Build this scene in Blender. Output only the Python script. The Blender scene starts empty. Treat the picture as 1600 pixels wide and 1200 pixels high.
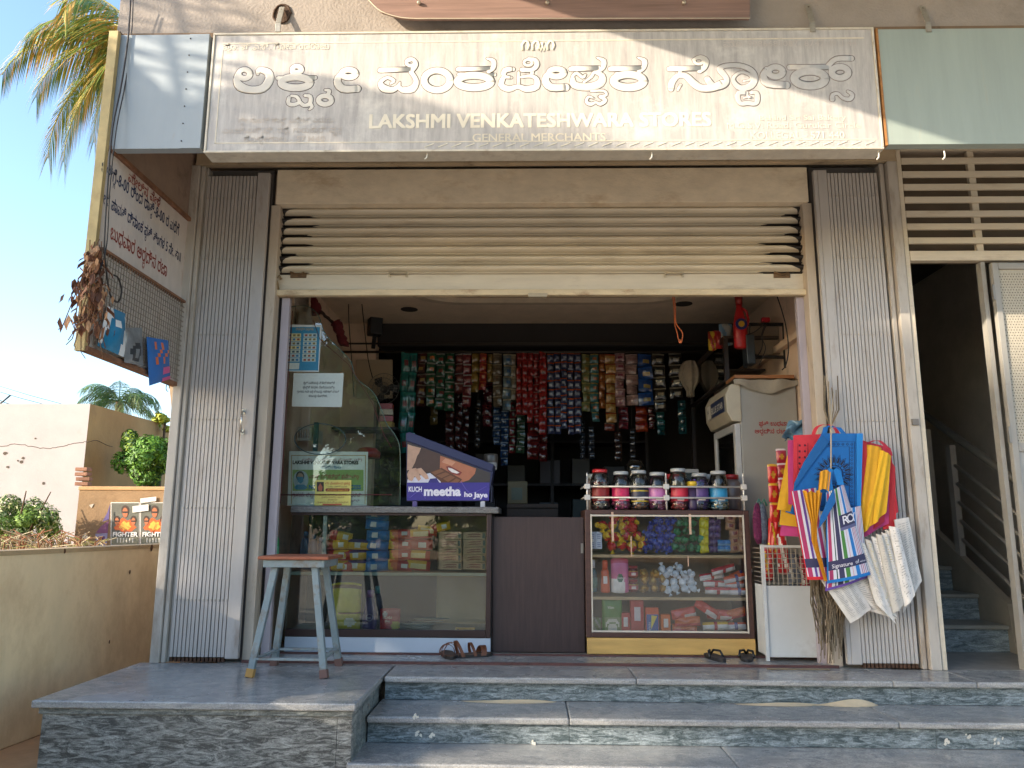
import bpy, bmesh, math, random
from mathutils import Vector, Matrix
from math import radians as rad, sin, cos, pi
random.seed(7)
SC = bpy.context.scene
COL = SC.collection
# ------------------------------------------------------------------ camera, sky, sun, exposure
CAM_LOC = Vector((0, -4.5, .77)); FPX = 1202.0
CAM_ROT = Matrix.Rotation(rad(1.3), 3, 'Z') @ Matrix.Rotation(rad(100.4), 3, 'X') @ Matrix.Rotation(rad(.3), 3, 'Z')
cd = bpy.data.cameras.new('camera'); cd.sensor_width = 36; cd.lens = FPX/1600*36; cd.clip_end = 3000; cd.clip_start = .05
cam = bpy.data.objects.new('camera', cd); COL.objects.link(cam)
cam.matrix_world = Matrix.Translation(CAM_LOC) @ CAM_ROT.to_4x4(); SC.camera = cam
SUN_AZ, SUN_EL = rad(60), rad(17.5)
SUN = Vector((-sin(SUN_AZ)*cos(SUN_EL), -cos(SUN_AZ)*cos(SUN_EL), sin(SUN_EL)))
W = bpy.data.worlds.new('World'); SC.world = W; W.use_nodes = True
nt = W.node_tree; sky = nt.nodes.new('ShaderNodeTexSky'); sky.sky_type = 'NISHITA'; sky.sun_disc = False
sky.sun_elevation = SUN_EL; sky.sun_rotation = rad(240); sky.dust_density = 1.0; sky.ozone_density = 2.2
nt.links.new(sky.outputs[0], nt.nodes['Background'].inputs[0]); nt.nodes['Background'].inputs[1].default_value = .15
sl = bpy.data.lights.new('sun', 'SUN'); sl.energy = 2.6; sl.angle = rad(.5); sl.color = (1, .87, .70)
so = bpy.data.objects.new('sun', sl); COL.objects.link(so); so.rotation_euler = (-SUN).to_track_quat('-Z', 'Y').to_euler()
vs = SC.view_settings; vs.view_transform = 'Standard'; vs.look = 'None'; vs.gamma = 1; vs.exposure = 1.82; vs.use_curve_mapping = False
SC.cycles.max_bounces = 10; SC.cycles.diffuse_bounces = 5; SC.cycles.glossy_bounces = 4; SC.cycles.transmission_bounces = 6; SC.cycles.transparent_max_bounces = 12
# ------------------------------------------------------------------ pixel rays of the photograph onto real planes of the place
def ray(px, py): return CAM_ROT @ Vector(((px-800)/FPX, (600-py)/FPX, -1))
def PY(px, py, Y): d = ray(px, py); return CAM_LOC + d*((Y-CAM_LOC.y)/d.y)
def PZ(px, py, z): d = ray(px, py); return CAM_LOC + d*((z-CAM_LOC.z)/d.z)
def PX(px, py, X): d = ray(px, py); return CAM_LOC + d*((X-CAM_LOC.x)/d.x)
# ------------------------------------------------------------------ materials
MATS = {}
def lin(h):
    h = h.lstrip('#'); v = [int(h[i:i+2], 16)/255 for i in (0, 2, 4)]
    return [c/12.92 if c <= .04045 else ((c+.055)/1.055)**2.4 for c in v]
def pm(col, rough=.55, metal=0., vary=.12, scale=6., bump=0., bscale=40., spec=.5, dirt=None, damt=.5, dscale=3., stretch=(1, 1, 1), emit=0, coat=0, trans=0, alpha=1, dthr=.55, rot=(0,0,0)):
    """one procedural surface: base colour with noise variation, optional dirt patches and fine relief"""
    key = (col, rough, metal, vary, scale, bump, bscale, spec, dirt, damt, dscale, stretch, emit, coat, trans, alpha, dthr, rot)
    if key in MATS: return MATS[key]
    m = bpy.data.materials.new('surface_' + col.strip('#')); m.use_nodes = True; n = m.node_tree.nodes; L = m.node_tree.links
    b = n['Principled BSDF']; c = lin(col)
    b.inputs['Roughness'].default_value = rough; b.inputs['Metallic'].default_value = metal
    b.inputs['Specular IOR Level'].default_value = spec; b.inputs['Coat Weight'].default_value = coat
    b.inputs['Transmission Weight'].default_value = trans; b.inputs['Alpha'].default_value = alpha
    tc = n.new('ShaderNodeTexCoord'); mp = n.new('ShaderNodeMapping'); mp.inputs['Scale'].default_value = stretch; mp.inputs['Rotation'].default_value = rot
    L.new(tc.outputs['Object'], mp.inputs[0]); cur = None
    if vary > 0 or dirt:
        nz = n.new('ShaderNodeTexNoise'); nz.inputs['Scale'].default_value = scale; nz.inputs['Detail'].default_value = 6; nz.inputs['Roughness'].default_value = .65
        L.new(mp.outputs[0], nz.inputs['Vector'])
        r = n.new('ShaderNodeValToRGB'); r.color_ramp.elements[0].position = .3; r.color_ramp.elements[1].position = .7
        r.color_ramp.elements[0].color = [x*(1-vary) for x in c]+[1]; r.color_ramp.elements[1].color = [min(1, x*(1+vary)) for x in c]+[1]
        L.new(nz.outputs['Fac'], r.inputs[0]); cur = r.outputs[0]
    if dirt:
        n2 = n.new('ShaderNodeTexNoise'); n2.inputs['Scale'].default_value = dscale; n2.inputs['Detail'].default_value = 8; n2.inputs['Roughness'].default_value = .7
        L.new(mp.outputs[0], n2.inputs['Vector']); r2 = n.new('ShaderNodeValToRGB'); r2.color_ramp.elements[0].position = dthr; r2.color_ramp.elements[1].position = min(1, dthr+.14)
        mul = n.new('ShaderNodeMath'); mul.operation = 'MULTIPLY'; mul.inputs[1].default_value = damt
        L.new(n2.outputs['Fac'], r2.inputs[0]); L.new(r2.outputs[0], mul.inputs[0])
        mx = n.new('ShaderNodeMix'); mx.data_type = 'RGBA'; L.new(mul.outputs[0], mx.inputs[0]); L.new(cur, mx.inputs[6]); mx.inputs[7].default_value = lin(dirt)+[1]; cur = mx.outputs[2]
    if cur: L.new(cur, b.inputs['Base Color'])
    else: b.inputs['Base Color'].default_value = c+[1]
    if bump > 0:
        n3 = n.new('ShaderNodeTexNoise'); n3.inputs['Scale'].default_value = bscale; n3.inputs['Detail'].default_value = 5
        L.new(mp.outputs[0], n3.inputs['Vector']); bp = n.new('ShaderNodeBump'); bp.inputs['Strength'].default_value = bump; bp.inputs['Distance'].default_value = .01
        L.new(n3.outputs['Fac'], bp.inputs['Height']); L.new(bp.outputs[0], b.inputs['Normal'])
    if emit: b.inputs['Emission Color'].default_value = c+[1]; b.inputs['Emission Strength'].default_value = emit
    MATS[key] = m; return m
def granite(dark, light, ang, rough=.3, name='granite', amt=1., thr=.5, sc=9.):
    m = bpy.data.materials.new(name); m.use_nodes = True; n = m.node_tree.nodes; L = m.node_tree.links; b = n['Principled BSDF']
    tc = n.new('ShaderNodeTexCoord'); mp = n.new('ShaderNodeMapping'); mp.inputs['Rotation'].default_value = ang; mp.inputs['Scale'].default_value = (1, 1.5, 4.5)
    L.new(tc.outputs['Object'], mp.inputs[0])
    a = n.new('ShaderNodeTexNoise'); a.inputs['Scale'].default_value = sc; a.inputs['Detail'].default_value = 10; a.inputs['Roughness'].default_value = .78; a.inputs['Distortion'].default_value = 1.2
    L.new(mp.outputs[0], a.inputs['Vector'])
    r = n.new('ShaderNodeValToRGB'); e = r.color_ramp.elements; e[0].position = thr-.12; e[0].color = lin(dark)+[1]; e[1].position = thr+.2; e[1].color = lin(light)+[1]
    L.new(a.outputs['Fac'], r.inputs[0])
    sp = n.new('ShaderNodeTexNoise'); sp.inputs['Scale'].default_value = 160; sp.inputs['Detail'].default_value = 3; L.new(tc.outputs['Object'], sp.inputs['Vector'])
    mx = n.new('ShaderNodeMix'); mx.data_type = 'RGBA'; mx.blend_type = 'OVERLAY'; mx.inputs[0].default_value = .55*amt; L.new(r.outputs[0], mx.inputs[6]); L.new(sp.outputs['Fac'], mx.inputs[7])
    L.new(mx.outputs[2], b.inputs['Base Color'])
    d = n.new('ShaderNodeTexNoise'); d.inputs['Scale'].default_value = 4; d.inputs['Detail'].default_value = 6; L.new(tc.outputs['Object'], d.inputs['Vector'])
    rr = n.new('ShaderNodeMapRange'); rr.inputs[1].default_value = .3; rr.inputs[2].default_value = .7; rr.inputs[3].default_value = rough*.6; rr.inputs[4].default_value = rough*1.6
    L.new(d.outputs['Fac'], rr.inputs[0]); L.new(rr.outputs[0], b.inputs['Roughness'])
    return m
def glass_mat(tint='#f2f7f4', refl=1.0):
    key = ('glass', tint, refl)
    if key in MATS: return MATS[key]
    m = bpy.data.materials.new('clear_glass'); m.use_nodes = True; n = m.node_tree.nodes; L = m.node_tree.links; n.remove(n['Principled BSDF'])
    t = n.new('ShaderNodeBsdfTransparent'); t.inputs[0].default_value = lin(tint)+[1]; g = n.new('ShaderNodeBsdfGlossy'); g.inputs['Roughness'].default_value = .01
    f = n.new('ShaderNodeFresnel'); f.inputs[0].default_value = 1.52; mu = n.new('ShaderNodeMath'); mu.operation = 'MULTIPLY'; mu.inputs[1].default_value = refl
    d = n.new('ShaderNodeBsdfDiffuse'); d.inputs[0].default_value = (.5, .49, .46, 1)
    tc = n.new('ShaderNodeTexCoord'); nz = n.new('ShaderNodeTexNoise'); nz.inputs['Scale'].default_value = 5; nz.inputs['Detail'].default_value = 8; L.new(tc.outputs['Object'], nz.inputs['Vector'])
    mr = n.new('ShaderNodeMapRange'); mr.inputs[1].default_value = .35; mr.inputs[2].default_value = .8; mr.inputs[3].default_value = .0; mr.inputs[4].default_value = .05; L.new(nz.outputs['Fac'], mr.inputs[0])
    m0 = n.new('ShaderNodeMixShader'); L.new(mr.outputs[0], m0.inputs[0]); L.new(t.outputs[0], m0.inputs[1]); L.new(d.outputs[0], m0.inputs[2])
    mx = n.new('ShaderNodeMixShader'); L.new(f.outputs[0], mu.inputs[0]); L.new(mu.outputs[0], mx.inputs[0]); L.new(m0.outputs[0], mx.inputs[1]); L.new(g.outputs[0], mx.inputs[2])
    L.new(mx.outputs[0], n['Material Output'].inputs[0]); MATS[key] = m; return m
# ------------------------------------------------------------------ building helpers
TXT = {}
def text2d(body, offset=0.):
    """flat outline of a piece of writing as (verts, faces, width) at size 1"""
    k = (body, offset)
    if k in TXT: return TXT[k]
    cu = bpy.data.curves.new('t', 'FONT'); cu.body = body; cu.size = 1; cu.offset = offset; cu.resolution_u = 3
    o = bpy.data.objects.new('t', cu); COL.objects.link(o); bpy.context.view_layer.update()
    me = bpy.data.meshes.new_from_object(o.evaluated_get(bpy.context.evaluated_depsgraph_get()))
    vs = [(v.co.x, v.co.y) for v in me.vertices]; fs = [tuple(p.vertices) for p in me.polygons]
    w = max([v[0] for v in vs], default=.3)
    bpy.data.objects.remove(o); bpy.data.curves.remove(cu); bpy.data.meshes.remove(me)
    TXT[k] = (vs, fs, w); return TXT[k]
def clusters(s):
    """Kannada letters with their vowel signs; a consonant after a virama goes below"""
    out = []; i = 0
    while i < len(s):
        ch = s[i]; base = ch; subs = []; i += 1
        while i < len(s) and (0x0CBC <= ord(s[i]) <= 0x0CD6 or s[i] in '\u0C82\u0C83'):
            if ord(s[i]) == 0x0CCD and i+1 < len(s) and 0x0C95 <= ord(s[i+1]) <= 0x0CB9: subs.append(s[i+1]); i += 2
            else: base += s[i]; i += 1
        out.append((base, subs))
    return out
def ktext2d(s, offset=0.):
    V = []; Fc = []; x = 0
    for base, subs in clusters(s):
        if base == ' ': x += .32; continue
        v, f, w = text2d(base, offset); k = len(V); V += [(a+x, b) for a, b in v]; Fc += [tuple(i+k for i in q) for q in f]
        sx = x + w*.3
        for sb in subs:
            v, f, w2 = text2d(sb, offset); k = len(V); V += [(a*.55+sx, b*.5-.36) for a, b in v]; Fc += [tuple(i+k for i in q) for q in f]; sx += w2*.5
        x = max(x+w, sx if subs else 0)+.05
    return V, Fc, x
class MB:
    def __init__(s): s.v = []; s.f = []; s.mi = []; s.mats = []; s.sm = []; s.cur = 0; s.smooth = False
    def m(s, mat):
        if mat not in s.mats: s.mats.append(mat)
        s.cur = s.mats.index(mat); return s
    def face(s, idx): s.f.append(tuple(idx)); s.mi.append(s.cur); s.sm.append(s.smooth)
    def add(s, vs, fs, smooth=None):
        k = len(s.v); s.v += [Vector(v) for v in vs]; o = s.smooth
        if smooth is not None: s.smooth = smooth
        for q in fs: s.face([i+k for i in q])
        s.smooth = o; return s
    def box(s, x0, x1, y0, y1, z0, z1):
        return s.add([(x, y, z) for z in (z0, z1) for y in (y0, y1) for x in (x0, x1)], [(0, 2, 3, 1), (4, 5, 7, 6), (0, 1, 5, 4), (2, 6, 7, 3), (0, 4, 6, 2), (1, 3, 7, 5)])
    def obox(s, c, size, rot=None):
        a, b, d = [q/2 for q in size]; M = rot or Matrix.Identity(3); c = Vector(c)
        return s.add([c+M@Vector((x, y, z)) for z in (-d, d) for y in (-b, b) for x in (-a, a)], [(0, 2, 3, 1), (4, 5, 7, 6), (0, 1, 5, 4), (2, 6, 7, 3), (0, 4, 6, 2), (1, 3, 7, 5)])
    def bar(s, a, b, w, d, up=(0, 0, 1)):
        a = Vector(a); b = Vector(b); z = (b-a).normalized(); x = z.cross(Vector(up))
        if x.length < 1e-3: x = z.cross(Vector((0, 1, 0)))
        x.normalize(); y = z.cross(x); x *= w/2; y *= d/2
        return s.add([p+i*x+j*y for p in (a, b) for j in (-1, 1) for i in (-1, 1)], [(0, 2, 3, 1), (4, 5, 7, 6), (0, 1, 5, 4), (2, 6, 7, 3), (0, 4, 6, 2), (1, 3, 7, 5)])
    def prism(s, pts, off):
        """polygon of 3-D points pushed by the vector off"""
        n = len(pts); off = Vector(off); vs = [Vector(p) for p in pts]; vs += [p+off for p in vs]
        return s.add(vs, [tuple(range(n-1, -1, -1)), tuple(range(n, 2*n))]+[(i, (i+1) % n, (i+1) % n+n, i+n) for i in range(n)])
    def tube(s, pts, r, n=6, caps=True, flat=None, smooth=True):
        pts = [Vector(p) for p in pts]; k = len(s.v); N = len(pts); pv = None
        for i, p in enumerate(pts):
            t = (pts[min(i+1, N-1)]-pts[max(i-1, 0)])
            if t.length < 1e-9: t = Vector((0, 0, 1))
            t.normalize()
            if pv is None: x = t.orthogonal().normalized()
            else:
                x = pv - t*pv.dot(t)
                x = x.normalized() if x.length > 1e-6 else t.orthogonal().normalized()
            pv = x; y = t.cross(x); rr = r[i] if isinstance(r, (list, tuple)) else r
            for j in range(n):
                q = x*cos(2*pi*j/n)*rr + y*sin(2*pi*j/n)*rr
                if flat is not None: q.y *= flat
                s.v.append(p+q)
        o = s.smooth; s.smooth = smooth
        for i in range(N-1):
            for j in range(n): s.face((k+i*n+j, k+i*n+(j+1) % n, k+(i+1)*n+(j+1) % n, k+(i+1)*n+j))
        s.smooth = o
        if caps: s.face([k+j for j in range(n-1, -1, -1)]); s.face([k+(N-1)*n+j for j in range(n)])
        return s
    def lathe(s, c, prof, n=14, M=None, smooth=True, squash=1.):
        c = Vector(c); k = len(s.v); M = M or Matrix.Identity(3)
        for r, z in prof:
            for j in range(n): s.v.append(c + M@Vector((r*cos(2*pi*j/n), r*sin(2*pi*j/n)*squash, z)))
        o = s.smooth; s.smooth = smooth
        for i in range(len(prof)-1):
            for j in range(n): s.face((k+i*n+j, k+i*n+(j+1) % n, k+(i+1)*n+(j+1) % n, k+(i+1)*n+j))
        s.smooth = o
        s.face([k+j for j in range(n-1, -1, -1)]); s.face([k+(len(prof)-1)*n+j for j in range(n)]); return s
    def ball(s, c, r, n=8, h=5, M=None):
        r = r if isinstance(r, (tuple, list)) else (r, r, r); c = Vector(c); k = len(s.v); M = M or Matrix.Identity(3)
        s.v.append(c+M@Vector((0, 0, -r[2])))
        for i in range(1, h):
            a = -pi/2+pi*i/h
            for j in range(n): s.v.append(c+M@Vector((r[0]*cos(a)*cos(2*pi*j/n), r[1]*cos(a)*sin(2*pi*j/n), r[2]*sin(a))))
        s.v.append(c+M@Vector((0, 0, r[2]))); o = s.smooth; s.smooth = True
        for j in range(n):
            s.face((k, k+1+(j+1) % n, k+1+j)); t = k+1+(h-2)*n
            s.face((t+j, t+(j+1) % n, t+n))
            for i in range(h-2): s.face((k+1+i*n+j, k+1+i*n+(j+1) % n, k+1+(i+1)*n+(j+1) % n, k+1+(i+1)*n+j))
        s.smooth = o; return s
    def grid(s, f, nu, nv, matf=None, smooth=True):
        k = len(s.v)
        for j in range(nv+1):
            for i in range(nu+1): s.v.append(Vector(f(i/nu, j/nv)))
        o = s.smooth; s.smooth = smooth
        for j in range(nv):
            for i in range(nu):
                if matf: s.m(matf((i+.5)/nu, (j+.5)/nv))
                a = k+j*(nu+1)+i; s.face((a, a+1, a+nu+2, a+nu+1))
        s.smooth = o; return s
    def flat(s, vf, o, ux, uy, size, sx=1., center=False, right=False):
        v, f, w = vf; o = Vector(o); ux = Vector(ux); uy = Vector(uy)
        d = w/2 if center else (w if right else 0)
        return s.add([o+ux*((a-d)*size*sx)+uy*(b*size) for a, b in v], f)
    def text(s, body, o, size, ux=(1, 0, 0), uy=(0, 0, 1), off=0., sx=1., center=False, width=None):
        kn = any(ord(c) > 0xC00 for c in body); vf = ktext2d(body, off) if kn else text2d(body, off)
        if width: sx = width/(vf[2]*size)
        return s.flat(vf, o, ux, uy, size, sx, center)
    def build(s, name, mat=None, parent=None, bevel=0., data=None):
        me = bpy.data.meshes.new(name); org = ORG.get(parent.name) if parent else None
        if org is None:
            xs = [v.x for v in s.v]; ys = [v.y for v in s.v]; zs = [v.z for v in s.v]
            org = Vector(((min(xs)+max(xs))/2, (min(ys)+max(ys))/2, min(zs)))
        me.from_pydata([v-org for v in s.v], [], s.f)
        for mt in ([mat] if mat else s.mats): me.materials.append(mt)
        if not mat: me.polygons.foreach_set('material_index', s.mi)
        me.polygons.foreach_set('use_smooth', s.sm); me.update()
        o = bpy.data.objects.new(name, me); COL.objects.link(o)
        if parent: o.parent = parent
        else: o.location = org
        ORG[o.name] = org
        if bevel:
            bv = o.modifiers.new('edge', 'BEVEL'); bv.width = bevel; bv.segments = 2; bv.limit_method = 'ANGLE'; bv.angle_limit = rad(40)
        return o
ORG = {}
def tag(o, label=None, cat=None, group=None, kind=None):
    if label: o['label'] = label
    if cat: o['category'] = cat
    if group: o['group'] = group
    if kind: o['kind'] = kind
    return o
def thing(name, label, cat, loc, group=None):
    o = bpy.data.objects.new(name, None); COL.objects.link(o); o.location = Vector(loc); o.empty_display_size = .1; ORG[o.name] = Vector(loc)
    return tag(o, label, cat, group)
def dup(o, parent=None, label=None, loc=None, rot=None, scale=None):
    c = o.copy(); COL.objects.link(c); ORG[c.name] = Vector(loc) if loc is not None else ORG[o.name]
    if parent: c.parent = parent
    for ch in list(o.children): dup(ch, c)
    if label: c['label'] = label
    if loc is not None: c.location = Vector(loc)
    if rot is not None: c.rotation_euler = rot
    if scale is not None: c.scale = scale
    return c
def R(ax, a): return Matrix.Rotation(rad(a), 3, ax)
def smooth_path(pts, n=4):
    """Catmull-Rom through the given tuples, any dimension"""
    P = [pts[0]]+list(pts)+[pts[-1]]; out = []
    for i in range(1, len(P)-2):
        for k in range(n):
            t = k/n; out.append(tuple(.5*((2*b)+(c-a)*t+(2*a-5*b+4*c-d)*t*t+(3*b-a-3*c+d)*t**3) for a, b, c, d in zip(P[i-1], P[i], P[i+1], P[i+2])))
    out.append(tuple(pts[-1])); return out
def quad_px(mb, pts, Y):
    return mb.add([PY(x, y, Y) for x, y in pts], [tuple(range(len(pts)-1, -1, -1))])
def rect_px(mb, x0, y0, x1, y1, Y): return quad_px(mb, [(x0, y0), (x1, y0), (x1, y1), (x0, y1)], Y)
# ================================================================== LARGE STRUCTURE
GRAN = granite('#565b58', '#bcbdb4', (.3, .5, .1), .34, thr=.56)
GRANB = granite('#3f4a4b', '#b9c2c4', (.2, .75, .3), .42, 'granite_riser', thr=.55, sc=11)
GRANT = granite('#7f8080', '#b5b2aa', (1.2, .2, .1), .22, 'granite_tread', thr=.5, sc=7)
BLOCK = granite('#454643', '#cfcfc6', (.2, -.6, .1), .45, 'granite_block', thr=.555, sc=10)
PLAS = pm('#9c9186', .9, vary=.1, scale=5, bump=.5, bscale=70, dirt='#6e655c', damt=.4, dscale=2)
EARTH = pm('#b48e66', .95, vary=.2, scale=3, bump=.5, bscale=30)
# ground as one sheet to the horizon, sunk under the building
g = MB().m(EARTH); g.add([(-400, -400, -.38), (400, -400, -.38), (400, 400, -.38), (-400, 400, -.38)], [(0, 1, 2, 3)])
tag(g.build('ground'), kind='structure')
g = MB().m(pm('#c6baa6', .9, vary=.1, scale=4, bump=.3, bscale=90)); g.add([(-60, -12.5, -.374), (60, -12.5, -.374), (60, -2.2, -.374), (-60, -2.2, -.374)], [(0, 1, 2, 3)])
tag(g.build('road'), kind='structure')
# platform block, left
pl = tag(MB().m(BLOCK).box(-2.13, -.80, -.90, -.02, -.38, -.036).build('platform'), kind='structure')
def part(name, parent, mat, *boxes, bevel=0., label=None, **k):
    b = MB().m(mat)
    for q in boxes: b.box(*q)
    o = b.build(name, None, parent, bevel)
    if label: o['label'] = label
    return o
part('top_slab', pl, GRANT, (-2.19, -.755, -.965, -.002, -.032, 0), bevel=.006)
part('edge_strip', pl, GRAN, (-2.165, -.77, -.945, -.30, -.06, -.0325), bevel=.004)
part('front_panel', pl, BLOCK, (-2.15, -.84, -.935, -.902, -.379, -.061))
part('front_panel', pl, BLOCK, (-.838, -.775, -.935, -.902, -.379, -.061))
for i in range(3): part('side_panel', pl, GRAN, (-.798, -.772, -.93+i*.2, -.735+i*.2, -.379, -.061))
# landing and steps
st = tag(MB().m(BLOCK).box(-.75, 5, -.28, -.002, -.379, -.036).box(-.75, 5, -.60, -.282, -.379, -.156).build('entrance_steps'), kind='structure')
for (y0, y1, z, cuts) in ((-.345, -.004, 0, (-.745, .55, 1.85, 2.27, 3.4)), (-.665, -.283, -.12, (-.765, .19, 1.72, 3.4)), (-.95, -.603, -.245, (-.79, .9, 2.3, 3.6))):
    for a, b in zip(cuts, cuts[1:]): part('tread_slab', st, GRANT, (a+.001, b-.001, y0, y1, z-.03, z), bevel=.008)
for (y, z0, z1, cuts) in ((-.31, -.118, -.032, (-.745, .72, 1.95, 3.4)), (-.63, -.243, -.152, (-.765, .19, 1.9, 3.4)), (-.9, -.379, -.278, (-.79, 1.1, 3.4))):
    for a, b in zip(cuts, cuts[1:]): part('riser_panel', st, GRANB, (a+.001, b-.001, y, y+.027, z0, z1))
# paint blots and spilt powder on the steps
b = MB().m(pm('#cfcabb', .9))
for cx, cy, Y, w in ((655, 1147, -.632, 5), (1560, 1159, -.632, 7), (1479, 1160, -.632, 5), (675, 1150, -.632, 3), (835, 1161, -.632, 3), (1513, 1150, -.632, 4), (650, 1119, -.667, 4)):
    for k in range(5):
        x = cx+random.uniform(-w, w); y = cy+random.uniform(-w, w); a = [(x+random.uniform(1, 3.2)*cos(t), y+random.uniform(1, 4)*sin(t)) for t in (0, 1.1, 2.2, 3.3, 4.4, 5.4)]
        quad_px(b, a, Y-.0005*(k+1))
tag(b.build('paint_splash', None, st), kind='stuff')
b = MB().m(pm('#d8c3a0', .95, bump=.6, bscale=200))
for (x0, x1, y, hgt) in ((1280, 1380, 1105.5, 7), (720, 870, 1093, 2.5), (1150, 1290, 1103, 2)):
    p = PZ(x0, y, -.118); q = PZ(x1, y, -.118)
    b.grid(lambda u, v: (p.x+(q.x-p.x)*u, -.325-.05*v*sin(pi*u)**.5, -.1195+.028*hgt/7*sin(pi*min(1, u**1.6))*(1-v)**1.5+.0006), 20, 5)
tag(b.build('sand_drift', None, st), kind='stuff')
# shop floor and threshold with its door tracks
FL = pm('#97928a', .35, vary=.25, scale=9, dirt='#3b3531', damt=.6, dscale=5)
fl = tag(MB().m(FL).box(-1.75, 2.0, 0, 3.2, -.1, -.001).build('floor'), kind='structure')
RAIL = pm('#5d3b36', .5, vary=.3, scale=10, dirt='#2b1b18', damt=.7, dscale=12)
for y in (.012, .30): part('threshold_track', fl, RAIL, (-1.62, 1.72, y, y+.014, 0, .014))
part('threshold_slab', fl, GRANT, (-1.62, 1.72, .03, .29, 0, .006))
# walls of the shop
WALLI = pm('#cdb399', .85, vary=.1, scale=2, dirt='#5f5046', damt=.5, dscale=2.5)
w = tag(MB().m(WALLI).box(-1.75, -1.62, .12, 3.2, 0, 3.0).build('wall_left'), kind='structure')
w = tag(MB().m(WALLI).box(1.84, 2.0, .12, 3.2, 0, 3.0).build('wall_right'), kind='structure')
part('wall_ledge', w, WALLI, (1.79, 1.838, .5, 2.6, 2.02, 2.07), bevel=.004)
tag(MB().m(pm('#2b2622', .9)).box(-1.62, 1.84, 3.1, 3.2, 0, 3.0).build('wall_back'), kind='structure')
CEIL = pm('#d9c6ad', .85, vary=.08, scale=3)
ce = tag(MB().m(CEIL).box(-1.62, 1.84, .2, 2.0, 2.53, 2.7).build('ceiling'), kind='structure')
# dropped ceiling panel with rounded oval cut edge
def oval(x0, x1, y0, y1, z, r, n=8):
    out = []
    for cx, cy, a0 in ((x1-r, y1-r, 0), (x0+r, y1-r, 90), (x0+r, y0+r, 180), (x1-r, y0+r, 270)):
        for i in range(n+1): a = rad(a0+90*i/n); out.append(Vector((cx+r*cos(a), cy+r*sin(a), z)))
    return out
def ring(mb, o1, o2, dz):
    n = len(o1); k = len(mb.v); mb.v += list(o1)+list(o2)+[p+Vector((0, 0, dz)) for p in o1]+[p+Vector((0, 0, dz)) for p in o2]
    for i in range(n):
        j = (i+1) % n; mb.face((k+i, k+j, k+n+j, k+n+i)); mb.face((k+2*n+i, k+3*n+i, k+3*n+j, k+2*n+j)); mb.face((k+i, k+2*n+i, k+2*n+j, k+j)); mb.face((k+n+i, k+n+j, k+3*n+j, k+3*n+i))
b = MB().m(pm('#b5a48e', .8)); ring(b, oval(-.95, 1.27, .25, 1.34, 2.475, .42), oval(-.88, 1.20, .30, 1.28, 2.475, .38), .04); b.build('ceiling_moulding', None, ce)
b = MB().m(pm('#c9b59d', .8)); ring(b, oval(-1.62, 1.84, .2, 2.0, 2.5, .01), oval(-.91, 1.23, .28, 1.31, 2.5, .40), .03); b.build('ceiling_panel', None, ce)
b = MB().m(pm('#2a241f', .8))
for x, y in ((-.98, 1.55), (1.22, 1.4)): b.lathe((x, y, 2.497), [(.07, .0), (.07, .006)], 20)
b.build('ceiling_spot', None, ce)
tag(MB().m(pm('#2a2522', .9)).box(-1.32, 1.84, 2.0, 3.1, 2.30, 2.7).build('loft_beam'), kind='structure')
tag(MB().m(WALLI).box(-1.62, -1.33, 2.0, 2.12, 0, 2.6).build('wall_return'), kind='structure')
# lintel above the shutter, jambs of the opening
LINT = pm('#dccbb0', .85, vary=.12, scale=7, bump=.25, bscale=50, dirt='#b3946c', damt=.5, dscale=4, stretch=(1, 1, 2))
tag(MB().m(LINT).box(-1.60, 1.735, .03, .2, 2.755, 2.985).build('lintel', bevel=.004), kind='structure')
JAMB = pm('#b8a996', .7, vary=.12, scale=5, bump=.15, dirt='#6d5a47', damt=.55, dscale=6, stretch=(3, 3, .6))
for x0, x1, nm in ((-1.633, -1.575, 'jamb_left'), (1.70, 1.758, 'jamb_right')): tag(MB().m(JAMB).box(x0, x1, .05, .3, 0, 2.755).build(nm, bevel=.004), kind='structure')
# piers behind the folded gates and wall left of the stair door
PIER = pm('#6b6560', .9, vary=.1, scale=4, bump=.3)
tag(MB().m(PIER).box(-2.09, -1.636, .075, .3, -.0, 3.0).build('pillar_left'), kind='structure')
tag(MB().m(PIER).box(1.761, 2.26, .075, .3, -.0, 3.0).build('pillar_right'), kind='structure')
# soffit, canopy beam and wall above
SOF = pm('#b5a38f', .9, vary=.12, scale=4, dirt='#5d4d40', damt=.5, dscale=3, bump=.2)
tag(MB().m(SOF).box(-2.10, 6, -.86, .3, 3.075, 3.2).build('soffit'), kind='structure')
tag(MB().m(PLAS).box(-2.17, 6, -.90, .3, 3.285, 4.3).build('canopy_beam'), kind='structure')
tag(MB().m(pm('#7d6650', .9, dirt='#4d3a2b', damt=.5, dscale=20)).box(-2.165, 6, -.925, -.3, 3.255, 3.284).build('drip_ledge'), kind='structure')
# far part of the building above (out of view; the slab shading the sign is added last)
FULLZ = 4.0
tag(MB().m(PLAS).box(-2.1, 6, .302, 4.5, 3.076, 4.3).build('floor_slab'), kind='structure')
tag(MB().m(PLAS).box(-2.1, 6, -.6, 4.5, 4.302, 7.2).build('upper_storey'), kind='structure')
tag(MB().m(PLAS).box(-2.1, -1.76, .31, 4.5, -.38, 3.07).build('building_side_wall'), kind='structure')
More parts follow.
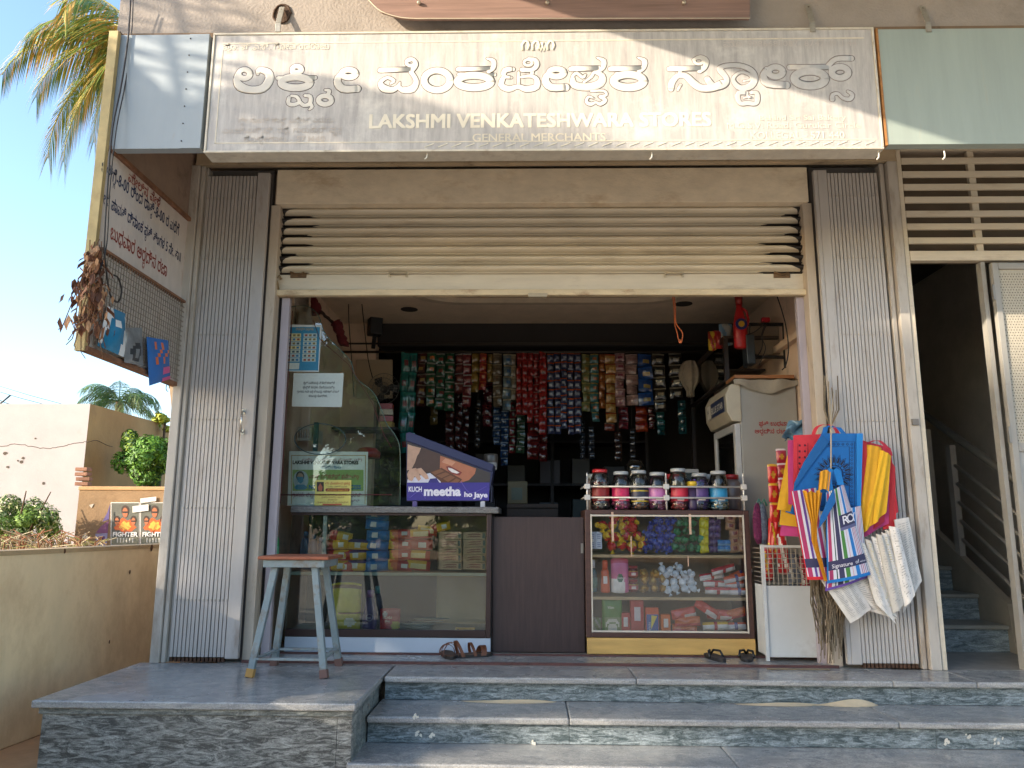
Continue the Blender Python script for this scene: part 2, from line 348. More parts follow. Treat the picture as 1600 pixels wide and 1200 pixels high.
# stair well on the right
SW = pm('#8d8170', .9, vary=.1, scale=3)
tag(MB().m(pm('#b5ada0', .9)).box(2.33, 4.6, 3.0, 3.1, 0, 3.07).build('stair_back_wall'), kind='structure')
tag(MB().m(pm('#b5ada0', .9)).box(2.262, 2.325, .31, 3.1, 0, 3.07).build('stair_left_wall'), kind='structure')
tag(MB().m(pm('#b5ada0', .9)).box(3.6, 3.7, .0, 3.1, 0, 3.07).build('stair_right_wall'), kind='structure')
tag(MB().m(FL).box(2.26, 3.6, 0, 3.0, -.1, -.001).build('stair_hall_floor'), kind='structure')
tag(MB().m(pm('#3a3530', .9)).box(2.33, 3.6, .3, 3.0, 3.0, 3.07).build('stair_ceiling'), kind='structure')
# neighbouring boundary wall
BW = pm('#b39066', .9, vary=.14, scale=2.2, bump=.35, bscale=45, dirt='#8f7352', damt=.6, dscale=1.6, stretch=(1, 1, .7), dthr=.5)
BW = pm('#ecd2a6', .9, vary=.12, scale=2.2, bump=.35, bscale=45, dirt='#cfae82', damt=.55, dscale=1.8, stretch=(1, 1, .6), dthr=.48)
a = Vector((-2.90, -2.6, 0)); d = Vector((.084, 1, 0)).normalized(); nrm = Vector((d.y, -d.x, 0))
b = MB().m(BW); p = a; q = a+d*5.6; b.prism([p+Vector((0, 0, -.38)), q+Vector((0, 0, -.38)), q+Vector((0, 0, .62)), p+Vector((0, 0, .62))], -nrm*.15)
bw = tag(b.build('boundary_wall', bevel=.008), 'low cream plastered boundary wall running back beside the granite platform', 'wall')
b = MB().m(pm('#b59a72', .9, bump=.4, bscale=60, dirt='#4a3a2c', damt=.7, dscale=14, dthr=.6)); b.prism([p+Vector((0, 0, .6)) + nrm*.004, q+Vector((0, 0, .6))+nrm*.004, q+Vector((0, 0, .625))+nrm*.004, p+Vector((0, 0, .625))+nrm*.004], -nrm*.16); b.build('coping', None, bw)
b = MB().m(pm('#5d3f28', .9))
for px, py, s in ((202, 894, 3), (170, 1003, 2.4), (236, 856, 5), (100, 861, 3)):
    t = Vector(a); r0 = ray(px, py); k = (a-CAM_LOC).dot(nrm)/r0.dot(nrm); c = CAM_LOC+r0*k+nrm*.0045
    b.add([c+d*(s*.0035*cos(t)*random.uniform(.7, 1.2))+Vector((0, 0, s*.005*sin(t))) for t in [i*pi/4 for i in range(8)]], [tuple(range(8))])
b.build('chipped_spot', None, bw)
# ================================================================== SIGN, FASCIA, BRACKETS
YS = -.95
SIGN = None
def sign_mat():
    m = bpy.data.materials.new('weathered_sheet'); m.use_nodes = True; n = m.node_tree.nodes; L = m.node_tree.links; b = n['Principled BSDF']
    tc = n.new('ShaderNodeTexCoord'); mp = n.new('ShaderNodeMapping'); mp.inputs['Scale'].default_value = (14, 1, 1.6); L.new(tc.outputs['Object'], mp.inputs[0])
    a = n.new('ShaderNodeTexNoise'); a.inputs['Scale'].default_value = 2.2; a.inputs['Detail'].default_value = 9; a.inputs['Roughness'].default_value = .7; L.new(mp.outputs[0], a.inputs['Vector'])
    r = n.new('ShaderNodeValToRGB'); e = r.color_ramp.elements; e[0].position = .34; e[0].color = lin('#a29c98')+[1]; e[1].position = .66; e[1].color = lin('#c4bfb8')+[1]; L.new(a.outputs['Fac'], r.inputs[0])
    c = n.new('ShaderNodeTexNoise'); c.inputs['Scale'].default_value = 3.2; c.inputs['Detail'].default_value = 10; c.inputs['Roughness'].default_value = .75; L.new(tc.outputs['Object'], c.inputs['Vector'])
    r2 = n.new('ShaderNodeValToRGB'); r2.color_ramp.elements[0].position = .52; r2.color_ramp.elements[1].position = .68; L.new(c.outputs['Fac'], r2.inputs[0])
    mu = n.new('ShaderNodeMath'); mu.operation = 'MULTIPLY'; mu.inputs[1].default_value = .7; L.new(r2.outputs[0], mu.inputs[0])
    mx = n.new('ShaderNodeMix'); mx.data_type = 'RGBA'; L.new(mu.outputs[0], mx.inputs[0]); L.new(r.outputs[0], mx.inputs[6]); mx.inputs[7].default_value = lin('#dad5cb')+[1]
    L.new(mx.outputs[2], b.inputs['Base Color']); b.inputs['Roughness'].default_value = .75
    return m
c00 = PY(320, 238, YS); c10 = PY(1380, 235, YS); sx0, sx1, sz0, sz1 = -1.632, 1.742, 2.597, 3.262
SG = thing('shop_sign', 'long faded shop name board with outlined Kannada letters above the shutter', 'sign', (.05, YS, sz0))
SM = sign_mat()
MB().m(SM).box(sx0+.012, sx1-.012, YS, YS+.10, sz0+.012, sz1-.012).build('sheet', None, SG)
FR = pm('#c9c0ae', .6, vary=.15, scale=12, dirt='#8b7050', damt=.5, dscale=9)
for q in ((sx0, sx1, YS-.006, YS+.104, sz0, sz0+.011), (sx0, sx1, YS-.006, YS+.104, sz1-.011, sz1), (sx0, sx0+.011, YS-.006, YS+.104, sz0+.012, sz1-.012), (sx1-.011, sx1, YS-.006, YS+.104, sz0+.012, sz1-.012)):
    part('frame_strip', SG, FR, q, bevel=.002)
# inner raised border and stitched lower edge
IB = pm('#d2c8b4', .7, vary=.15, scale=20)
part('inner_border', SG, IB, (sx0+.05, sx1-.05, YS-.0015, YS-.0005, sz1-.062, sz1-.055), (sx0+.05, sx0+.056, YS-.0015, YS-.0005, sz0+.05, sz1-.062), (sx0+.05, sx1-.03, YS-.0015, YS-.0005, sz0+.05, sz0+.056))
b = MB().m(pm('#e0d8c4', .7))
x = -.5
while x < sx1-.05:
    b.obox((x, YS-.002, sz0+.034), (.05, .003, .004), R('Y', -22)); x += .068
b.build('edge_stitching', None, SG)
LO2 = pm('#857a76', .8, vary=.25, scale=15); LF = pm('#d6cfc3', .8, vary=.1, scale=9); LO = pm('#5a4f4e', .8, vary=.25, scale=15); LW = pm('#e6dcc6', .8, vary=.08, scale=9); LFD = pm('#bfbbb6', .8, vary=.15, scale=14)
def sa(pts): return [(340+x/3.8095, 50+y/3.8095, r/3.8095) for x, y, r in pts]
def sb(pts): return [(740+x/3.8095, 50+y/3.8095, r/3.8095) for x, y, r in pts]
def sc(pts): return [(1100+x/5.714, 50+y/5.714, r/5.714) for x, y, r in pts]
def ringp(cx, cy, rx, ry, r, a0=0, a1=360, n=18): return [(cx+rx*cos(rad(a0+(a1-a0)*i/n)), cy+ry*sin(rad(a0+(a1-a0)*i/n)), r) for i in range(n+1)]
STR = []   # strokes of the big name, one list per letter
A = lambda *s: STR.append([sa(q) for q in s]); B = lambda *s: STR.append([sb(q) for q in s]); Cc = lambda *s: STR.append([sc(q) for q in s])
A(ringp(160, 250, 33, 26, 19), [(128, 235, 14), (112, 280, 20), (135, 325, 30), (200, 345, 26), (270, 335, 30), (308, 285, 30), (300, 240, 26), (245, 225, 18), (240, 250, 10)])
A(ringp(473, 222, 27, 18, 18), [(440, 235, 12), (450, 262, 10)], [(360, 275, 14), (580, 272, 14)], ringp(465, 300, 85, 32, 26), [(395, 272, 14), (420, 262, 12)])
A([(425, 392, 12), (422, 425, 14), (455, 432, 14), (487, 415, 12), (470, 385, 11), (440, 380, 9)], [(487, 415, 12), (515, 437, 13), (550, 425, 15), (552, 385, 14), (520, 378, 10)], [(548, 425, 14), (562, 445, 12), (545, 462, 6)])
A(ringp(640, 405, 38, 25, 18), [(655, 375, 12), (665, 350, 14), (640, 345, 7)])
A(ringp(782, 248, 40, 22, 22), [(742, 240, 14), (712, 290, 24), (745, 338, 27), (832, 338, 25)])
A([(968, 228, 17), (1150, 222, 17)], [(1128, 175, 10), (1165, 166, 12), (1180, 195, 18), (1155, 235, 15)], ringp(1150, 180, 26, 20, 12), [(1150, 235, 14), (1183, 290, 16), (1160, 338, 26), (1100, 345, 20), (1075, 325, 14), (1045, 345, 20), (990, 335, 26), (972, 300, 16), (1010, 272, 12), (1050, 290, 12), (1030, 308, 6)], [(1075, 330, 16), (1085, 300, 6)])
A(ringp(1308, 288, 77, 58, 24))
B([(-92, 222, 15), (100, 218, 15)], [(80, 158, 6), (118, 172, 16), (118, 215, 16), (90, 235, 14)], [(-90, 252, 9), (125, 255, 12)], ringp(5, 295, 98, 36, 27), [(60, 262, 12), (20, 262, 12)])
B([(235, 222, 14), (190, 228, 20), (182, 262, 14), (225, 272, 8)], [(182, 262, 14), (165, 315, 20), (210, 340, 22), (265, 325, 16), (315, 340, 22), (375, 325, 22), (375, 280, 16), (340, 262, 12), (285, 268, 9)], [(290, 225, 16), (350, 225, 16), (378, 195, 18), (365, 165, 14), (325, 160, 10)], ringp(325, 182, 24, 17, 10), [(350, 235, 12), (345, 262, 10)], [(268, 240, 8), (268, 330, 12)])
B(ringp(495, 243, 42, 22, 22), [(453, 235, 14), (428, 285, 24), (462, 330, 27), (550, 330, 25)])
B([(580, 220, 17), (745, 216, 17)], [(735, 152, 5), (775, 172, 17), (770, 215, 15), (740, 235, 13)], [(590, 262, 10), (615, 245, 12), (650, 270, 12), (665, 255, 8)], [(590, 275, 14), (600, 315, 26), (680, 328, 27), (755, 305, 28), (765, 260, 20), (720, 240, 12), (700, 268, 10), (655, 300, 7)])
B([(700, 352, 7), (775, 350, 9), (790, 375, 10), (750, 385, 9)], [(750, 385, 9), (785, 405, 14), (755, 430, 13), (728, 418, 8), (700, 430, 13), (672, 415, 12), (685, 385, 8), (715, 395, 6)])
B([(815, 220, 17), (1000, 216, 17)], [(978, 152, 5), (1018, 172, 17), (1012, 215, 16), (985, 235, 14)], ringp(924, 292, 88, 38, 28), [(850, 250, 12), (985, 248, 12)])
B([(1165, 220, 17), (1355, 216, 17)], [(1310, 165, 10), (1350, 148, 13), (1385, 172, 18), (1375, 215, 16), (1345, 235, 14)], ringp(1340, 172, 26, 18, 10), [(1175, 340, 18), (1182, 300, 20), (1215, 262, 18), (1265, 262, 22), (1310, 305, 26), (1360, 335, 26), (1430, 330, 28), (1480, 305, 24)], [(1230, 235, 12), (1225, 262, 14)], [(1215, 345, 8), (1232, 315, 9)])
Cc([(30, 420, 30), (90, 488, 36), (180, 470, 36), (205, 420, 26), (160, 360, 30), (140, 325, 26), (200, 300, 24), (320, 300, 26), (420, 340, 28), (455, 410, 30), (420, 480, 34), (330, 500, 30), (270, 450, 24), (270, 400, 18), (330, 360, 14), (405, 380, 16), (420, 420, 12), (350, 440, 8)])
Cc(ringp(640, 355, 62, 42, 32), [(560, 330, 24), (530, 390, 32), (570, 460, 42), (735, 475, 38)])
Cc([(765, 315, 26), (1115, 312, 26)], ringp(945, 415, 135, 65, 42), [(1110, 300, 24), (1180, 240, 26), (1315, 235, 28)], ringp(1215, 360, 72, 48, 34))
Cc([(370, 530, 10), (390, 575, 12), (350, 590, 7)], [(390, 575, 12), (430, 590, 7)], [(380, 545, 20), (310, 545, 24), (305, 600, 22), (330, 640, 22), (390, 635, 24), (460, 640, 22), (480, 600, 22), (470, 545, 22), (420, 540, 16)])
Cc([(1145, 600, 24), (1150, 560, 20), (1195, 550, 16), (1240, 590, 18), (1300, 600, 22), (1325, 560, 20), (1285, 530, 14)])
for k, letter in enumerate(STR):
    for off, mat, nm, yy, fl in ((.0034, LO if k < 13 else LO2, 'letter_outline', YS-.0002, .018), (0, LF if k < 14 else LFD, 'letter', YS-.0008, .03)):
        b = MB().m(mat)
        for s in letter:
            sp = smooth_path(s, 3) if len(s) > 2 else s
            pts = [PY(x, y, yy) for x, y, r in sp]; rr = [r*.00302+(off if off else 0) for x, y, r in sp]
            b.tube(pts, rr, 10, True, flat=fl)
            for e in (0, -1): b.ball(pts[e], (rr[e], rr[e]*fl, rr[e]), 10, 6)
        b.build(nm, None, SG)
def txpx(b, body, x0, y0, x1, size_px, Y, off=.0, **k):
    p = PY(x0, y0, Y); q = PY(x1, y0, Y); sc_ = (q-p).length/(x1-x0); b.text(body, p, size_px*sc_, ux=(1, 0, 0), uy=(0, 0, 1), off=off, width=(q.x-p.x), **k)
yt = YS-.0022
b = MB().m(LW)
for k, (dx, dy) in enumerate(((0, 0), (-1.1, .7), (1.1, -.7), (-1, -.8), (1, .8))): txpx(b, 'LAKSHMI VENKATESHWARA STORES', 575+dx, 200+dy, 1111+dx, 33, yt+.0001*k)
b.build('lettering', None, SG)
b = MB().m(pm('#ddd2bb', .8)); [txpx(b, 'GENERAL MERCHANTS', 737+k*.7, 221, 946+k*.7, 19, yt+.0001*k) for k in (0, 1)]; b.build('lettering', None, SG)
b = MB().m(pm('#d6ccb9', .8)); txpx(b, 'ಪ್ರೊ: ಪಿ.ಎಸ್. ಗೋವಿಂದರಾಜು', 348, 78, 515, 15, yt, off=.012); b.build('lettering', None, SG)
b = MB().m(pm('#b5aba0', .8)); txpx(b, 'ಶ್ರೀ ಸಾಯಿ ಹಾರ್ಡ್ ಎಸ್ಟೇಟ್ ಎದುರು', 372, 192, 520, 12, yt); b.build('lettering', None, SG)
b = MB().m(pm('#b5aba0', .8)); txpx(b, 'ಎಂ.ಜಿ.ಎಸ್.ವಿ. ರಸ್ತೆ, ಗುರುಕಾರ್ ವೃತ್ತ', 347, 208, 535, 13, yt); b.build('lettering', None, SG)
b = MB().m(pm('#b5aba0', .8)); txpx(b, 'ಕೊಳ್ಳೇಗಾಲ - 571440', 380, 222, 508, 14, yt); b.build('lettering', None, SG)
b = MB().m(pm('#bdb4ac', .8)); txpx(b, 'ಮೊ: 9886683087, 8747 19 1 44', 1130, 73, 1340, 14, yt); b.build('lettering', None, SG)
b = MB().m(pm('#e0d6c2', .8)); txpx(b, 'Behind Sri Sai Bakery', 1185, 188, 1322, 13, yt); b.build('lettering', None, SG)
b = MB().m(pm('#e0d6c2', .8)); txpx(b, 'M.G.S.V. Road, Gurukar Circle', 1135, 201, 1345, 15, yt); b.build('lettering', None, SG)
b = MB().m(pm('#e0d6c2', .8)); txpx(b, 'KOLLEGAL - 571 440', 1172, 217, 1320, 17, yt, off=.012); b.build('lettering', None, SG)
b = MB().m(pm('#d9cfbb', .8))   # small crest between two conches and lamps
for cx in (822, 838, 861): b.tube([PY(cx+dx, 70+dy, yt) for dx, dy in ((-5, 9), (-6, 0), (-2, -6), (3, -5), (5, 1), (2, 8))], .008, 6, flat=.2)
for cx in (845, 850): b.tube([PY(cx-4, 66, yt), PY(cx, 80, yt), PY(cx+4, 66, yt)], .006, 6, flat=.2)
b.build('crest', None, SG)
# blank sheet panels either side
PB = pm('#98a0a4', .6, vary=.06, scale=2, dirt='#a8895a', damt=.5, dscale=5, stretch=(3, 1, .8), dthr=.66, bump=.04, bscale=20)
PB2 = pm('#99a39a', .6, vary=.08, scale=2, dirt='#a98a5c', damt=.45, dscale=4, stretch=(5, 1, .5), dthr=.62, bump=.04, bscale=20)
t = thing('fascia_panel', 'blank blue grey metal sheet left of the shop name board', 'panel', (-1.9, YS, 2.62))
part('sheet', t, PB, (-2.138, -1.755, YS-.002, YS+.05, 2.622, 3.256)); part('sheet', t, PB, (-1.753, -1.652, YS-.006, YS+.05, 2.622, 3.256))
part('corner_strip', t, pm('#b8aa90', .6, dirt='#7b4a34', damt=.7, dscale=10), (-2.152, -2.139, YS-.008, YS+.06, 2.6, 3.26))
b = MB().m(pm('#3c3430', .5))
for i in range(7): b.ball((-1.748, YS-.007, 2.66+i*.095), .004, 6, 4)
b.build('rivet', None, t)
t = thing('fascia_panel', 'blank pale blue metal sheet right of the shop name board', 'panel', (2.4, YS, 2.62))
part('sheet', t, PB2, (1.762, 3.6, YS-.002, YS+.05, 2.622, 3.25)); part('rusty_edge', t, pm('#a2703e', .8, vary=.3, scale=30), (1.752, 1.7615, YS-.006, YS+.05, 2.615, 3.255))
# strap brackets holding the sheets up to the beam
STEEL = pm('#a69f90', .4, .4, vary=.2, scale=30)
LBB = ['pale steel strap bracket over the broken plaster hole above the first big Kannada letter', 'rusty steel strap bracket above the right end of the faded sign text', 'pale steel strap bracket above the blue panel right of the sign']
for i, (px, py) in enumerate(((441, 12), (1262, 8), (1440, 10))):
    p = PY(px, py, -.915); t = thing('strap_bracket', LBB[i], 'bracket', p, 'strap brackets above the sign')
    z0 = PY(px, 48, -.95).z
    b = MB().m(STEEL); b.prism([p+Vector((-.014, 0, 0)), p+Vector((.014, 0, 0)), Vector((p.x+.014, -.955, z0+.04)), Vector((p.x-.014, -.955, z0+.04))], (0, -.004, .003)); b.box(p.x-.014, p.x+.014, -.96, -.954, z0-.012, z0+.04); b.build('strap', None, t, .0015)
    b = MB().m(pm('#5a4a3a', .5, .5)); b.ball(p+Vector((0, -.006, -.02)), (.009, .006, .009)); b.build('bolt', None, t)
b = MB().m(pm('#4e3a2b', .95, vary=.4, scale=40, bump=.8, bscale=60)); c = PY(441, 22, -.902)
b.add([c+Vector((cos(a)*.042*random.uniform(.8, 1.15), -.001, sin(a)*.05*random.uniform(.8, 1.1))) for a in [i*2*pi/14 for i in range(14)]], [tuple(range(13, -1, -1))]); b.tube([c+Vector((cos(a)*.045*random.uniform(.9, 1.1), -.003, sin(a)*.053)) for a in [i*2*pi/14 for i in range(15)]], .006, 5)
tag(b.build('plaster_hole'), kind='structure')
# wood-grain board above
WB = pm('#8a6f63', .45, vary=.28, scale=3, stretch=(.6, 1, 16), bump=.05)
t = thing('wooden_board', 'wood grain board with rounded lower left corner on the wall above the sign', 'sign board', (.2, -.98, 3.28))
pts = [(565, -14), (578, 2), (596, 18), (625, 27), (650, 29), (1172, 28), (1172, -60), (560, -60)]
b = MB().m(WB); b.prism([PY(x, y, -.985) for x, y in reversed(pts)], (0, .02, 0)); b.build('board', None, t, .002)
b = MB().m(pm('#cfc0a8', .5)); b.tube([PY(x, y, -.986) for x, y in smooth_path([(565, -14), (578, 2), (596, 18), (625, 27), (650, 29)], 3)]+[PY(1172, 28.5, -.986)], .0028, 5); b.build('edge_trim', None, t)
for x in (655, 855, 860, 1068): 
    if x == 860: continue
    b = MB().m(pm('#c9bda8', .3, .6)); p = PY(x, 6, -.986); b.lathe(p, [(.008, 0), (.011, .012), (.006, .02)], 10, M=R('X', 90)); b.build('stud', None, t)
# small white hooks under the sign
for i, (x, lb) in enumerate(((667, 'below GENERAL'), (1018, 'below STORES'), (1372, 'under the right end of the sign'), (1475, 'under the blue panel near the louvres'))):
    p = PY(x, 236, -.93); b = MB().m(pm('#e3dfd2', .4)); b.tube([p, p+Vector((.002, 0, -.018)), p+Vector((.0, 0, -.034)), p+Vector((-.01, 0, -.044))], .0035, 6)
    tag(b.build('cable_hook'), 'small white wire hook hanging '+lb, 'hook', 'white hooks under the sign')
# ================================================================== LEFT SIDE PANEL (perpendicular)
XP = -2.12
SPM = pm('#c6bcb4', .75, vary=.12, scale=3, dirt='#9a6f50', damt=.55, dscale=3.5, stretch=(1, 2, .6), dthr=.6)
t = thing('side_sign_panel', 'rusty sheet side panel painted with blue and red Kannada opening hours', 'sign', (XP, -.5, 1.58))
MB().m(SPM).box(XP-.02, XP, -.955, -.02, 1.60, 2.62).build('sheet', None, t)
part('sheet', t, pm('#8d7868', .9, vary=.2, scale=3, dirt='#5d4c40', damt=.6, dscale=4), (XP-.02, XP-.003, -.955, .31, 2.63, 3.28))
RUST = pm('#7f5a43', .85, vary=.3, scale=20, dirt='#4f3020', damt=.6, dscale=12)
part('top_rail', t, RUST, (XP-.025, XP+.02, -.955, -.0, 2.615, 2.64), bevel=.003); part('bottom_rail', t, RUST, (XP-.025, XP+.02, -.975, -.0, 1.575, 1.60), bevel=.003)
part('front_post', t, pm('#b5a06f', .7, vary=.2, scale=8, dirt='#8a6a45', damt=.5, dscale=6), (XP-.04, XP+.008, -.985, -.957, 1.575, 3.26), bevel=.002)
def sidetext(b, body, px, py, size, width): 
    p = PX(px, py, XP+.0015); b.text(body, p, size, ux=(0, 1, 0), uy=(0, 0, 1), off=.015, width=width)
BLU = pm('#1f2f55', .7); RED = pm('#8b3a2e', .7)
b = MB().m(RED); sidetext(b, 'ಮೇಲಿನ ವೇಳೆ', 200, 282, .075, .36); b.build('painted_lettering', None, t); b = MB().m(RED); sidetext(b, 'ಬುಧವಾರ ಅರ್ಧದಿನ ರಜಾ', 172, 372, .105, .62); b.build('painted_lettering', None, t)
b = MB().m(BLU); sidetext(b, 'ಬೆಳಿಗ್ಗೆ-8-00 ರಿಂದ ರಾತ್ರಿ-8-00 ರ ವರೆಗೆ', 158, 268, .09, .86); b.build('painted_lettering', None, t); b = MB().m(BLU); sidetext(b, 'ಸೇವೆ ಪಾವತಿ ದಿನಾಂಕ ಪ್ರತಿ ತಿಂಗಳ 5 ನೇ. ತಾ॥', 155, 313, .085, .9); b.build('painted_lettering', None, t)
# wire mesh over the lower half
WIRE = pm('#8b8377', .5, .3, vary=.3, scale=30)
b = MB().m(WIRE); zb, zt = 1.61, 2.09; y = -.94
while y < -.03: b.bar((XP+.022, y, zb), (XP+.022, y, zt), .0032, .0032); y += .026
z = zb
while z < zt: b.bar((XP+.025, -.945, z), (XP+.025, -.03, z), .0032, .0032); z += .03
tag(b.build('wire_mesh', None, t), kind='stuff'); part('mesh_rail', t, RUST, (XP+.001, XP+.03, -.95, -.02, 2.09, 2.103))
# dry leaf bunch
t = thing('dried_leaf_bunch', 'bunch of dried brown mango leaves tied to the front corner of the side panel', 'dried leaves', (XP, -1.0, 1.62))
tw = MB().m(pm('#6b4a30', .9)); lf = MB()
LC = [pm(c, .8, vary=.25, scale=30) for c in ('#9a6a4a', '#7b4d34', '#b98a62', '#5f3c2a')]
for k in range(14):
    a0 = Vector((XP+random.uniform(-.01, .05), -1.0+random.uniform(-.03, .04), 2.1+random.uniform(-.1, .03))); e = a0+Vector((random.uniform(-.08, .08), random.uniform(-.12, .1), random.uniform(-.5, -.38)))
    mid = (a0+e)/2+Vector((random.uniform(-.03, .03), random.uniform(-.03, .03), 0)); tw.tube([a0, mid, e, e+Vector((random.uniform(-.03, .03), 0, random.uniform(-.06, 0)))], .0022, 4)
for k in range(230):
    h = random.random(); z = 1.68+.42*h; sp = .11*(1-h)**.7+.012
    c = Vector((XP+.02+max(-.09, min(.09, random.gauss(0, sp*.45))), -1.0+max(-.1, min(.1, random.gauss(0, sp*.5))), z)); M = Matrix.Rotation(random.uniform(0, 6.3), 3, 'Z')@Matrix.Rotation(random.uniform(-.9, .5), 3, 'X'); L_ = random.uniform(.03, .075)
    lf.m(random.choice(LC)); lf.add([c+M@Vector(q)*L_ for q in ((0, 0, 0), (.22, .06, -.35), (.16, -.04, -.75), (0, .05, -1.1), (-.18, -.05, -.7), (-.2, .07, -.3))], [(0, 1, 2, 3), (0, 3, 4, 5)])
tag(lf.build('leaves', None, t), kind='stuff'); tag(tw.build('twigs', None, t), kind='stuff')
# plastic packets stuck in the mesh
def flatpack(name, label, cat, px, Xp, cols, prints, thick=.02):
    t = thing(name, label, cat, PX(px[0][0], px[0][1], Xp)); P = [PX(x, y, Xp) for x, y in px]
    b = MB(); cc = sum(P, Vector())/len(P)
    def f(u, v):
        p = (P[0]*(1-u)+P[1]*u)*(1-v)+(P[3]*(1-u)+P[2]*u)*v
        return p+Vector((thick*(sin(pi*u)*sin(pi*v))**.6*(1+.3*sin(9*u+5*v)), 0, 0))
    b.grid(f, 10, 12, cols); b.build('wrapper', None, t)
    b = MB()
    for (m_, pts) in prints: b.m(m_); b.add([PX(x, y, Xp+thick+.008) for x, y in pts], [tuple(range(len(pts)))])
    if prints: b.build('print', None, t)
    return t
CB = pm('#2a7ea8', .25, vary=.2, scale=12, bump=.2, bscale=30); CW = pm('#dfe4e6', .3, vary=.1); CS = pm('#8f959a', .3, .5, vary=.3, scale=12, bump=.2); CBR = pm('#2a6bb5', .25, vary=.15); COR = pm('#d8703c', .4); CPK = pm('#d45a93', .4)
flatpack('plastic_pouch', 'crumpled blue and white plastic pouch behind dried leaves on the wire mesh', 'packet', [(168, 478), (196, 490), (198, 560), (152, 540)], XP+.03, lambda u, v: CB if (abs(u-.5+.3*(v-.5)) < .33 and not (abs(v-.35) < .07 and abs(u-.5) < .15)) else CW, [])
flatpack('plastic_pouch', 'grey round-bottomed pouch hanging on the wire mesh between two blue packets', 'packet', [(196, 512), (222, 512), (224, 572), (194, 566)], XP+.035, lambda u, v: pm('#33383d', .4) if ((u-.5)**2+(v-.68)**2 < .07 and (u-.5)**2+(v-.72)**2 > .012) else CS, [])
flatpack('snack_packet', 'blue snack packet with orange rings print hanging at the right of the wire mesh', 'packet', [(229, 526), (263, 532), (266, 592), (233, 603)], XP+.04, lambda u, v: (COR if (int(u*8)+int(v*9)) % 3 == 0 and .1 < v < .6 and u > .25 else CPK if (v > .6 and u > .55 and int(v*14) % 2) else CBR), [], .012)
t = MB().m(pm('#35302d', .5)); t.tube([PX(x, y, XP+.05) for x, y in smooth_path([(204, 0), (200, 60), (190, 130), (176, 200), (168, 290), (163, 380), (166, 420), (172, 460), (184, 472), (190, 455), (185, 435), (178, 430)], 5)], .0045, 6)
t.tube([PX(x+2, y, XP+.055) for x, y in smooth_path([(206, 0), (203, 60), (194, 130), (180, 200), (170, 290), (165, 380), (155, 420)], 5)], .003, 6)
tag(t.build('hanging_cable'), 'dark doubled cable hanging over the left blank panel down to the leaf bunch', 'cable')
b = MB().m(pm('#3a332e', .5)); p = PX(262, 606, XP+.02); b.tube([p+Vector((0, .02*cos(a), .02*sin(a))) for a in [i*pi/6 for i in range(11)]], .0025, 5); tag(b.build('wire_ring'), 'small wire ring at the lower rear corner of the side panel', 'ring')
# ================================================================== COLLAPSIBLE GATES, SHUTTER, LOUVRE, STAIRS
GP = pm('#b0a9a2', .5, vary=.08, scale=5, dirt='#7a6248', damt=.5, dscale=4, stretch=(2, 2, .5), dthr=.56)
GP2 = pm('#b3aa9e', .5, vary=.1, scale=6, dirt='#7b644b', damt=.5, dscale=5, stretch=(2, 2, .5), dthr=.52, bump=.05)
DARK = pm('#15110f', .9, vary=0)
def gate(label, x0, x1, plate, posts, loc, seed):
    random.seed(seed); t = thing('collapsible_gate', label, 'gate', loc); n = 14; w = (x1-x0)/n
    for i in range(n):
        x = x0+w*i; yo = random.uniform(-.002, .002); b = MB().m(GP)
        b.box(x+.0008, x+w-.004, .004+yo, .008+yo, .03, 2.93); b.box(x+.0008, x+.0035, .0085+yo, .03+yo, .03, 2.93); b.box(x+w-.0067, x+w-.004, .0085+yo, .03+yo, .03, 2.93)
        o = b.build('slat', None, t)
        r = MB().m(GP2)
        for z in (.34, .86, 1.38, 1.9, 2.38, 2.78): r.lathe((x+w*.5, .004+yo, z), [(.006, 0), (.005, .004)], 7, M=R('X', 90))
        r.build('rivet', None, o)
    for z in (.345, .865, 1.385, 1.905, 2.385, 2.785): part('link_bar', t, pm('#4b4541', .6), (x0, x1, .04, .046, z-.05, z+.03))
    part('gap_shade', t, pm('#2a2422', .9), (x0, x1, .05, .054, .03, 2.93))  # dark sheet behind the slats, paints the shade in their gaps
    for (a, b_) in plate: part('wide_plate', t, GP, (a, b_, -.002, .03, .022, 2.95), bevel=.003)
    for (a, b_, y) in posts: part('post', t, GP2, (a, b_, y, y+.07, 0, 2.99), bevel=.004)
    b = MB().m(pm('#4f3626', .9, vary=.3, scale=30))
    for i in range(n): b.box(x0+w*i+.004, x0+w*i+w-.004, .006, .03, .004, .026)
    b.build('floor_roller', None, t)
    return t
gl = gate('left folded collapsible gate with chrome pull handle', -2.03, -1.715, [(-1.713, -1.637)], [(-2.125, -2.072, -.03), (-2.068, -2.045, -.015), (-2.043, -2.033, .01)], (-1.85, 0, 0), 3)
b = MB().m(pm('#b9b6b0', .25, .8)); hz = 1.30; hx = -1.695; b.box(hx-.01, hx+.01, -.008, -.003, hz-.01, hz+.02); b.box(hx-.01, hx+.01, -.008, -.003, hz+.11, hz+.14)
b.tube([(-1.696, -.004, hz), (-1.696, -.034, hz+.006), (-1.696, -.036, hz+.12), (-1.696, -.004, hz+.13)], .006, 8); b.build('pull_handle', None, gl)
gr = gate('right folded collapsible gate behind the hanging cloth bags', 1.846, 2.156, [(1.762, 1.785), (1.786, 1.843)], [(2.168, 2.195, -.005), (2.202, 2.261, -.035)], (2.02, 0, 0), 4)
b = MB().m(pm('#77716a', .5)); b.box(2.21, 2.245, -.052, -.036, 1.35, 1.385); b.build('latch', None, gr)
random.seed(11)
TOPB = pm('#b39f82', .6, vary=.12, scale=6, dirt='#54402f', damt=.6, dscale=5, bump=.1)
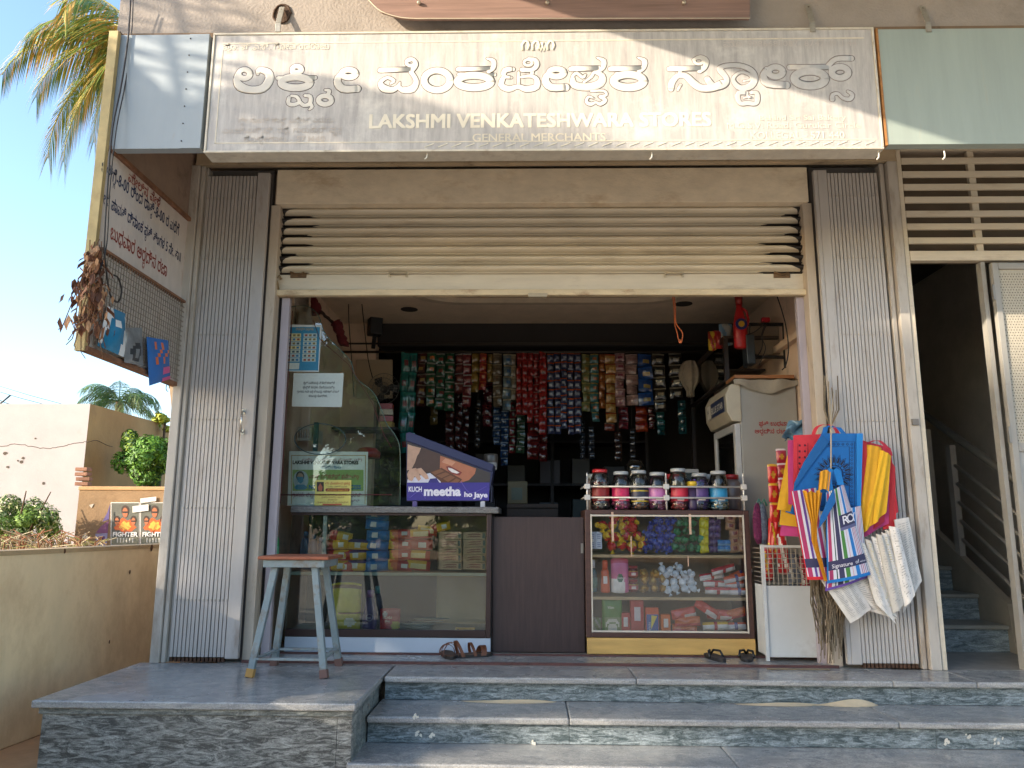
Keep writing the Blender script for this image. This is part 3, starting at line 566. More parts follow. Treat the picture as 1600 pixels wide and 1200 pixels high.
t = thing('gate_head_beam', 'painted steel head beam running above both gates and the lintel', 'beam', (.1, -.03, 2.99)); part('channel', t, TOPB, (-2.10, 2.262, -.03, .022, 2.995, 3.07), bevel=.003); part('lip', t, TOPB, (-2.10, 2.262, -.035, -.031, 2.99, 3.0))
b = MB().m(pm('#2d241d', .8))
for x in (-1.0, .2, 2.05): b.ball((x, -.033, 3.04), (.018, .006, .012))
b.build('bolt', None, t)
# rolling shutter
SH = pm('#cfc2ab', .42, vary=.12, scale=4, dirt='#8f7656', damt=.5, dscale=3, stretch=(.5, 1, 3), bump=.04)
GREASE = pm('#1e1815', .5, vary=.3, scale=30)
t = thing('rolling_shutter', 'beige rolling shutter pulled up, its curved slats and bottom rail showing', 'shutter', (.08, .12, 2.17))
zt_, zb_ = 2.76, 2.318; n = 7; hs = (zt_-zb_)/n; X0, X1 = -1.575, 1.70
for i in range(n):
    z0 = zb_+i*hs; b = MB().m(SH); prof = [(0, .008), (.07, .0), (.09, -.010), (.13, -.014), (.17, -.010), (.19, .008), (.25, .014), (.32, .002), (.42, -.018), (.55, -.032), (.7, -.034), (.82, -.026), (.92, -.006), (1, .012)]
    k = len(b.v)
    for x in (X0, X1):
        for u, y in prof: b.v.append(Vector((x, .125+y, z0+u*hs)))
    m_ = len(prof); b.smooth = True
    for j in range(m_-1): b.face((k+j, k+m_+j, k+m_+j+1, k+j+1))
    o = b.build('slat', None, t)
    b = MB().m(GREASE)   # black grease wiped at the slat ends
    b.smooth = True
    for (xe, sgn) in ((X0+.001, 1), (X1-.001, -1)):
        for (lo, hi, L_) in ((5, 13, random.uniform(.05, .2)), (0, 4, random.uniform(.06, .26))):
            pr = prof[lo:hi+1]; rows_ = len(pr)-1; jit = [random.uniform(.75, 1.2) for _ in pr]
            def gf(u, v, pr=pr, rows_=rows_, L_=L_, jit=jit, lo=lo, xe=xe, sgn=sgn):
                q = min(rows_, int(round(v*rows_))); uu, yv = pr[q]; w_ = max(0., (uu-.2)/.8)**1.6 if lo else 1; return (xe+sgn*u*L_*max(.06, w_)*jit[q], .125+yv-.0012, z0+uu*hs)
            b.grid(gf, 1, rows_)
    tag(b.build('grease_stain', None, o), kind='stuff')
part('bottom_rail', t, SH, (X0, X1, .118, .13, 2.212, 2.316)); part('bottom_angle', t, pm('#cdb893', .45, vary=.15, scale=8, dirt='#83532b', damt=.6, dscale=6, stretch=(1, 1, 3)), (X0-.01, X1+.01, .085, .13, 2.172, 2.21), bevel=.004)
for px in (622, 1053):
    p = PY(px, 428, .11); b = MB().m(pm('#b5a68a', .35, .3)); b.tube([p+Vector((-.05, .006, 0)), p+Vector((-.05, -.02, 0)), p+Vector((.05, -.02, 0)), p+Vector((.05, .006, 0))], .006, 8); b.box(p.x-.062, p.x-.046, .111, .117, p.z-.02, p.z+.012); b.box(p.x+.046, p.x+.062, .111, .117, p.z-.02, p.z+.012); b.build('lift_handle', None, t)
for px in (466, 1222):
    p = PY(px, 430, .11); b = MB().m(pm('#6d5336', .6, .3, vary=.4, scale=40)); b.box(p.x-.05, p.x+.05, .108, .117, p.z-.016, p.z+.014); b.tube([p+Vector((-.05, -.006, .018)), p+Vector((.0, -.01, .0)), p+Vector((.04, -.006, .016))], .006, 6); b.build('side_lock', None, t)
p = PY(840, 462, .09); b = MB().m(pm('#a99a80', .45)); b.box(p.x-.06, p.x+.06, .07, .10, p.z-.012, p.z+.012); b.build('latch_plate', None, t, .002)
for px, s in ((435, 1), (1268, -1)):
    p = PY(px, 440, .10); b = MB().m(pm('#7d6a4c', .6)); b.tube([p+Vector((0, 0, -.05)), p+Vector((s*.0, -.02, -.02)), p+Vector((-s*.012, -.02, .015)), p+Vector((s*.01, -.02, .03)), p+Vector((s*.02, -.01, .01))], .009, 7); b.build('stop_hook', None, t)
# shutter guide channels
GU = pm('#a89da0', .5, vary=.1, scale=6, dirt='#7b6658', damt=.4, dscale=6, stretch=(3, 3, .6))
for x0, x1, lb in ((-1.555, -1.505, 'pale lilac shutter guide channel at the left of the shop opening'), (1.655, 1.70, 'pale grey shutter guide channel at the right of the shop opening')):
    t = thing('shutter_guide', lb, 'guide rail', (x0, .14, 0)); part('channel', t, GU, (x0, x1, .13, .17, 0, 2.17), bevel=.003); part('gap_strip', t, DARK, ((x0-.016, x0-.002, .135, .16, 0, 2.17) if x0 < 0 else (x1+.002, x1+.016, .135, .16, 0, 2.17)))  # dark strip in the gap beside each channel
# louvre grille over the stair door
LV = pm('#cdbfa8', .6, vary=.1, scale=5, dirt='#9a866c', damt=.5, dscale=4, stretch=(.4, 1, 2))
t = thing('louvre_grille', 'cream steel louvre grille of horizontal bars above the stair door', 'grille', (2.9, -.02, 2.4))
zs = [PY(1500, y, -.02).z for y in (250, 271, 291, 311, 333, 353, 375, 396)]
for z in zs: part('slat', t, LV, (2.298, 4.0, -.02, .0, z-.021, z+.018), bevel=.003)
part('slat', t, LV, (2.298, 4.0, -.02, .0, PY(1500, 234, -.02).z-.0, PY(1500, 234, -.02).z+.03))
for px in (1521, 1660): x = PY(px, 300, .01).x; part('upright', t, LV, (x-.02, x+.02, .003, .03, 2.36, 3.07))
part('side_post', t, LV, (2.266, 2.294, -.025, .02, 0, 3.07), bevel=.003)
part('bottom_rail', t, LV, (2.298, 4.0, -.022, .03, 2.352, 2.382), bevel=.003)
b = MB().m(pm('#6b5b49', .9)); b.box(2.3, 4.0, .12, .14, 2.385, 3.07); b.build('back_board', None, t)
# stair door leaf, opened outward a little, at the right edge
t = thing('stair_door', 'grey steel stair door with perforated upper sheet standing half open', 'door', (2.80, -.03, .02)); DG = pm('#98948c', .5, vary=.1, scale=5, dirt='#6b5846', damt=.4, dscale=5)
x0 = PY(1548, 412, -.04).x
part('stile', t, DG, (2.765, 2.80, -.045, -.01, .03, 2.33), bevel=.003); part('rail', t, DG, (2.801, 3.7, -.045, -.01, 2.29, 2.33), bevel=.003); part('rail', t, DG, (2.801, 3.7, -.045, -.01, 1.20, 1.25), bevel=.003)
part('lower_sheet', t, pm('#a5a29b', .5, vary=.06), (2.801, 3.7, -.03, -.025, .03, 1.20))
PERF = pm('#b0a795', .6, vary=.15, scale=60); b = MB().m(PERF)
part('perforated_sheet', t, PERF, (2.801, 3.7, -.03, -.027, 1.25, 2.29))
b = MB().m(pm('#4a443c', .8)); 
for i in range(28):
    for j in range(62): b.add([(2.812+i*.016+(j % 2)*.008+dx, -.0306, 1.262+j*.0164+dz) for dx, dz in ((0, -.004), (.004, 0), (0, .004), (-.004, 0))], [(0, 1, 2, 3)])
tag(b.build('perforation', None, t), kind='stuff')
for z in (.45, 1.25, 2.1): part('hinge', t, pm('#8d8880', .4, .3), (2.752, 2.764, -.05, -.03, z, z+.09))
part('door_frame', t, DG, (2.725, 2.75, -.0, .05, 0, 2.35))
# staircase
ST = granite('#4d5a5c', '#b3bfc0', (.3, .6, .2), .4, 'granite_stair'); NO = pm('#8f8e84', .5)
t = thing('staircase', 'dark granite stairs climbing left behind the stair door', 'staircase', (2.7, .6, 0))
tops = [(.62, .165), (.92, .33), (1.22, .495), (1.52, .66), (1.82, .825), (2.12, .99), (2.42, 1.155)]
RX = 3.02
for i, (y, z) in enumerate(tops):
    xr = RX - i*0.0
    part('riser', t, ST, (2.33, xr, y, y+.02, z-.165, z-.026)); part('tread', t, NO, (2.33, xr, y-.02, y+.32, z-.025, z), bevel=.004)
b = MB().m(pm('#8b8373', .9, vary=.15, scale=4)); Y = [(.6, 0)]+[q for y, z in tops for q in ((y, z+.0), (y+.3, z+.0))]
b.prism([(RX+.002, .55, 0), (RX+.002, .6, .30), (RX+.002, 2.9, 1.56), (RX+.002, 2.9, 0)], (.05, 0, 0)); b.build('stringer', None, t)
t = thing('stair_railing', 'dark painted steel railing of sloping bars beside the stairs', 'railing', (RX, .6, .3)); RL = pm('#a5a096', .4, .2)
RXr = RX+.03; sl = (1.56-.30)/2.3
def rz(y): return .30+(y-.6)*sl
part('newel_post', t, RL, (RXr-.02, RXr+.02, 1.10, 1.16, rz(1.1), rz(1.1)+.78)); part('newel_post', t, RL, (RXr-.02, RXr+.02, 1.42, 1.48, rz(1.42), rz(1.42)+.76))
for k in range(5):
    for (ya, yb) in ((-.0, 1.09), (1.49, 2.9)):
        b = MB().m(RL); h = .12+k*.13; b.tube([(RXr, ya, rz(ya)+h), (RXr, yb, rz(yb)+h)], .012, 6); b.build('bar', None, t)
b = MB().m(pm('#6d6a62', .35, .3)); b.tube([(RXr, -.0, rz(0)+.86), (RXr, 2.9, rz(2.9)+.86)], .026, 8); b.build('handrail', None, t)
# ================================================================== COUNTERS AND THEIR GOODS
random.seed(21)
BRN = pm('#33201d', .4, vary=.15, scale=6); GL = glass_mat('#ffffff'); GLD = glass_mat('#eef2ee', 1.5)
WHT = pm('#b9c2cc', .5, vary=.05, scale=3)
t = thing('glass_counter', 'dark framed glass counter with granite top on the left behind the stool', 'counter', (-.87, .6, 0)); LC_ = t
xa, xb, yf, yb = -1.50, -.235, .40, .85
part('granite_top', t, granite('#4a4846', '#8d8b88', (.3, .2, .4), .3, 'granite_counter', sc=30), (xa-.0, xb+.045, yf-.03, yb, .842, .882), bevel=.005)
part('frame', t, BRN, (xb-.03, xb, yf-.004, yf+.03, .09, .84), bevel=.003); part('frame', t, BRN, (xa, xb-.032, yf-.004, yf+.03, .09, .135), bevel=.003); part('frame', t, BRN, (xa, xb-.032, yf-.004, yf+.03, .826, .841), bevel=.002)
part('glass_pane', t, GLD, (xa, xb-.032, yf+.008, yf+.013, .136, .825))
part('plinth', t, WHT, (xa, xb, yf+.002, yf+.03, .002, .089)); part('side_wall', t, pm('#5f5244', .7), (xb-.02, xb, yf+.032, yb, .09, .84))
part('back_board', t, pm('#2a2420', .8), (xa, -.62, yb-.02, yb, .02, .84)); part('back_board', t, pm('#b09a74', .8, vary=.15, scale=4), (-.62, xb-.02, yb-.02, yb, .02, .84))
part('glass_shelf', t, pm('#9fb3aa', .2, vary=.05), (xa, xb-.032, yf+.04, yb-.03, .455, .475), bevel=.002); part('divider', t, pm('#aab3b0', .4), (PY(507, 850, .43).x-.012, PY(507, 850, .43).x+.012, yf+.02, yf+.04, .478, .825))
part('base_board', t, pm('#8c8a7e', .5), (xa, xb-.032, yf+.035, yb-.03, .09, .125))
# soft pack shape: crimped ends, puffed middle; colf(u, v) picks the printed colour
def pack_mb(w, h, d, colf, seed=0, nu=10, nv=6, wr=.15):
    rr = random.Random(seed); ph = [rr.uniform(0, 6) for _ in range(4)]; b = MB()
    def th(u, v):
        a = max(0, 1-abs(2*u-1)**5)**.6*max(0, 1-abs(2*v-1)**2.6)**.5
        return d/2*a*(1+wr*sin(11*u+ph[0])*sin(7*v+ph[1]))+.0006
    for s in (-1, 1):
        b.grid(lambda u, v: ((u-.5)*w, s*th(u if s < 0 else 1-u, v) if False else s*th(u, v), (v-.5)*h*(1-.08*abs(2*u-1)**3)), nu, nv, lambda u, v: colf(u, v))
    return b
def proto(mb, name):
    me = bpy.data.meshes.new(name); me.from_pydata(mb.v, [], mb.f)
    for mt in mb.mats: me.materials.append(mt)
    me.polygons.foreach_set('material_index', mb.mi); me.polygons.foreach_set('use_smooth', mb.sm); me.update(); return me
def place(name, me, loc, label, cat, group=None, rot=(0, 0, 0), s=1., parent=None):
    o = bpy.data.objects.new(name, me); COL.objects.link(o); o.rotation_euler = [rad(a) for a in rot]; o.scale = (s, s, s) if not isinstance(s, tuple) else s
    if parent: o.parent = parent; o.location = Vector(loc)-ORG[parent.name]
    else: o.location = Vector(loc); tag(o, label, cat, group)
    return o
F_ = lambda c, r=.3, **k: pm(c, r, vary=k.pop('vary', .1), scale=k.pop('scale', 40), **k)
YEL = F_('#d9a81e'); REDp = F_('#b3221d'); BLUp = F_('#1a6ca8'); CRM = F_('#d8c38a'); ORG_ = F_('#d5622a'); WHI = F_('#d7d3cb'); PUR = F_('#46336b'); TAN = F_('#b98d68'); BLK = F_('#1b1a1c')
GOLD = pm('#b08a3c', .3, .7, vary=.4, scale=60, bump=.6, bscale=90); SILV = pm('#bfc3c6', .3, .5, vary=.3, scale=60, bump=.5, bscale=80)
def yy_(u, v): return WHI if (.62 < u < .8 and .3 < v < .7) else (REDp if u < .3 else YEL)
def yp_(u, v): return WHI if (.3 < u < .55 and .25 < v < .75) else (PUR if v > .8 else YEL)
def bl_(u, v): return WHI if (.25 < u < .5 and .3 < v < .7) else BLUp
def rd_(u, v): return WHI if (.6 < u < .85 and .35 < v < .7) else (YEL if u < .28-.2*v else (ORG_ if u < .4 else REDp))
def ry_(u, v): return CRM if (.15 < u < .8 and .2 < v < .7) else (REDp if v < .2 or u > .8 else YEL)
def rr_(u, v): return WHI if (.4 < u < .75 and .3 < v < .7) else REDp
PKM = {k: proto(pack_mb(.15, .066, .05, f, i, 12, 8), 'biscuit_pack_'+k) for i, (k, f) in enumerate((('y', yy_), ('yp', yp_), ('b', bl_), ('r', rd_), ('ry', ry_), ('rr', rr_)))}
DESC = {'y': 'yellow pack with red end', 'yp': 'yellow pack with purple edge', 'b': 'blue pack', 'r': 'red pack with yellow end', 'ry': 'red yellow pack with cream label', 'rr': 'plain red pack'}
def stack(px, keys, yb_=892, dx=2.4, w=24, gname=None):
    y = yb_; n = len(keys)
    words = {0: 'bottom', n-1: 'top'}
    for i, k in enumerate(keys):
        h = 16.5; p = PY(px+random.uniform(-dx, dx), y-h/2, .47); y -= h+random.uniform(-.8, .4)
        pos = words.get(i, ['', 'second', 'third', 'fourth', 'fifth', 'sixth'][min(i, 5)]+' from the bottom')
        place('biscuit_pack', PKM[k], p, '%s, %s of the %s' % (DESC[k], pos, gname), 'biscuit pack', 'biscuit packs in the left counter', (random.uniform(-8, 8), random.uniform(-5, 5), random.uniform(-10, 10)), random.uniform(.93, 1.04))
stack(527, ['y', 'y', 'y'], gname='stack by the stool'); stack(533, ['rr', 'rr'], 893, gname='low red stack by the stool')
stack(559, ['yp', 'yp', 'yp'], gname='yellow and purple stack'); stack(591, ['b', 'b', 'b', 'b', 'b', 'b'], yb_=893, gname='tall blue stack')
stack(624, ['r', 'r', 'r', 'r'], gname='red stack after the blue'); stack(656, ['ry', 'ry', 'rr', 'ry'], gname='stack by soap boxes')
for px, py, r_ in ((668, 829, 8), (688, 824, -12)): p = PY(px, py, .48); place('biscuit_pack', PKM['ry' if px < 670 else 'y'], p, 'yellow pack lying %s on top of the red stack' % ('flat' if px < 670 else 'tilted'), 'biscuit pack', 'biscuit packs in the left counter', (0, r_, 0), .85)
place('biscuit_pack', PKM['y'], PY(533, 838, .47), 'yellow pack lying crooked atop the stack by the stool', 'biscuit pack', 'biscuit packs in the left counter', (0, 10, 10), .95)
# ten soap boxes
b = MB().m(F_('#c09a78', .5)).box(-.077, .077, -.03, .03, -.028, .028); b.m(F_('#7b2f2c', .5))
for z in (-.012, .010): b.text('Mysore', (-.06, -.0305, z-.003), .02, width=.09)
b.m(F_('#5c6b55')); b.add([(.05, -.0304, -.02), (.07, -.0304, -.02), (.07, -.0304, .02), (.05, -.0304, .02)], [(0, 1, 2, 3)])
b = MB().m(F_('#c3a07e', .5, vary=.15)).box(-.077, .077, -.03, .03, -.0275, .0275); b.m(F_('#8a4a3c', .5))
for z in (-.014, .003): b.add([(-.06, -.0304, z), (-.02, -.0304, z+.012), (.04, -.0304, z+.012), (.045, -.0304, z+.004)], [(0, 1, 2, 3)])
b.m(F_('#4c5b55')); b.add([(.055, -.0304, -.02), (.072, -.0304, -.02), (.072, -.0304, .02), (.055, -.0304, .02)], [(0, 1, 2, 3)])
SB = proto(b, 'soap_box')
for c in range(2):
    for r_ in range(5):
        p = PY(704+c*38, 884-r_*11.8, .47); place('soap_box', SB, p, 'tan printed soap box, %s row, %s column of the stack in the left counter' % (['bottom', 'second', 'middle', 'fourth', 'top'][r_], ['left', 'right'][c]), 'box', 'soap boxes in the left counter', (0, random.uniform(-2, 2), random.uniform(-3, 3)), (.92, 1, .8))
# bottles
def bottle(name, label, px, py_base, Y, h, r, col, capcol, prof=None, squash=.7, labelcol=None, cat='bottle', caph=.14, capr=.42):
    p = PY(px, py_base, Y); t = thing(name, label, cat, p); b = MB().m(col)
    prof = prof or [(.8, 0), (.98, .03), (1, .1), (.98, .55), (.9, .68), (.6, .8), (.38, .86)]
    b.lathe(p, [(a*r, z*h) for a, z in prof], 16, squash=squash); b.build('body', None, t)
    b = MB().m(capcol); b.lathe(p+Vector((0, 0, prof[-1][1]*h)), [(capr*r, 0), (capr*r*1.02, caph*h*.8), (capr*r*.8, caph*h)], 14); b.build('cap', None, t)
    if labelcol:
        b = MB().m(labelcol); b.lathe(p, [(r*1.012, h*.15), (r*1.012, h*.52)], 16, squash=squash); b.build('label_wrap', None, t)
    return t
bottle('cleaner_bottle', 'light green bottle with red cap left of the stool', 424, 889, .47, .27, .042, F_('#4fae6a', .3), F_('#c2382c'), labelcol=F_('#7cc596'))
for i, px in enumerate((475, 488, 500)): bottle('blue_bottle', 'dim blue bottle, %s of three in the dark left end of the counter' % ['leftmost', 'middle', 'rightmost'][i], px, 889, .6, .24-.02*i, .035, F_('#1d4f74', .25), F_('#2b6f96'))
p = PY(541, 985, .46)
t = thing('laundry_pouch', 'yellow standing pouch with brown print on the lower left shelf', 'pouch', p)
def pouchcol(u, v): return F_('#e8e2cf') if ((u-.68)/.2)**2+((v-.18)/.09)**2 < 1 else (F_('#8a5a2c') if (.9 < v < .96 or .33 < v < .38 and u > .3) else F_('#d2c32a'))
b = pack_mb(.19, .29, .07, pouchcol, 3, 20, 26); k = proto(b, 'pouch'); place('film', k, p+Vector((-.01, 0, .145)), '', '', parent=t)
bottle('freshener_bottle', 'violet bottle with round label on the lower left shelf', 577, 984, .47, .235, .047, F_('#4b3b7c', .3), F_('#7a4a8e'), [(.8, 0), (1, .04), (.98, .3), (.7, .6), (.5, .78), (.45, .84)], .6, caph=.18, capr=.5)
p = PY(577, 965, .43); b = MB().m(F_('#9a98b8')); b.tube([p+Vector((.02*cos(a), 0, .02*sin(a)-.0)) for a in [i*pi/8 for i in range(17)]], .003, 5); b.m(F_('#d8d8e4')); b.text('fabl', p+Vector((-.014, -.002, -.006)), .016); o = b.build('round_label_print'); tag(o, 'round pale label stuck on the violet bottle', 'label')
bottle('dark_bottle', 'dark indigo bottle with teal cap behind the violet bottle', 588, 982, .54, .25, .04, F_('#272a4c', .3), F_('#2f8a96'), caph=.18)
t = thing('snack_carton', 'red printed standing pack beside the violet bottle', 'pack', PY(609, 986, .46)); p = PY(609, 986, .46)
def cc(u, v): return F_('#c7b23a') if (u > .55 and v < .45 and (u-.8)**2+(v-.25)**2 < .05) else (F_('#ddd0c8') if ((u-.25)**2+(v-.75)**2 < .01) else F_('#b62a33'))
place('film', proto(pack_mb(.125, .14, .03, cc, 5, 16, 16), 'carton'), p+Vector((0, 0, .068)), '', '', parent=t); b = MB().m(F_('#e4d8cc')); b.text('SADABA', p+Vector((-.045, -.018, .075)), .022, width=.06); b.text('dhu', p+Vector((-.03, -.018, .055)), .02); b.build('print', None, t)
FLATP = [F_('#8a8d84'), F_('#a6a79b'), F_('#8e6a58'), F_('#7b8c74')]
for i in range(4):
    me = proto(pack_mb(.22, .10, .012, lambda u, v: FLATP[i] if .12 < v < .88 else F_('#c4c4bb'), i, 8, 5), 'flat_pack'); p = PY(648+i*9, 979-i*4, .55+.03*i)
    place('flat_sachet_stack', me, p, ['clear flat sachets lying lowest on the bottom shelf of the left counter', 'pale flat sachet lying second on the bottom shelf pile', 'brownish flat sachet lying third on the bottom shelf pile', 'greenish flat sachet lying on top of the bottom shelf pile'][i], 'sachet', None, (86, 0, 8*i-10))
b = MB().m(F_('#c8952f', .5)).box(-.06, .06, -.012, .0, 0, .03); b.m(F_('#7b3a22')); b.add([(-.05, -.0125, .008), (-.036, -.0125, .008), (-.036, -.0125, .022), (-.05, -.0125, .022)], [(0, 1, 2, 3)]); b.text('Pure incense', (-.03, -.0125, .01), .014, width=.08)
place('incense_box', proto(b, 'incense_box'), PY(727, 988, .45), 'small flat yellow box at the right end of the bottom shelf', 'box')
# round blue sticker on the guide
b = MB().m(F_('#3f7cb0')); p = PY(417, 812, .395); b.lathe(p, [(.022, 0), (.022, .004)], 18, M=R('X', 90)); tag(b.build('round_sticker'), 'small round blue sticker at the top left of the left counter', 'sticker')
# dark swing panel between the counters
t = thing('counter_flap', 'dark brown wooden flap closing the gap between the two counters', 'flap', (.06, .44, 0)); DB = pm('#3a2a27', .5, vary=.25, scale=4, stretch=(14, 1, 1), bump=.08)
part('board', t, DB, (-.226, .345, .44, .46, .004, .822), bevel=.003); part('edge_strip', t, pm('#1f1614', .5), (-.233, -.2275, .436, .462, .004, .822))
part('lock_plate', t, pm('#8d8a84', .3, .7), (.325, .340, .434, .4385, .60, .66))
# ------------------------------------------------ right display counter
xa, xb, yf, yb = .35, 1.372, .40, .80; WD = pm('#4b3129', .45, vary=.25, scale=5, stretch=(1, 1, 9), bump=.05); t = thing('display_counter', 'brown wooden display counter with three shelves of sweets and soap', 'counter', (.86, .6, 0))
for q in ((xa, xa+.034, yf, yb, .10, .868), (xb-.034, xb, yf, yb, .10, .868), (xa+.035, xb-.035, yf, yb, .10, .13), (xa+.035, xb-.035, yf, yb, .84, .868)): part('frame', t, WD, q, bevel=.003)
for q in ((xa+.034, xa+.042, yf-.006, yf+.004, .13, .84), (xb-.042, xb-.034, yf-.006, yf+.004, .13, .84), (xa+.043, xb-.043, yf-.006, yf+.004, .132, .142), (xa+.043, xb-.043, yf-.006, yf+.004, .828, .838)): part('glass_bead', t, pm('#c9bfae', .5), q)
part('glass_pane', t, GL, (xa+.043, xb-.043, yf+.001, yf+.005, .143, .827)); part('back_board', t, pm('#8a7a5e', .8, vary=.15), (xa+.036, xb-.036, yb-.02, yb-.005, .13, .84))
SHW = pm('#b59d74', .6, vary=.15, scale=6, stretch=(1, 1, 6)); SZ = (.131, PY(1000, 935, .42).z, PY(1000, 869, .42).z)
for z in SZ[1:]: part('shelf', t, SHW, (xa+.036, xb-.036, yf+.012, yb-.022, z-.009, z+.009), bevel=.002)
part('plinth', t, pm('#c9a15c', .5, vary=.2, scale=4, stretch=(.6, 1, 5)), (xa+.004, xb, yf-.006, yf+.02, .004, .098), bevel=.002)
for px, py0, py1, h in ((957, 800, 846, 0), (986, 838, 870, 1), (1078, 803, 835, 0), (1075, 868, 885, 1)):   # dried glue and tape strips on the glass
    p = PY(px, py0, yf-.003); q = PY(px-1, py1, yf-.003); part('tape_strip', t, pm('#c9a58a', .7, vary=.3, scale=30), (p.x-(.008 if not h else .003), p.x+(.006 if not h else .003), yf-.004, yf-.002, q.z, p.z))
# guard rail
t = thing('guard_rail', 'white and chrome double guard rail round the top of the display counter', 'rail', (.86, .42, .87)); WR = pm('#cfcac2', .25, .3, vary=.05); p1 = PY(1041, 770, .42).x
for x in (.368, p1, 1.352):
    o = MB().m(WR).tube([(x, .42, .869), (x, .42, 1.075)], .006, 8).ball((x, .42, 1.085), (.006, .006, .018)).build('post', None, t)
    b = MB().m(pm('#c9c4bd', .3))
    for z in (.945, 1.014): b.box(x-.017, x+.017, .403, .437, z-.016, z+.016)
    b.build('clamp', None, o, .003)
for z in (.945, 1.014): MB().m(WR).tube([(.345, .42, z), (1.37, .42, z)], .0065, 8).build('rail_tube', None, t)
for z in (.945, 1.014): MB().m(WR).tube([(.352, .42, z), (.352, .78, z)], .0065, 8).build('rail_tube', None, t)
# ------------------------------------------------ jars on the counter
PLA = glass_mat('#dfe3e2', 1.4)
def candy_fill(b, c, r, z0, z1, cols, n):
    for k in range(n):
        a = random.uniform(0, 6.28); q = r*random.uniform(.45, .86); b.m(random.choice(cols)); b.ball((c.x+q*cos(a), c.y+q*sin(a), random.uniform(z0, z1)), (.013, .009, .008), 6, 4, Matrix.Rotation(random.uniform(0, 3), 3, 'Z')@Matrix.Rotation(random.uniform(0, 3), 3, 'X'))
JARS = [(938, '#b3262a', ['#5a3a34', '#b8a89a', '#3a2526', '#a3453c'], '#8a1c1c', 'candy jar with red screw lid and brown toffees'), (971, '#a8aaa8', ['#c2447a', '#d9577f'], '#c21d55', 'candy jar with clear lid and hot pink label'),
        (999, '#a5a7a6', ['#a8623f', '#c07a4c', '#3b3550'], '#2c2d40', 'candy jar with dark label between yellow bands'), (1028, '#a5a7a6', ['#b54c78', '#a23f68', '#cf7ba1'], '#b86fa5', 'candy jar with lilac printed label'),
        (1061, '#a5a7a6', ['#c94c4c', '#d87a6a', '#b73a3a'], '#c92d42', 'tall candy jar with bright red label'), (1094, '#9a9c9c', ['#5b4287', '#6b4fa0', '#483470'], '#57407a', 'candy jar of purple sweets with small yellow jar beside'),
        (1124, '#a5a7a6', ['#4aa0c2', '#d8e2e6', '#c7b98a'], '#2e88b5', 'candy jar with sky blue label')]
for i, (px, lid, cc_, lab, lb) in enumerate(JARS):
    p = PY(px, 790, .50); p.z = .8695; h = [.258, .245, .252, .24, .265, .235, .25][i]; r = .062; t = thing('candy_jar', lb, 'jar', p, 'candy jars on the display counter'); b = MB().m(PLA)
    b.lathe(p, [(.85*r, 0), (r, .012), (r, .05), (.96*r, .056), (r, .062), (r, h-.085), (.98*r, h-.07), (.78*r, h-.032), (.66*r, h-.018)], 20); b.build('jar_body', None, t)
    b = MB(); cols = [F_(c, .35) for c in cc_]; candy_fill(b, p, r, .878, .93+(.13 if i in (0, 5) else [0, .04, .02, .07, .05, 0, .03][i]), cols, 120); tag(b.build('sweets', None, t), kind='stuff')
    b = MB().m(F_(lid, .3)); b.lathe(p+Vector((0, 0, h-.022)), [(.76*r, 0), (.78*r, .004), (.78*r, .018), (.7*r, .022)], 20); b.build('lid', None, t)
    b = MB().m(F_(lab, .4)); k = 12; a0 = -2.6; aj = random.uniform(-.35, .35)
    z0, z1 = .925, 1.02
    b.grid(lambda u, v: (p.x+1.02*r*cos(a0+aj+2.1*u), p.y+1.02*r*sin(a0+aj+2.1*u), z0+(z1-z0)*v), 12, 1)
    if i == 2: b.m(F_('#c2a82a')); b.lathe(p, [(1.03*r, .92), (1.03*r, .932)], 20) if False else None; b.grid(lambda u, v: (p.x+1.03*r*cos(a0+2.1*u), p.y+1.03*r*sin(a0+2.1*u), .92+.008*v), 12, 1); b.grid(lambda u, v: (p.x+1.03*r*cos(a0+2.1*u), p.y+1.03*r*sin(a0+2.1*u), .985+.008*v), 12, 1)
    b.m(F_('#d8d4cf')); b.grid(lambda u, v: (p.x+1.035*r*cos(-1.9+.7*u), p.y+1.035*r*sin(-1.9+.7*u), .93+.02*v), 5, 1); b.build('label', None, t)
p = PY(1083, 790, .47); p.z = .8695; t = thing('small_tub', 'small yellow lidded tub standing before the purple candy jar', 'tub', p); MB().m(F_('#3f3150', .4)).lathe(p, [(.026, 0), (.03, .02), (.03, .15)], 14).build('body', None, t); MB().m(F_('#cfae2a')).lathe(p+Vector((0, 0, .15)), [(.032, 0), (.032, .028), (.028, .031)], 14).build('lid', None, t)
for px, lid, lb in ((1052, '#a3262a', 'dark jar with red lid in the back row behind the fifth jar'), (1145, '#8d1f24', 'red lidded jar at the right end behind the blue label jar'), (1105, '#8a9196', 'clear lidded jar in the back row above the purple sweets'), (930, '#8a9090', 'clear jar in the back row at the left end')):
    p = PY(px, 790, .66); p.z = .8695; t = thing('back_jar', lb, 'jar', p, 'jars in the back row'); MB().m(F_('#6a5f5c', .3)).lathe(p, [(.05, 0), (.056, .02), (.056, .18), (.04, .205)], 16).build('body', None, t); MB().m(F_(lid)).lathe(p+Vector((0, 0, .205)), [(.046, 0), (.046, .03), (.04, .033)], 16).build('lid', None, t)
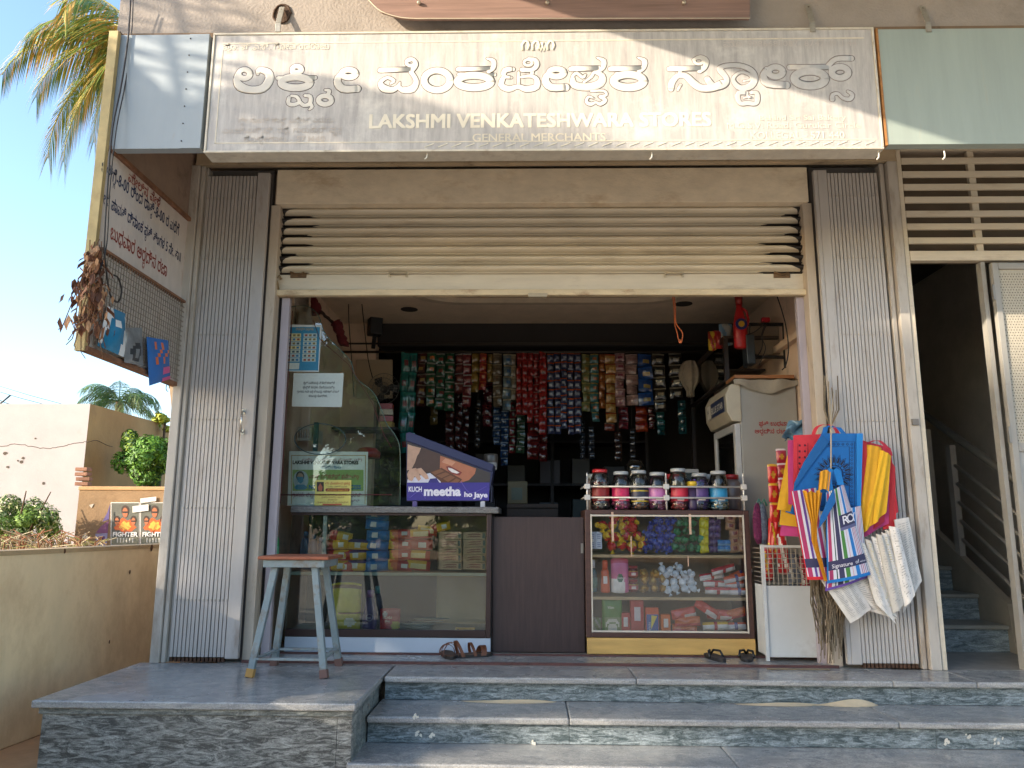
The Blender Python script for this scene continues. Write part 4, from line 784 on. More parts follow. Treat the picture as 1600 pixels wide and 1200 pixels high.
# empty ribbed jar and weighing scale display behind
p = PY(1000, 782, .62); p.z = .8695; t = thing('empty_ribbed_jar', 'empty clear ribbed jar upside down standing behind the candy jars', 'jar', p+Vector((0, .2, 0))); p = p+Vector((0, .2, .11))
b = MB().m(glass_mat('#b9bcbc', 2.2)); pr = [(.045, 0)]+[(.052+.004*(i % 2), .02+i*.012) for i in range(12)]+[(.065, .18), (.06, .205), (.045, .22), (.045, .235)]; b.lathe(p, pr, 22); b.build('jar_body', None, t); MB().m(pm('#30302f', .6)).box(p.x-.09, p.x+.09, .7, .95, .8695, p.z-.001).build('stand', None, t)
p = PY(1074, 752, .8); t = thing('weighing_scale', 'grey weighing scale with small lit number display behind the jars', 'scale', (p.x, .9, .87)); b = MB().m(pm('#8c8b86', .5)); b.box(p.x-.085, p.x+.085, .82, .86, p.z-.03, p.z+.085); b.build('display_head', None, t, .006)
part('display_window', t, pm('#1c2422', .2), (p.x-.07, p.x+.07, .815, .8185, p.z-.005, p.z+.06)); MB().m(pm('#7fae8c', .4, emit=.15)).text('2', (p.x+.04, .8135, p.z+.008), .035).build('digit', None, t); part('pole', t, pm('#777', .4) if False else pm('#777773', .4), (p.x-.012, p.x+.012, .84, .85, .62, p.z-.031)); part('weighing_pan', t, pm('#9a9893', .3, .5), (p.x-.13, p.x+.13, .86, 1.12, .60, .62))
# ================================================================== GOODS IN THE DISPLAY COUNTER
random.seed(33)
def wrapped(c1, c2=None, r=.034, twist=True, seed=0):
    rr = random.Random(seed); b = MB(); k = len(b.v)
    def f(u, v):
        a = 2*pi*u; e = -pi/2+pi*v; q = r*(1+.13*sin(3*a+seed)*cos(2*e)+.08*rr.uniform(-1, 1)); return (q*cos(e)*cos(a), q*cos(e)*sin(a)*.85, q*sin(e)*.92)
    b.grid(f, 12, 8, lambda u, v: c2 if (c2 and sin(6.28*u*1.0+seed)+v*.8 > .95) else c1, smooth=False)
    if twist:
        b.m(c2 or c1)
        for s in (-1, 1):
            M = Matrix.Rotation(rr.uniform(-.6, .6), 3, 'Y')
            pts = [Vector((s*r*.8, 0, 0))]+[M@Vector((s*r*1.55, r*.55*cos(a), r*.55*sin(a))) for a in [i*pi/3 for i in range(6)]]
            b.add(pts, [(0, 1+i, 1+(i+1) % 6) for i in range(6)])
    return b
FW = lambda c: pm(c, .22, vary=.2, scale=40, bump=.3, bscale=60, coat=.4)
PR = {'redyel': [proto(wrapped(FW('#b81f22'), FW('#d0a81c'), .033, True, s), 'c') for s in (1, 2, 3)], 'blue': [proto(wrapped(FW('#1c2f86'), FW('#31479c'), .024, True, s), 'c') for s in (4, 5)], 'green': [proto(wrapped(FW('#14663a'), FW('#1c7d48'), .027, False, s), 'c') for s in (6, 7)],
      'gold': [proto(wrapped(GOLD, None, .03, False, 8), 'c')], 'white': [proto(wrapped(F_('#c4cdd2', .35, bump=.3), F_('#d4dade', .35), .026, True, s), 'c') for s in (9, 10)]}
def heap(kind, spots, label, group, name='wrapped_candy', Y=.45):
    for i, (x, y) in enumerate(spots):
        place(name, random.choice(PR[kind]), PY(x, y, Y+random.uniform(-.004, .012)), label, 'candy', group, (random.uniform(0, 360), random.uniform(-70, 70), random.uniform(0, 360)), random.uniform(.9, 1.08))
def rows(spec, dx): 
    out = []
    for y, x0, x1 in spec:
        x = x0
        while x <= x1: out.append((x+random.uniform(-2, 2), y+random.uniform(-2, 2))); x += dx
    return out
heap('redyel', rows([(852, 955, 1008), (837, 948, 1000), (822, 942, 992), (808, 958, 990)], 15.5), 'red and yellow wrapped candy heaped at the left of the top shelf', 'red and yellow candies on the top shelf')
heap('blue', rows([(856, 1008, 1052), (846, 1005, 1052), (836, 1012, 1052), (826, 1018, 1054), (815, 1024, 1054), (807, 1030, 1050)], 9.5), 'dark blue wrapped candy heaped in the middle of the top shelf', 'blue candies on the top shelf')
heap('green', rows([(855, 1054, 1094), (843, 1058, 1094), (831, 1058, 1092), (819, 1060, 1090), (808, 1068, 1092)], 12), 'shiny green foil candy heaped right of the blue candies', 'green candies on the top shelf')
heap('gold', rows([(918, 1008, 1040), (906, 1007, 1036), (895, 1008, 1028)], 13), 'gold foil ball stacked on the middle shelf', 'gold foil balls on the middle shelf', 'foil_ball')
heap('white', rows([(920, 1042, 1092), (909, 1040, 1088), (897, 1040, 1084), (889, 1035, 1075)], 13.5), 'white wrapped sweet heaped in the middle of the middle shelf', 'white wrapped sweets on the middle shelf')
ycub = proto(pack_mb(.062, .058, .04, lambda u, v: FW('#cfc41c'), 2, 8, 8, .3), 'c'); pcub = proto(pack_mb(.05, .045, .04, lambda u, v: FW('#4a2f68') if u < .6 else F_('#6d5a7c'), 2, 6, 6, .3), 'c'); tcub = proto(pack_mb(.062, .052, .04, lambda u, v: F_('#7a2f2c') if (.3 < u < .75 and .35 < v < .7) else F_('#b08663'), 3, 10, 8, .15), 'c'); scub = proto(pack_mb(.045, .035, .03, lambda u, v: FW('#2a7ab5') if v > .3 else F_('#8fb3c9'), 2, 6, 6, .3), 'c')
for i in range(5): place('wrapped_block', ycub, PY(1100, 857-i*12.6, .45), 'bright yellow wrapped block, %s of its column' % ['bottom', 'second from the bottom', 'middle', 'second from the top', 'top'][i], 'candy', 'yellow column on the top shelf', (0, random.uniform(-6, 6), random.uniform(-15, 15)))
for c in range(2):
    for i in range(5): place('wrapped_block', pcub, PY(1112+c*8, 858-i*11, .47+c*.01), 'dark purple wrapped block in the dim columns right of the yellow column', 'candy', 'purple columns on the top shelf', (0, 0, random.uniform(-15, 15)))
for c in range(2):
    for i in range(5): place('wrapped_block', tcub, PY(1147+c*15-(6 if i > 2 and c == 0 else 0), 857-i*11.6, .45), 'tan printed block, %s from the bottom of the %s column at the right end' % (['first', 'second', 'third', 'fourth', 'fifth'][i], ['inner', 'outer'][c]), 'candy', 'tan blocks on the top shelf', (0, random.uniform(-8, 8), random.uniform(-12, 12)))
for i in range(4): place('wrapped_block', scub, PY(1127+(i % 2)*9, 857-(i//2)*9, .44), 'small sky blue wrapped block at the foot of the purple columns', 'candy', 'sky blue blocks on the top shelf')
p = PY(1126, 808, .44); b = MB().m(F_('#d5d5d3', .5)).box(p.x-.02, p.x+.02, .44, .46, p.z-.012, p.z+.012); tag(b.build('paper_tag'), 'small white paper tag at the top of the dim purple columns', 'tag')
for c in range(2):
    for i in range(2):
        p = PY(926+c*10, 851-i*13.5, .45); b = MB().m(F_('#c3c9d4', .5)).box(p.x-.02, p.x+.018, .45, .5, p.z-.026, p.z+.026); b.m(F_('#3a4f8a')); 
        for k in range(3): b.add([(p.x-.012, .4495, p.z-.015+k*.012), (p.x+.01, .4495, p.z-.015+k*.012), (p.x+.01, .4495, p.z-.011+k*.012), (p.x-.012, .4495, p.z-.011+k*.012)], [(0, 1, 2, 3)])
        tag(b.build('medicine_box'), 'small white printed box, %s %s of four at the left of the top shelf' % (['lower', 'upper'][i], ['left', 'right'][c]), 'box', 'white boxes on the top shelf')
# middle shelf, left: pump bottle, orange bottle, pink refill pouch, jam jars
bottle('handwash_bottle', 'blue green pump bottle at the left end of the middle shelf', 927, 925, .46, .17, .027, F_('#3f6468', .25), F_('#d8dcdc'), labelcol=F_('#4d7a6c'), caph=.3, capr=.5)
bottle('orange_bottle', 'orange body wash bottle with white label on the middle shelf', 946, 926, .46, .19, .03, F_('#c9501e', .3), F_('#d6562a'), [(.85, 0), (1, .03), (.95, .3), (.8, .5), (.85, .68), (.5, .76)], .6, caph=.28, capr=.62)
p = PY(946, 912, .432); MBB = MB().m(F_('#d9cfc8')); MBB.box(p.x-.012, p.x+.012, p.y-.001, p.y, p.z, p.z+.045); tag(MBB.build('white_label'), 'small white label on the orange bottle', 'label')
p = PY(969, 927, .46); t = thing('refill_pouch', 'pink refill pouch with round green mark on the middle shelf', 'pouch', p)
def pk(u, v): return F_('#1f6a4f') if (u-.5)**2+((v-.42)*1.6)**2 < .035 else (F_('#dcdad2') if (v < .4 and u < .75) or (v < .3) and u < .8 else (F_('#b52f5c') if v > .86 else F_('#c86a93')))
place('film', proto(pack_mb(.108, .215, .04, pk, 4, 18, 22), 'film'), p+Vector((0, 0, .108)), '', '', parent=t); b = MB().m(F_('#e0dcd6')); b.text('Dettol', p+Vector((-.022, -.024, .088)), .02); b.build('print', None, t)
for i, z in enumerate((0, .082)):
    p = PY(990, 925, .46); p.z += z; t = thing('jam_jar', ['lower', 'upper'][i]+' red jar with yellow edged label in the stack of two on the middle shelf', 'jar', p); MB().m(F_('#5d1a1c', .2)).lathe(p, [(.026, 0), (.03, .01), (.03, .055), (.025, .062)], 16).build('body', None, t); MB().m(F_('#8f2024')).lathe(p+Vector((0, 0, .062)), [(.028, 0), (.028, .016)], 16).build('lid', None, t)
    b = MB().m(F_('#b8585e')); b.lathe(p, [(.0305, .015), (.0305, .042)], 16); b.m(F_('#c9a83a')); b.lathe(p, [(.0307, .043), (.0307, .047)], 16); b.m(F_('#d4c4bd')); b.box(p.x-.015, p.x+.012, p.y-.032, p.y-.03, p.z+.02, p.z+.036); b.build('label', None, t)
# long soft packets
def lp(c1, c2, band): return lambda u, v: band if abs(u-.5) < .045 else (c1 if v < .62 else c2)
PKT = [proto(pack_mb(.19, .055, .04, lp(F_('#cdc8c0', .35), FW('#b0242c'), FW('#a82028')), i+11, 16, 8, .2), 'c') for i in range(2)]+[proto(pack_mb(.19, .055, .04, lp(F_('#c9c8c8', .35), FW('#c4512c'), FW('#39427c')), 14, 16, 8, .2), 'c'), proto(pack_mb(.19, .06, .045, lp(F_('#cfccc2', .35), FW('#d0a82a'), FW('#b32a2c')), 15, 16, 8, .2), 'c'), proto(pack_mb(.19, .075, .045, lambda u, v: FW('#c24a3c') if v > .35 or u < .5 else F_('#c9bdb4'), 16, 16, 8, .3), 'c'), proto(pack_mb(.19, .075, .05, lambda u, v: FW('#c9642e') if v > .4 else FW('#b83a34'), 17, 16, 8, .3), 'c')]
LP = [(1122, 923, 0, 0, 0, 'red and white packet lying lowest on the middle shelf'), (1155, 924, 2, 0, 0, 'white and orange packet at the bottom right of the middle shelf'), (1118, 912, 0, 4, 1, 'red and white packet second from below on the middle shelf'), (1152, 913, 2, -4, 1, 'white packet with orange top second in the right middle pile'), (1112, 900, 1, -8, 1, 'white ended red packet at the left of the middle pile'), (1150, 903, 2, -12, 0, 'orange edged packet sloping down right in the middle pile'), (1130, 890, 0, -14, 0, 'red and white packet sloping on top of the middle pile'), (1158, 896, 2, -20, 2, 'small packet sliding off the right side of the middle pile'),
      (1125, 995, 3, -3, 0, 'yellow topped white packet lowest on the bottom shelf'), (1155, 993, 2, 4, 1, 'orange topped packet at the bottom right corner'), (1118, 978, 3, -3, 0, 'yellow topped white packet second on the bottom shelf'), (1150, 978, 2, -3, 1, 'orange and white packet second in the right bottom pile'), (1074, 995, 5, 0, 1, 'orange noodle pack lowest left of the bottom pile'), (1070, 983, 5, 4, 1, 'orange noodle pack second in the left bottom pile'), (1074, 971, 5, -3, 0, 'orange noodle pack third in the left bottom pile'), (1068, 958, 4, -10, 0, 'plain red pack on top of the left bottom pile'), (1104, 951, 4, 32, 0, 'red and white pack leaning steeply up in the bottom pile'), (1125, 960, 4, 3, 1, 'red pack in the middle of the bottom pile top row'), (1152, 958, 5, -14, 1, 'orange pack on top at the right of the bottom shelf')]
for x, y, k, a, yo, lb in LP: place('soft_packet', PKT[k], PY(x, y, .45+.03*yo), lb, 'packet', 'soft packets in the display counter', (random.uniform(-20, 10), a, random.uniform(-10, 10)), .82)
# bottom shelf, left
t = thing('green_pouch', 'green standing pouch with pale round print on the bottom shelf', 'pouch', PY(957, 995, .46)); p = PY(957, 995, .46)
def gp(u, v): return F_('#c9c4b2') if ((u-.5)/.36)**2+((v-.27)/.2)**2 < 1 and not abs(((u-.5)/.28)**2+((v-.22)/.14)**2-1) < .25 else (F_('#4f7d34') if v > .5 or u < .12 else F_('#7c8c5c'))
place('film', proto(pack_mb(.125, .235, .035, gp, 6, 18, 24), 'film'), p+Vector((0, 0, .118)), '', '', parent=t); b = MB().m(F_('#dcd8cc')); b.text('Vim', p+Vector((-.03, -.022, .168)), .026); b.build('print', None, t)
t = thing('clear_bag', 'small crumpled clear green bag at the left corner of the bottom shelf', 'bag', PY(931, 996, .46)); p = PY(931, 996, .46); place('film', proto(pack_mb(.07, .12, .03, lambda u, v: F_('#6d7a4a') if (u+v) % .5 < .25 else F_('#8d8a78'), 7, 10, 10, .5), 'film'), p+Vector((0, 0, .06)), '', '', parent=t)
for x, w, h, c, lb, lc in ((978, .054, .15, '#b3453c', 'short red carton standing on the bottom shelf', '#cfc6be'), (996.5, .082, .225, '#ad3b34', 'tall plain red carton standing on the bottom shelf', '#c9c0bc'), (1020, .082, .18, '#c7542a', 'orange topped blue tube carton on the bottom shelf', '#3a5a94'), (1041, .06, .14, '#c9641f', 'orange and white carton standing on the bottom shelf', '#cfc8bd')):
    p = PY(x, 997, .45); t = thing('carton', lb, 'box', p+Vector((0, .02, 0))); MB().m(F_(c, .45)).box(p.x-w/2, p.x+w/2, p.y, p.y+.05, p.z, p.z+h).build('box_body', None, t, .003); b = MB().m(F_(lc, .45))
    if x == 1020: b.box(p.x-w/2+.006, p.x+w/2-.004, p.y-.0012, p.y, p.z+.01, p.z+h-.04); b.m(F_('#d3c04a')); b.add([(p.x-.01, p.y-.002, p.z+.05), (p.x+.03, p.y-.002, p.z+.13), (p.x-.005, p.y-.002, p.z+.135)], [(0, 1, 2)]); b.m(F_('#d8d5d0')); b.text('Horlicks', (p.x-.012, p.y-.0025, p.z+.02), .022, ux=(0, 0, 1), uy=(-1, 0, 0))
    else: b.box(p.x-w*.22, p.x+w*.25, p.y-.0012, p.y, p.z+h*.45, p.z+h*.82)
    b.build('label', None, t)
# ================================================================== GLASS SCREEN AND WHAT IS ON IT
random.seed(41)
YG = .42
def curve_px(pts, n=6): return smooth_path(pts, n)
edge = curve_px([(452, 480), (478, 478), (497, 492), (507, 520), (528, 543), (548, 565), (556, 590), (583, 613), (596, 640), (604, 662), (617, 680), (625, 705), (625, 790)], 4)
t = thing('glass_screen', 'upright clear glass screen with a wavy right edge on the left counter', 'glass', (-1.1, YG, .883))
poly = [PY(x, min(y, 789.5), YG) for x, y in [(436, 480)]+edge+[(428, 789.5)]]
b = MB().m(glass_mat('#f4f8f4', 1.7)); b.prism(list(reversed(poly)), (0, .006, 0)); b.build('pane', None, t)
b = MB().m(pm('#4a6156', .2)); b.tube([PY(x, min(y, 789), YG+.003) for x, y in edge], .0032, 6, flat=1); b.build('polished_edge', None, t)
b = MB().m(pm('#5b1a1c', .5)); b.tube([PY(x, y, YG-.008) for x, y in ((457, 486), (452, 560), (446, 660), (438, 787))], .0028, 5); b.tube([PY(x, y, YG-.008) for x, y in ((489, 500), (500, 530), (545, 570), (582, 630), (600, 680), (612, 700))], .002, 5)
b.tube([PY(436, 773, YG-.01), PY(612, 773, YG-.01)], .003, 5); tag(b.build('tied_string'), 'thin red cords tied down and across the glass screen', 'cord')
def sheet_px(name, lb, cat, quad, Y, col, draw=None, th=.001, group=None):
    cx = sum(q[0] for q in quad)/4; t = thing(name, lb, cat, PY(cx, max(q[1] for q in quad), Y), group); b = MB().m(col); b.prism([PY(x, y, Y) for x, y in reversed(quad)], (0, th, 0)); b.build('sheet', None, t)
    if draw: b = MB(); draw(b, Y-.0012); b.build('print', None, t)
    return t
def dr1(b, Y):
    b.m(F_('#2f7c9c', .5)); quad_px(b, [(451, 511), (500, 511), (497, 579), (446, 579)], Y+.0006); b.m(F_('#b7b58f', .5))
    b.m(F_('#c9a04a')); txpx(b, 'ನಿಷೇಧಿತ ವಸ್ತುಗಳು', 462, 516, 490, 5, Y-.0004)
    for c, x0 in enumerate((449, 474)):
        for r_ in range(7):
            b.m(random.choice([F_('#b5bfae', .5), F_('#c7c08f', .5), F_('#a9b7b2', .5)])); y0 = 521+r_*6.4; d = (y0-511)*-.06; quad_px(b, [(x0+1+d, y0), (x0+22+d, y0), (x0+22+d, y0+5.6), (x0+1+d, y0+5.6)], Y)
            for k in range(3): b.m(random.choice([F_('#3f5560'), F_('#7a6a3c'), F_('#2f6f96'), F_('#8a4a3a')])); xx = x0+3+k*6.5+d; quad_px(b, [(xx, y0+1.5), (xx+4, y0+1), (xx+4, y0+4.5), (xx, y0+4.5)], Y-.0003)
    b.m(F_('#bcc6bd', .5)); quad_px(b, [(448, 567), (468, 567), (467, 577), (447, 577)], Y)
sheet_px('notice_poster', 'blue printed notice with two columns of little pictures on the glass screen', 'poster', [(449, 507), (503, 508), (498, 581), (444, 580)], YG-.002, F_('#c7ccc6', .5), dr1)
def dr2(b, Y):
    b.m(F_('#3d3f3d', .6))
    for i, (s, x0, x1) in enumerate((('ಕ್ಯಾಶ್ ಬಳಕೆಯನ್ನು ನಿಷೇಧಿಸಲಾಗಿದೆ', 474, 523), ('ಪ್ಲಾಸ್ಟಿಕ್ ಕವರ್‌ಗಳು ದೊರೆಯುವುದಿಲ್ಲ', 473, 523), ('ಗ್ರಾಹಕರು ತಾವೇ ಬಟ್ಟೆ ಚೀಲವನ್ನು ತರಬೇಕಾಗಿ ವಿನಂತಿ', 464, 530), ('ಹಣವನ್ನು ಕೊಡಬೇಕು.', 482, 512))): txpx(b, s.replace('\u200c', ''), x0, 600+i*6.8, x1, 5, Y, off=.01)
sheet_px('paper_notice', 'white paper notice with four short printed lines taped to the glass screen', 'notice', [(459, 583), (537, 583), (534, 636), (456, 635)], YG-.002, F_('#bfc7bf', .6, vary=.04), dr2)
def dr3(b, Y):
    b.m(F_('#b59a6a')); 
    for q in ([(455, 711), (572, 711), (572, 712.2), (455, 712.2)], [(455, 711), (456.2, 711), (456, 788), (454.8, 788)], [(570.5, 711), (571.7, 711), (571, 788), (569.8, 788)]): quad_px(b, q, Y)
    b.m(F_('#8fae5e', .5, vary=.05)); quad_px(b, [(457, 734), (568, 734), (568, 767), (457, 767)], Y+.0004)
    b.m(F_('#121212')); txpx(b, 'LAKSHMI VENKATESWARA STORES', 457, 725, 560, 7.5, Y, off=.05); b.m(F_('#2f7fa8')); txpx(b, 'ಕೊಳ್ಳೇಗಾಲ', 501, 732, 533, 5.5, Y, off=.03)
    b.m(F_('#a0555a')); txpx(b, 'ಲಕ್ಷ್ಮೀ ವೆಂಕಟೇಶ್ವರ ಸ್ಟೋರ್ಸ್ (ರಿ)', 472, 720, 566, 5.5, Y+.0003)
    b.m(F_('#9d4a3e')); txpx(b, 'ಮಾಸ್ಕ್ ಧರಿಸದಿದ್ದರೆ ಪ್ರವೇಶವಿಲ್ಲ', 483, 747, 561, 8, Y, off=.03); b.m(F_('#1f6a9a')); txpx(b, 'NO MASK NO ACCESS', 482, 764, 564, 9, Y, off=.05)
    b.m(F_('#8a4f7a')); txpx(b, 'ಗ್ರಾಹಕರೇ ನಿಮ್ಮ ಮೊಬೈಲ್ ಮಾಸ್ಕ್ ತಪ್ಪದೆ ಧರಿಸಿ', 456, 776, 564, 8, Y, off=.01); txpx(b, 'ವ್ಯಾಪಾರ ಮಾಡಿರಿ', 520, 784, 562, 5, Y)
    b.m(F_('#a9bcc0')); c = (470, 750); quad_px(b, [(c[0]+12*cos(a), c[1]+15*sin(a)) for a in [i*pi/10 for i in range(20)]], Y)
    b.m(F_('#4a4a44')); quad_px(b, [(c[0]-1+6.5*cos(a), c[1]-6+8*sin(a)) for a in [i*pi/8 for i in range(16)]], Y-.0003); b.m(F_('#b79a84')); quad_px(b, [(c[0]-1+5*cos(a), c[1]-4+7*sin(a)) for a in [i*pi/8 for i in range(16)]], Y-.0006)
    b.m(F_('#3c8aa8')); quad_px(b, [(464, 745), (474, 745), (474, 752), (470, 756), (465, 752)], Y-.001); quad_px(b, [(459, 762), (464, 757), (475, 757), (481, 762), (476, 765), (463, 765)], Y-.0009)
t = sheet_px('store_board', 'white framed board with store name, green band and masked face behind the glass screen', 'notice board', [(452, 705), (575, 706), (573, 790), (449, 790)], YG+.012, F_('#e4e8e4', .5, vary=.04), dr3, .006)
def dr4(b, Y):
    b.m(F_('#2a1f1a')); quad_px(b, [(495, 753), (506, 753), (506, 768), (495, 768)], Y); b.m(F_('#a0553a')); quad_px(b, [(500.5, 755), (504, 761), (503, 767), (498, 767), (497, 761)], Y-.0003)
    b.m(F_('#a8572e')); txpx(b, 'ಶ್ರೀ ವೆಂಕಟೇಶ್ವರ ಪ್ರಸನ್ನ', 508, 757, 547, 5, Y, off=.02); b.m(F_('#5a4a2a')); txpx(b, 'ಲಕ್ಷ್ಮೀ ಸಹಿತ ಪೂಜೆ', 512, 761.5, 542, 3.5, Y)
    b.m(F_('#7a2c1a')); quad_px(b, [(508, 765.5), (510, 763), (545, 763), (547, 765.5), (545, 768), (510, 768)], Y); b.m(F_('#d8b03a')); txpx(b, 'ಶ್ರೀನಿವಾಸ ಕಲ್ಯಾಣ ಕ್ಷೇತ್ರ', 511, 767, 544, 3.5, Y-.0004)
    b.m(F_('#7a3a2a')); 
    for i, (x0, x1) in enumerate(((498, 542), (502, 538), (512, 527), (495, 544))): txpx(b, 'ಗ್ರಾಹಕರು ದಯವಿಟ್ಟು ಗಮನಿಸಿ', x0, 774+i*4, x1, 3.5, Y)
    b.m(F_('#a0402c')); quad_px(b, [(504, 787), (534, 787), (534, 789.4), (504, 789.4)], Y)
sheet_px('yellow_notice', 'small yellow notice with little temple picture in front of the store board', 'notice', [(493, 750), (549, 750), (548, 789.8), (491, 789.8)], YG-.004, F_('#c9bd62', .5, vary=.05), dr4)
# ring drawn on glass: teal cable hoop
b = MB().m(pm('#1c3c40', .4)); b.tube([PY(500+40*cos(a), 686+24*sin(a), YG-.009) for a in [i*2*pi/28 for i in range(29)]], .0028, 5, flat=1); tag(b.build('cable_hoop'), 'large dark teal wire hoop against the glass screen above the store board', 'hoop')
# baskets and clutter behind the glass
for i, (y, lb) in enumerate(((668, 'top white slotted plastic basket of the rack behind the glass screen'), (713, 'middle white slotted basket behind the glass screen'), (757, 'lowest white slotted basket beside the store board'))):
    p = PY(436, y, .75); q = PY(487, y, .75); t = thing('slotted_basket', lb, 'basket', (p.x, .75, p.z-.08)); b = MB().m(F_('#a9a49a', .5))
    b.box(-1.6, q.x, .75, .755, p.z-.09, p.z-.07); b.box(-1.6, q.x, .745, .757, p.z-.012, p.z+.006)
    x = -1.6
    while x < q.x: b.box(x, x+.008, .75, .755, p.z-.07, p.z-.012); x += .017
    b.box(q.x-.004, q.x, .756, 1.05, p.z-.09, p.z+.006); b.build('basket_side', None, t)
part_ = None
t = thing('basket_rack', 'teal painted steel rack post behind the glass screen', 'rack', (PY(490, 700, .78).x, .78, .9)); part('post', t, F_('#1f5a5e', .5), (PY(489, 700, .77).x, PY(496, 700, .77).x, .76, .785, .5, PY(492, 660, .77).z), bevel=.002)
p = PY(575, 705, .95); b = MB().m(F_('#9a1f26', .35)); b.lathe(p+Vector((0, 0, -.05)), [(.085, 0), (.09, .04), (.06, .07), (.01, .08)], 18); tag(b.build('domed_cover'), 'domed red lid just above the store board behind the glass', 'lid')
t = thing('hanging_bag', 'crumpled translucent plastic bag hanging inside at the top left of the opening', 'bag', PY(462, 520, .8)); b = MB().m(pm('#8a7d70', .35, vary=.35, scale=14, bump=.9, bscale=14))
def fbag(u, v): p = PY(446+38*u-8*v*(1-u), 452+75*v, .62); return p+Vector((0, .05*sin(9*u+3*v)*sin(7*v), .01*sin(14*u)))
b.grid(fbag, 14, 18); b.build('bag_film', None, t)
# fan, white board and red garlands on the left wall
GAR = pm('#5c1018', .8, vary=.4, scale=60, bump=1, bscale=80); t = thing('red_garland', 'dark red cloth garland swagged along the left wall', 'garland', PY(500, 500, 1.0))
b = MB()
for k, pl_ in enumerate((((485, 462), (492, 478), (497, 490)), ((525, 504), (531, 520), (538, 540)), ((497, 482), (515, 500), (528, 510)))):
    path = smooth_path(pl_, 6); 
    b.m(GAR if k < 2 else pm('#3a2a20', .8)); b.tube([PY(x, y, 1.0)+Vector((random.uniform(-.006, .006), 0, 0)) for x, y in path], [(.038 if k < 2 else .012)*random.uniform(.8, 1.15) for _ in path], 8)
b.build('garland_rope', None, t)
for i, pts in enumerate((((545, 452), (545, 500), (550, 570), (553, 620)), ((563, 452), (568, 500), (575, 560), (582, 590)))):
    b = MB().m(DARK); b.tube([PY(x, y, 1.4) for x, y in smooth_path(pts, 4)], .004, 5); tag(b.build('wall_cable'), ['black cable hanging by the left garland', 'black cable hanging left of the small wall speaker'][i], 'cable')
t = thing('wall_speaker', 'small black speaker high in the rear left corner', 'speaker', PY(586, 520, 1.85)); p = PY(586, 510, 1.85); MB().m(F_('#141414', .5)).obox(p, (.11, .12, .16), R('Z', 25)).build('cabinet', None, t, .01); MB().m(DARK).bar(p+Vector((0, 0, -.08)), p+Vector((-.02, .05, -.18)), .03, .03).build('bracket', None, t)
t = thing('pale_board', 'pale square board on the wall behind the fan', 'board', PY(585, 615, 1.98)); MB().m(pm('#a39076', .8, vary=.04)).prism([PY(x, y, 1.975) for x, y in ((556, 622), (613, 622), (613, 562), (556, 562))], (0, .02, 0)).build('sheet', None, t)
t = thing('wall_fan', 'round grey wire cage fan mounted in front of the pale board', 'fan', PY(600, 640, 1.8)); c = PY(600, 608, 1.8); b = MB().m(F_('#5d5850', .4))
for rr_ in (.13, .09, .05): b.tube([c+Vector((rr_*cos(a), -.02-.03*(1-rr_/.13), rr_*sin(a))) for a in [i*pi/10 for i in range(21)]], .003, 4)
for k in range(24): a = k*pi/12; b.tube([c+Vector((0, -.055, 0)), c+Vector((.07*cos(a), -.045, .07*sin(a))), c+Vector((.13*cos(a), -.02, .13*sin(a)))], .0016, 3)
b.build('cage', None, t); b = MB().m(F_('#2b2927', .5))
for k in range(3):
    a = k*2.094; b.add([c+Vector((cos(a+d_)*r_, o_, sin(a+d_)*r_)) for d_, r_, o_ in ((0, .02, 0), (-.3, .11, .015), (.25, .12, 0), (.6, .08, -.015), (.8, .02, 0))], [(0, 1, 2, 3, 4)])
b.build('blade', None, t); MB().m(F_('#3b3733')).lathe(c+Vector((0, .05, 0)), [(.03, 0), (.035, .05), (.02, .08)], 12, M=R('X', 90)).build('motor', None, t); part('bracket', t, DARK, (c.x-.02, c.x+.02, 1.83, 1.97, c.z-.02, c.z+.02))
for i, (y, c1) in enumerate(((636, '#8f2a24'), (645, '#b0a080'), (655, '#9d2f28'), (664, '#b29a5a'))):
    p = PY(604, y, 1.8); b = MB().m(F_(c1)).obox(p, (.11, .1, .045), R('Z', random.uniform(-9, 9))); tag(b.build('wrapped_carton'), ['red topped carton uppermost below the fan', 'cream carton second in the pile below the fan', 'red carton third in the pile below the fan', 'yellowish carton lowest in the pile below the fan'][i], 'box', 'cartons piled below the fan')
t = thing('wall_shelf', 'dark thin wall shelf carrying the cartons under the fan', 'shelf', (PY(604, 668, 1.8).x, 1.8, PY(604, 669, 1.8).z)); p = PY(604, 669.5, 1.8); part('board', t, F_('#241d18', .6), (-1.61, p.x+.1, 1.7, 1.99, p.z-.02, p.z))
# ================================================================== CHOCOLATE DISPENSER
random.seed(51)
YD = .44; NV = pm('#20244a', .35, vary=.08); PU = pm('#3a2f86', .35, vary=.08)
t = thing('chocolate_dispenser', 'slant topped purple chocolate dispenser with smiling face advert on the left counter', 'display box', (-.4, .5, .90))
outl = [(635, 783), (763, 783), (771, 732), (763, 724), (637, 676), (635, 684)]
b = MB().m(NV); b.prism([PY(x, y, YD) for x, y in outl], (0, .22, 0)); b.build('body', None, t)
b = MB().m(pm('#25294f', .4)); b.prism([PY(x, y, YD-.012) for x, y in ((634, 688), (768, 737), (772, 726), (640, 675), (634, 677))], (0, .25, 0)); b.build('lid', None, t, .003)
def dp(b, pts, k=0): quad_px(b, pts, YD-.0015-.0006*k)
b = MB()
b.m(F_('#3a3432', .5)); dp(b, [(636, 755), (765, 755), (766, 739), (636, 690)])
b.m(F_('#b7937c', .5)); dp(b, [(636, 735), (637, 694), (645, 697), (658, 700), (650, 720), (643, 733)], 1)
b.m(F_('#4a352c', .5)); dp(b, [(645, 733), (652, 712), (661, 700), (688, 710), (688, 731), (668, 738)], 2)
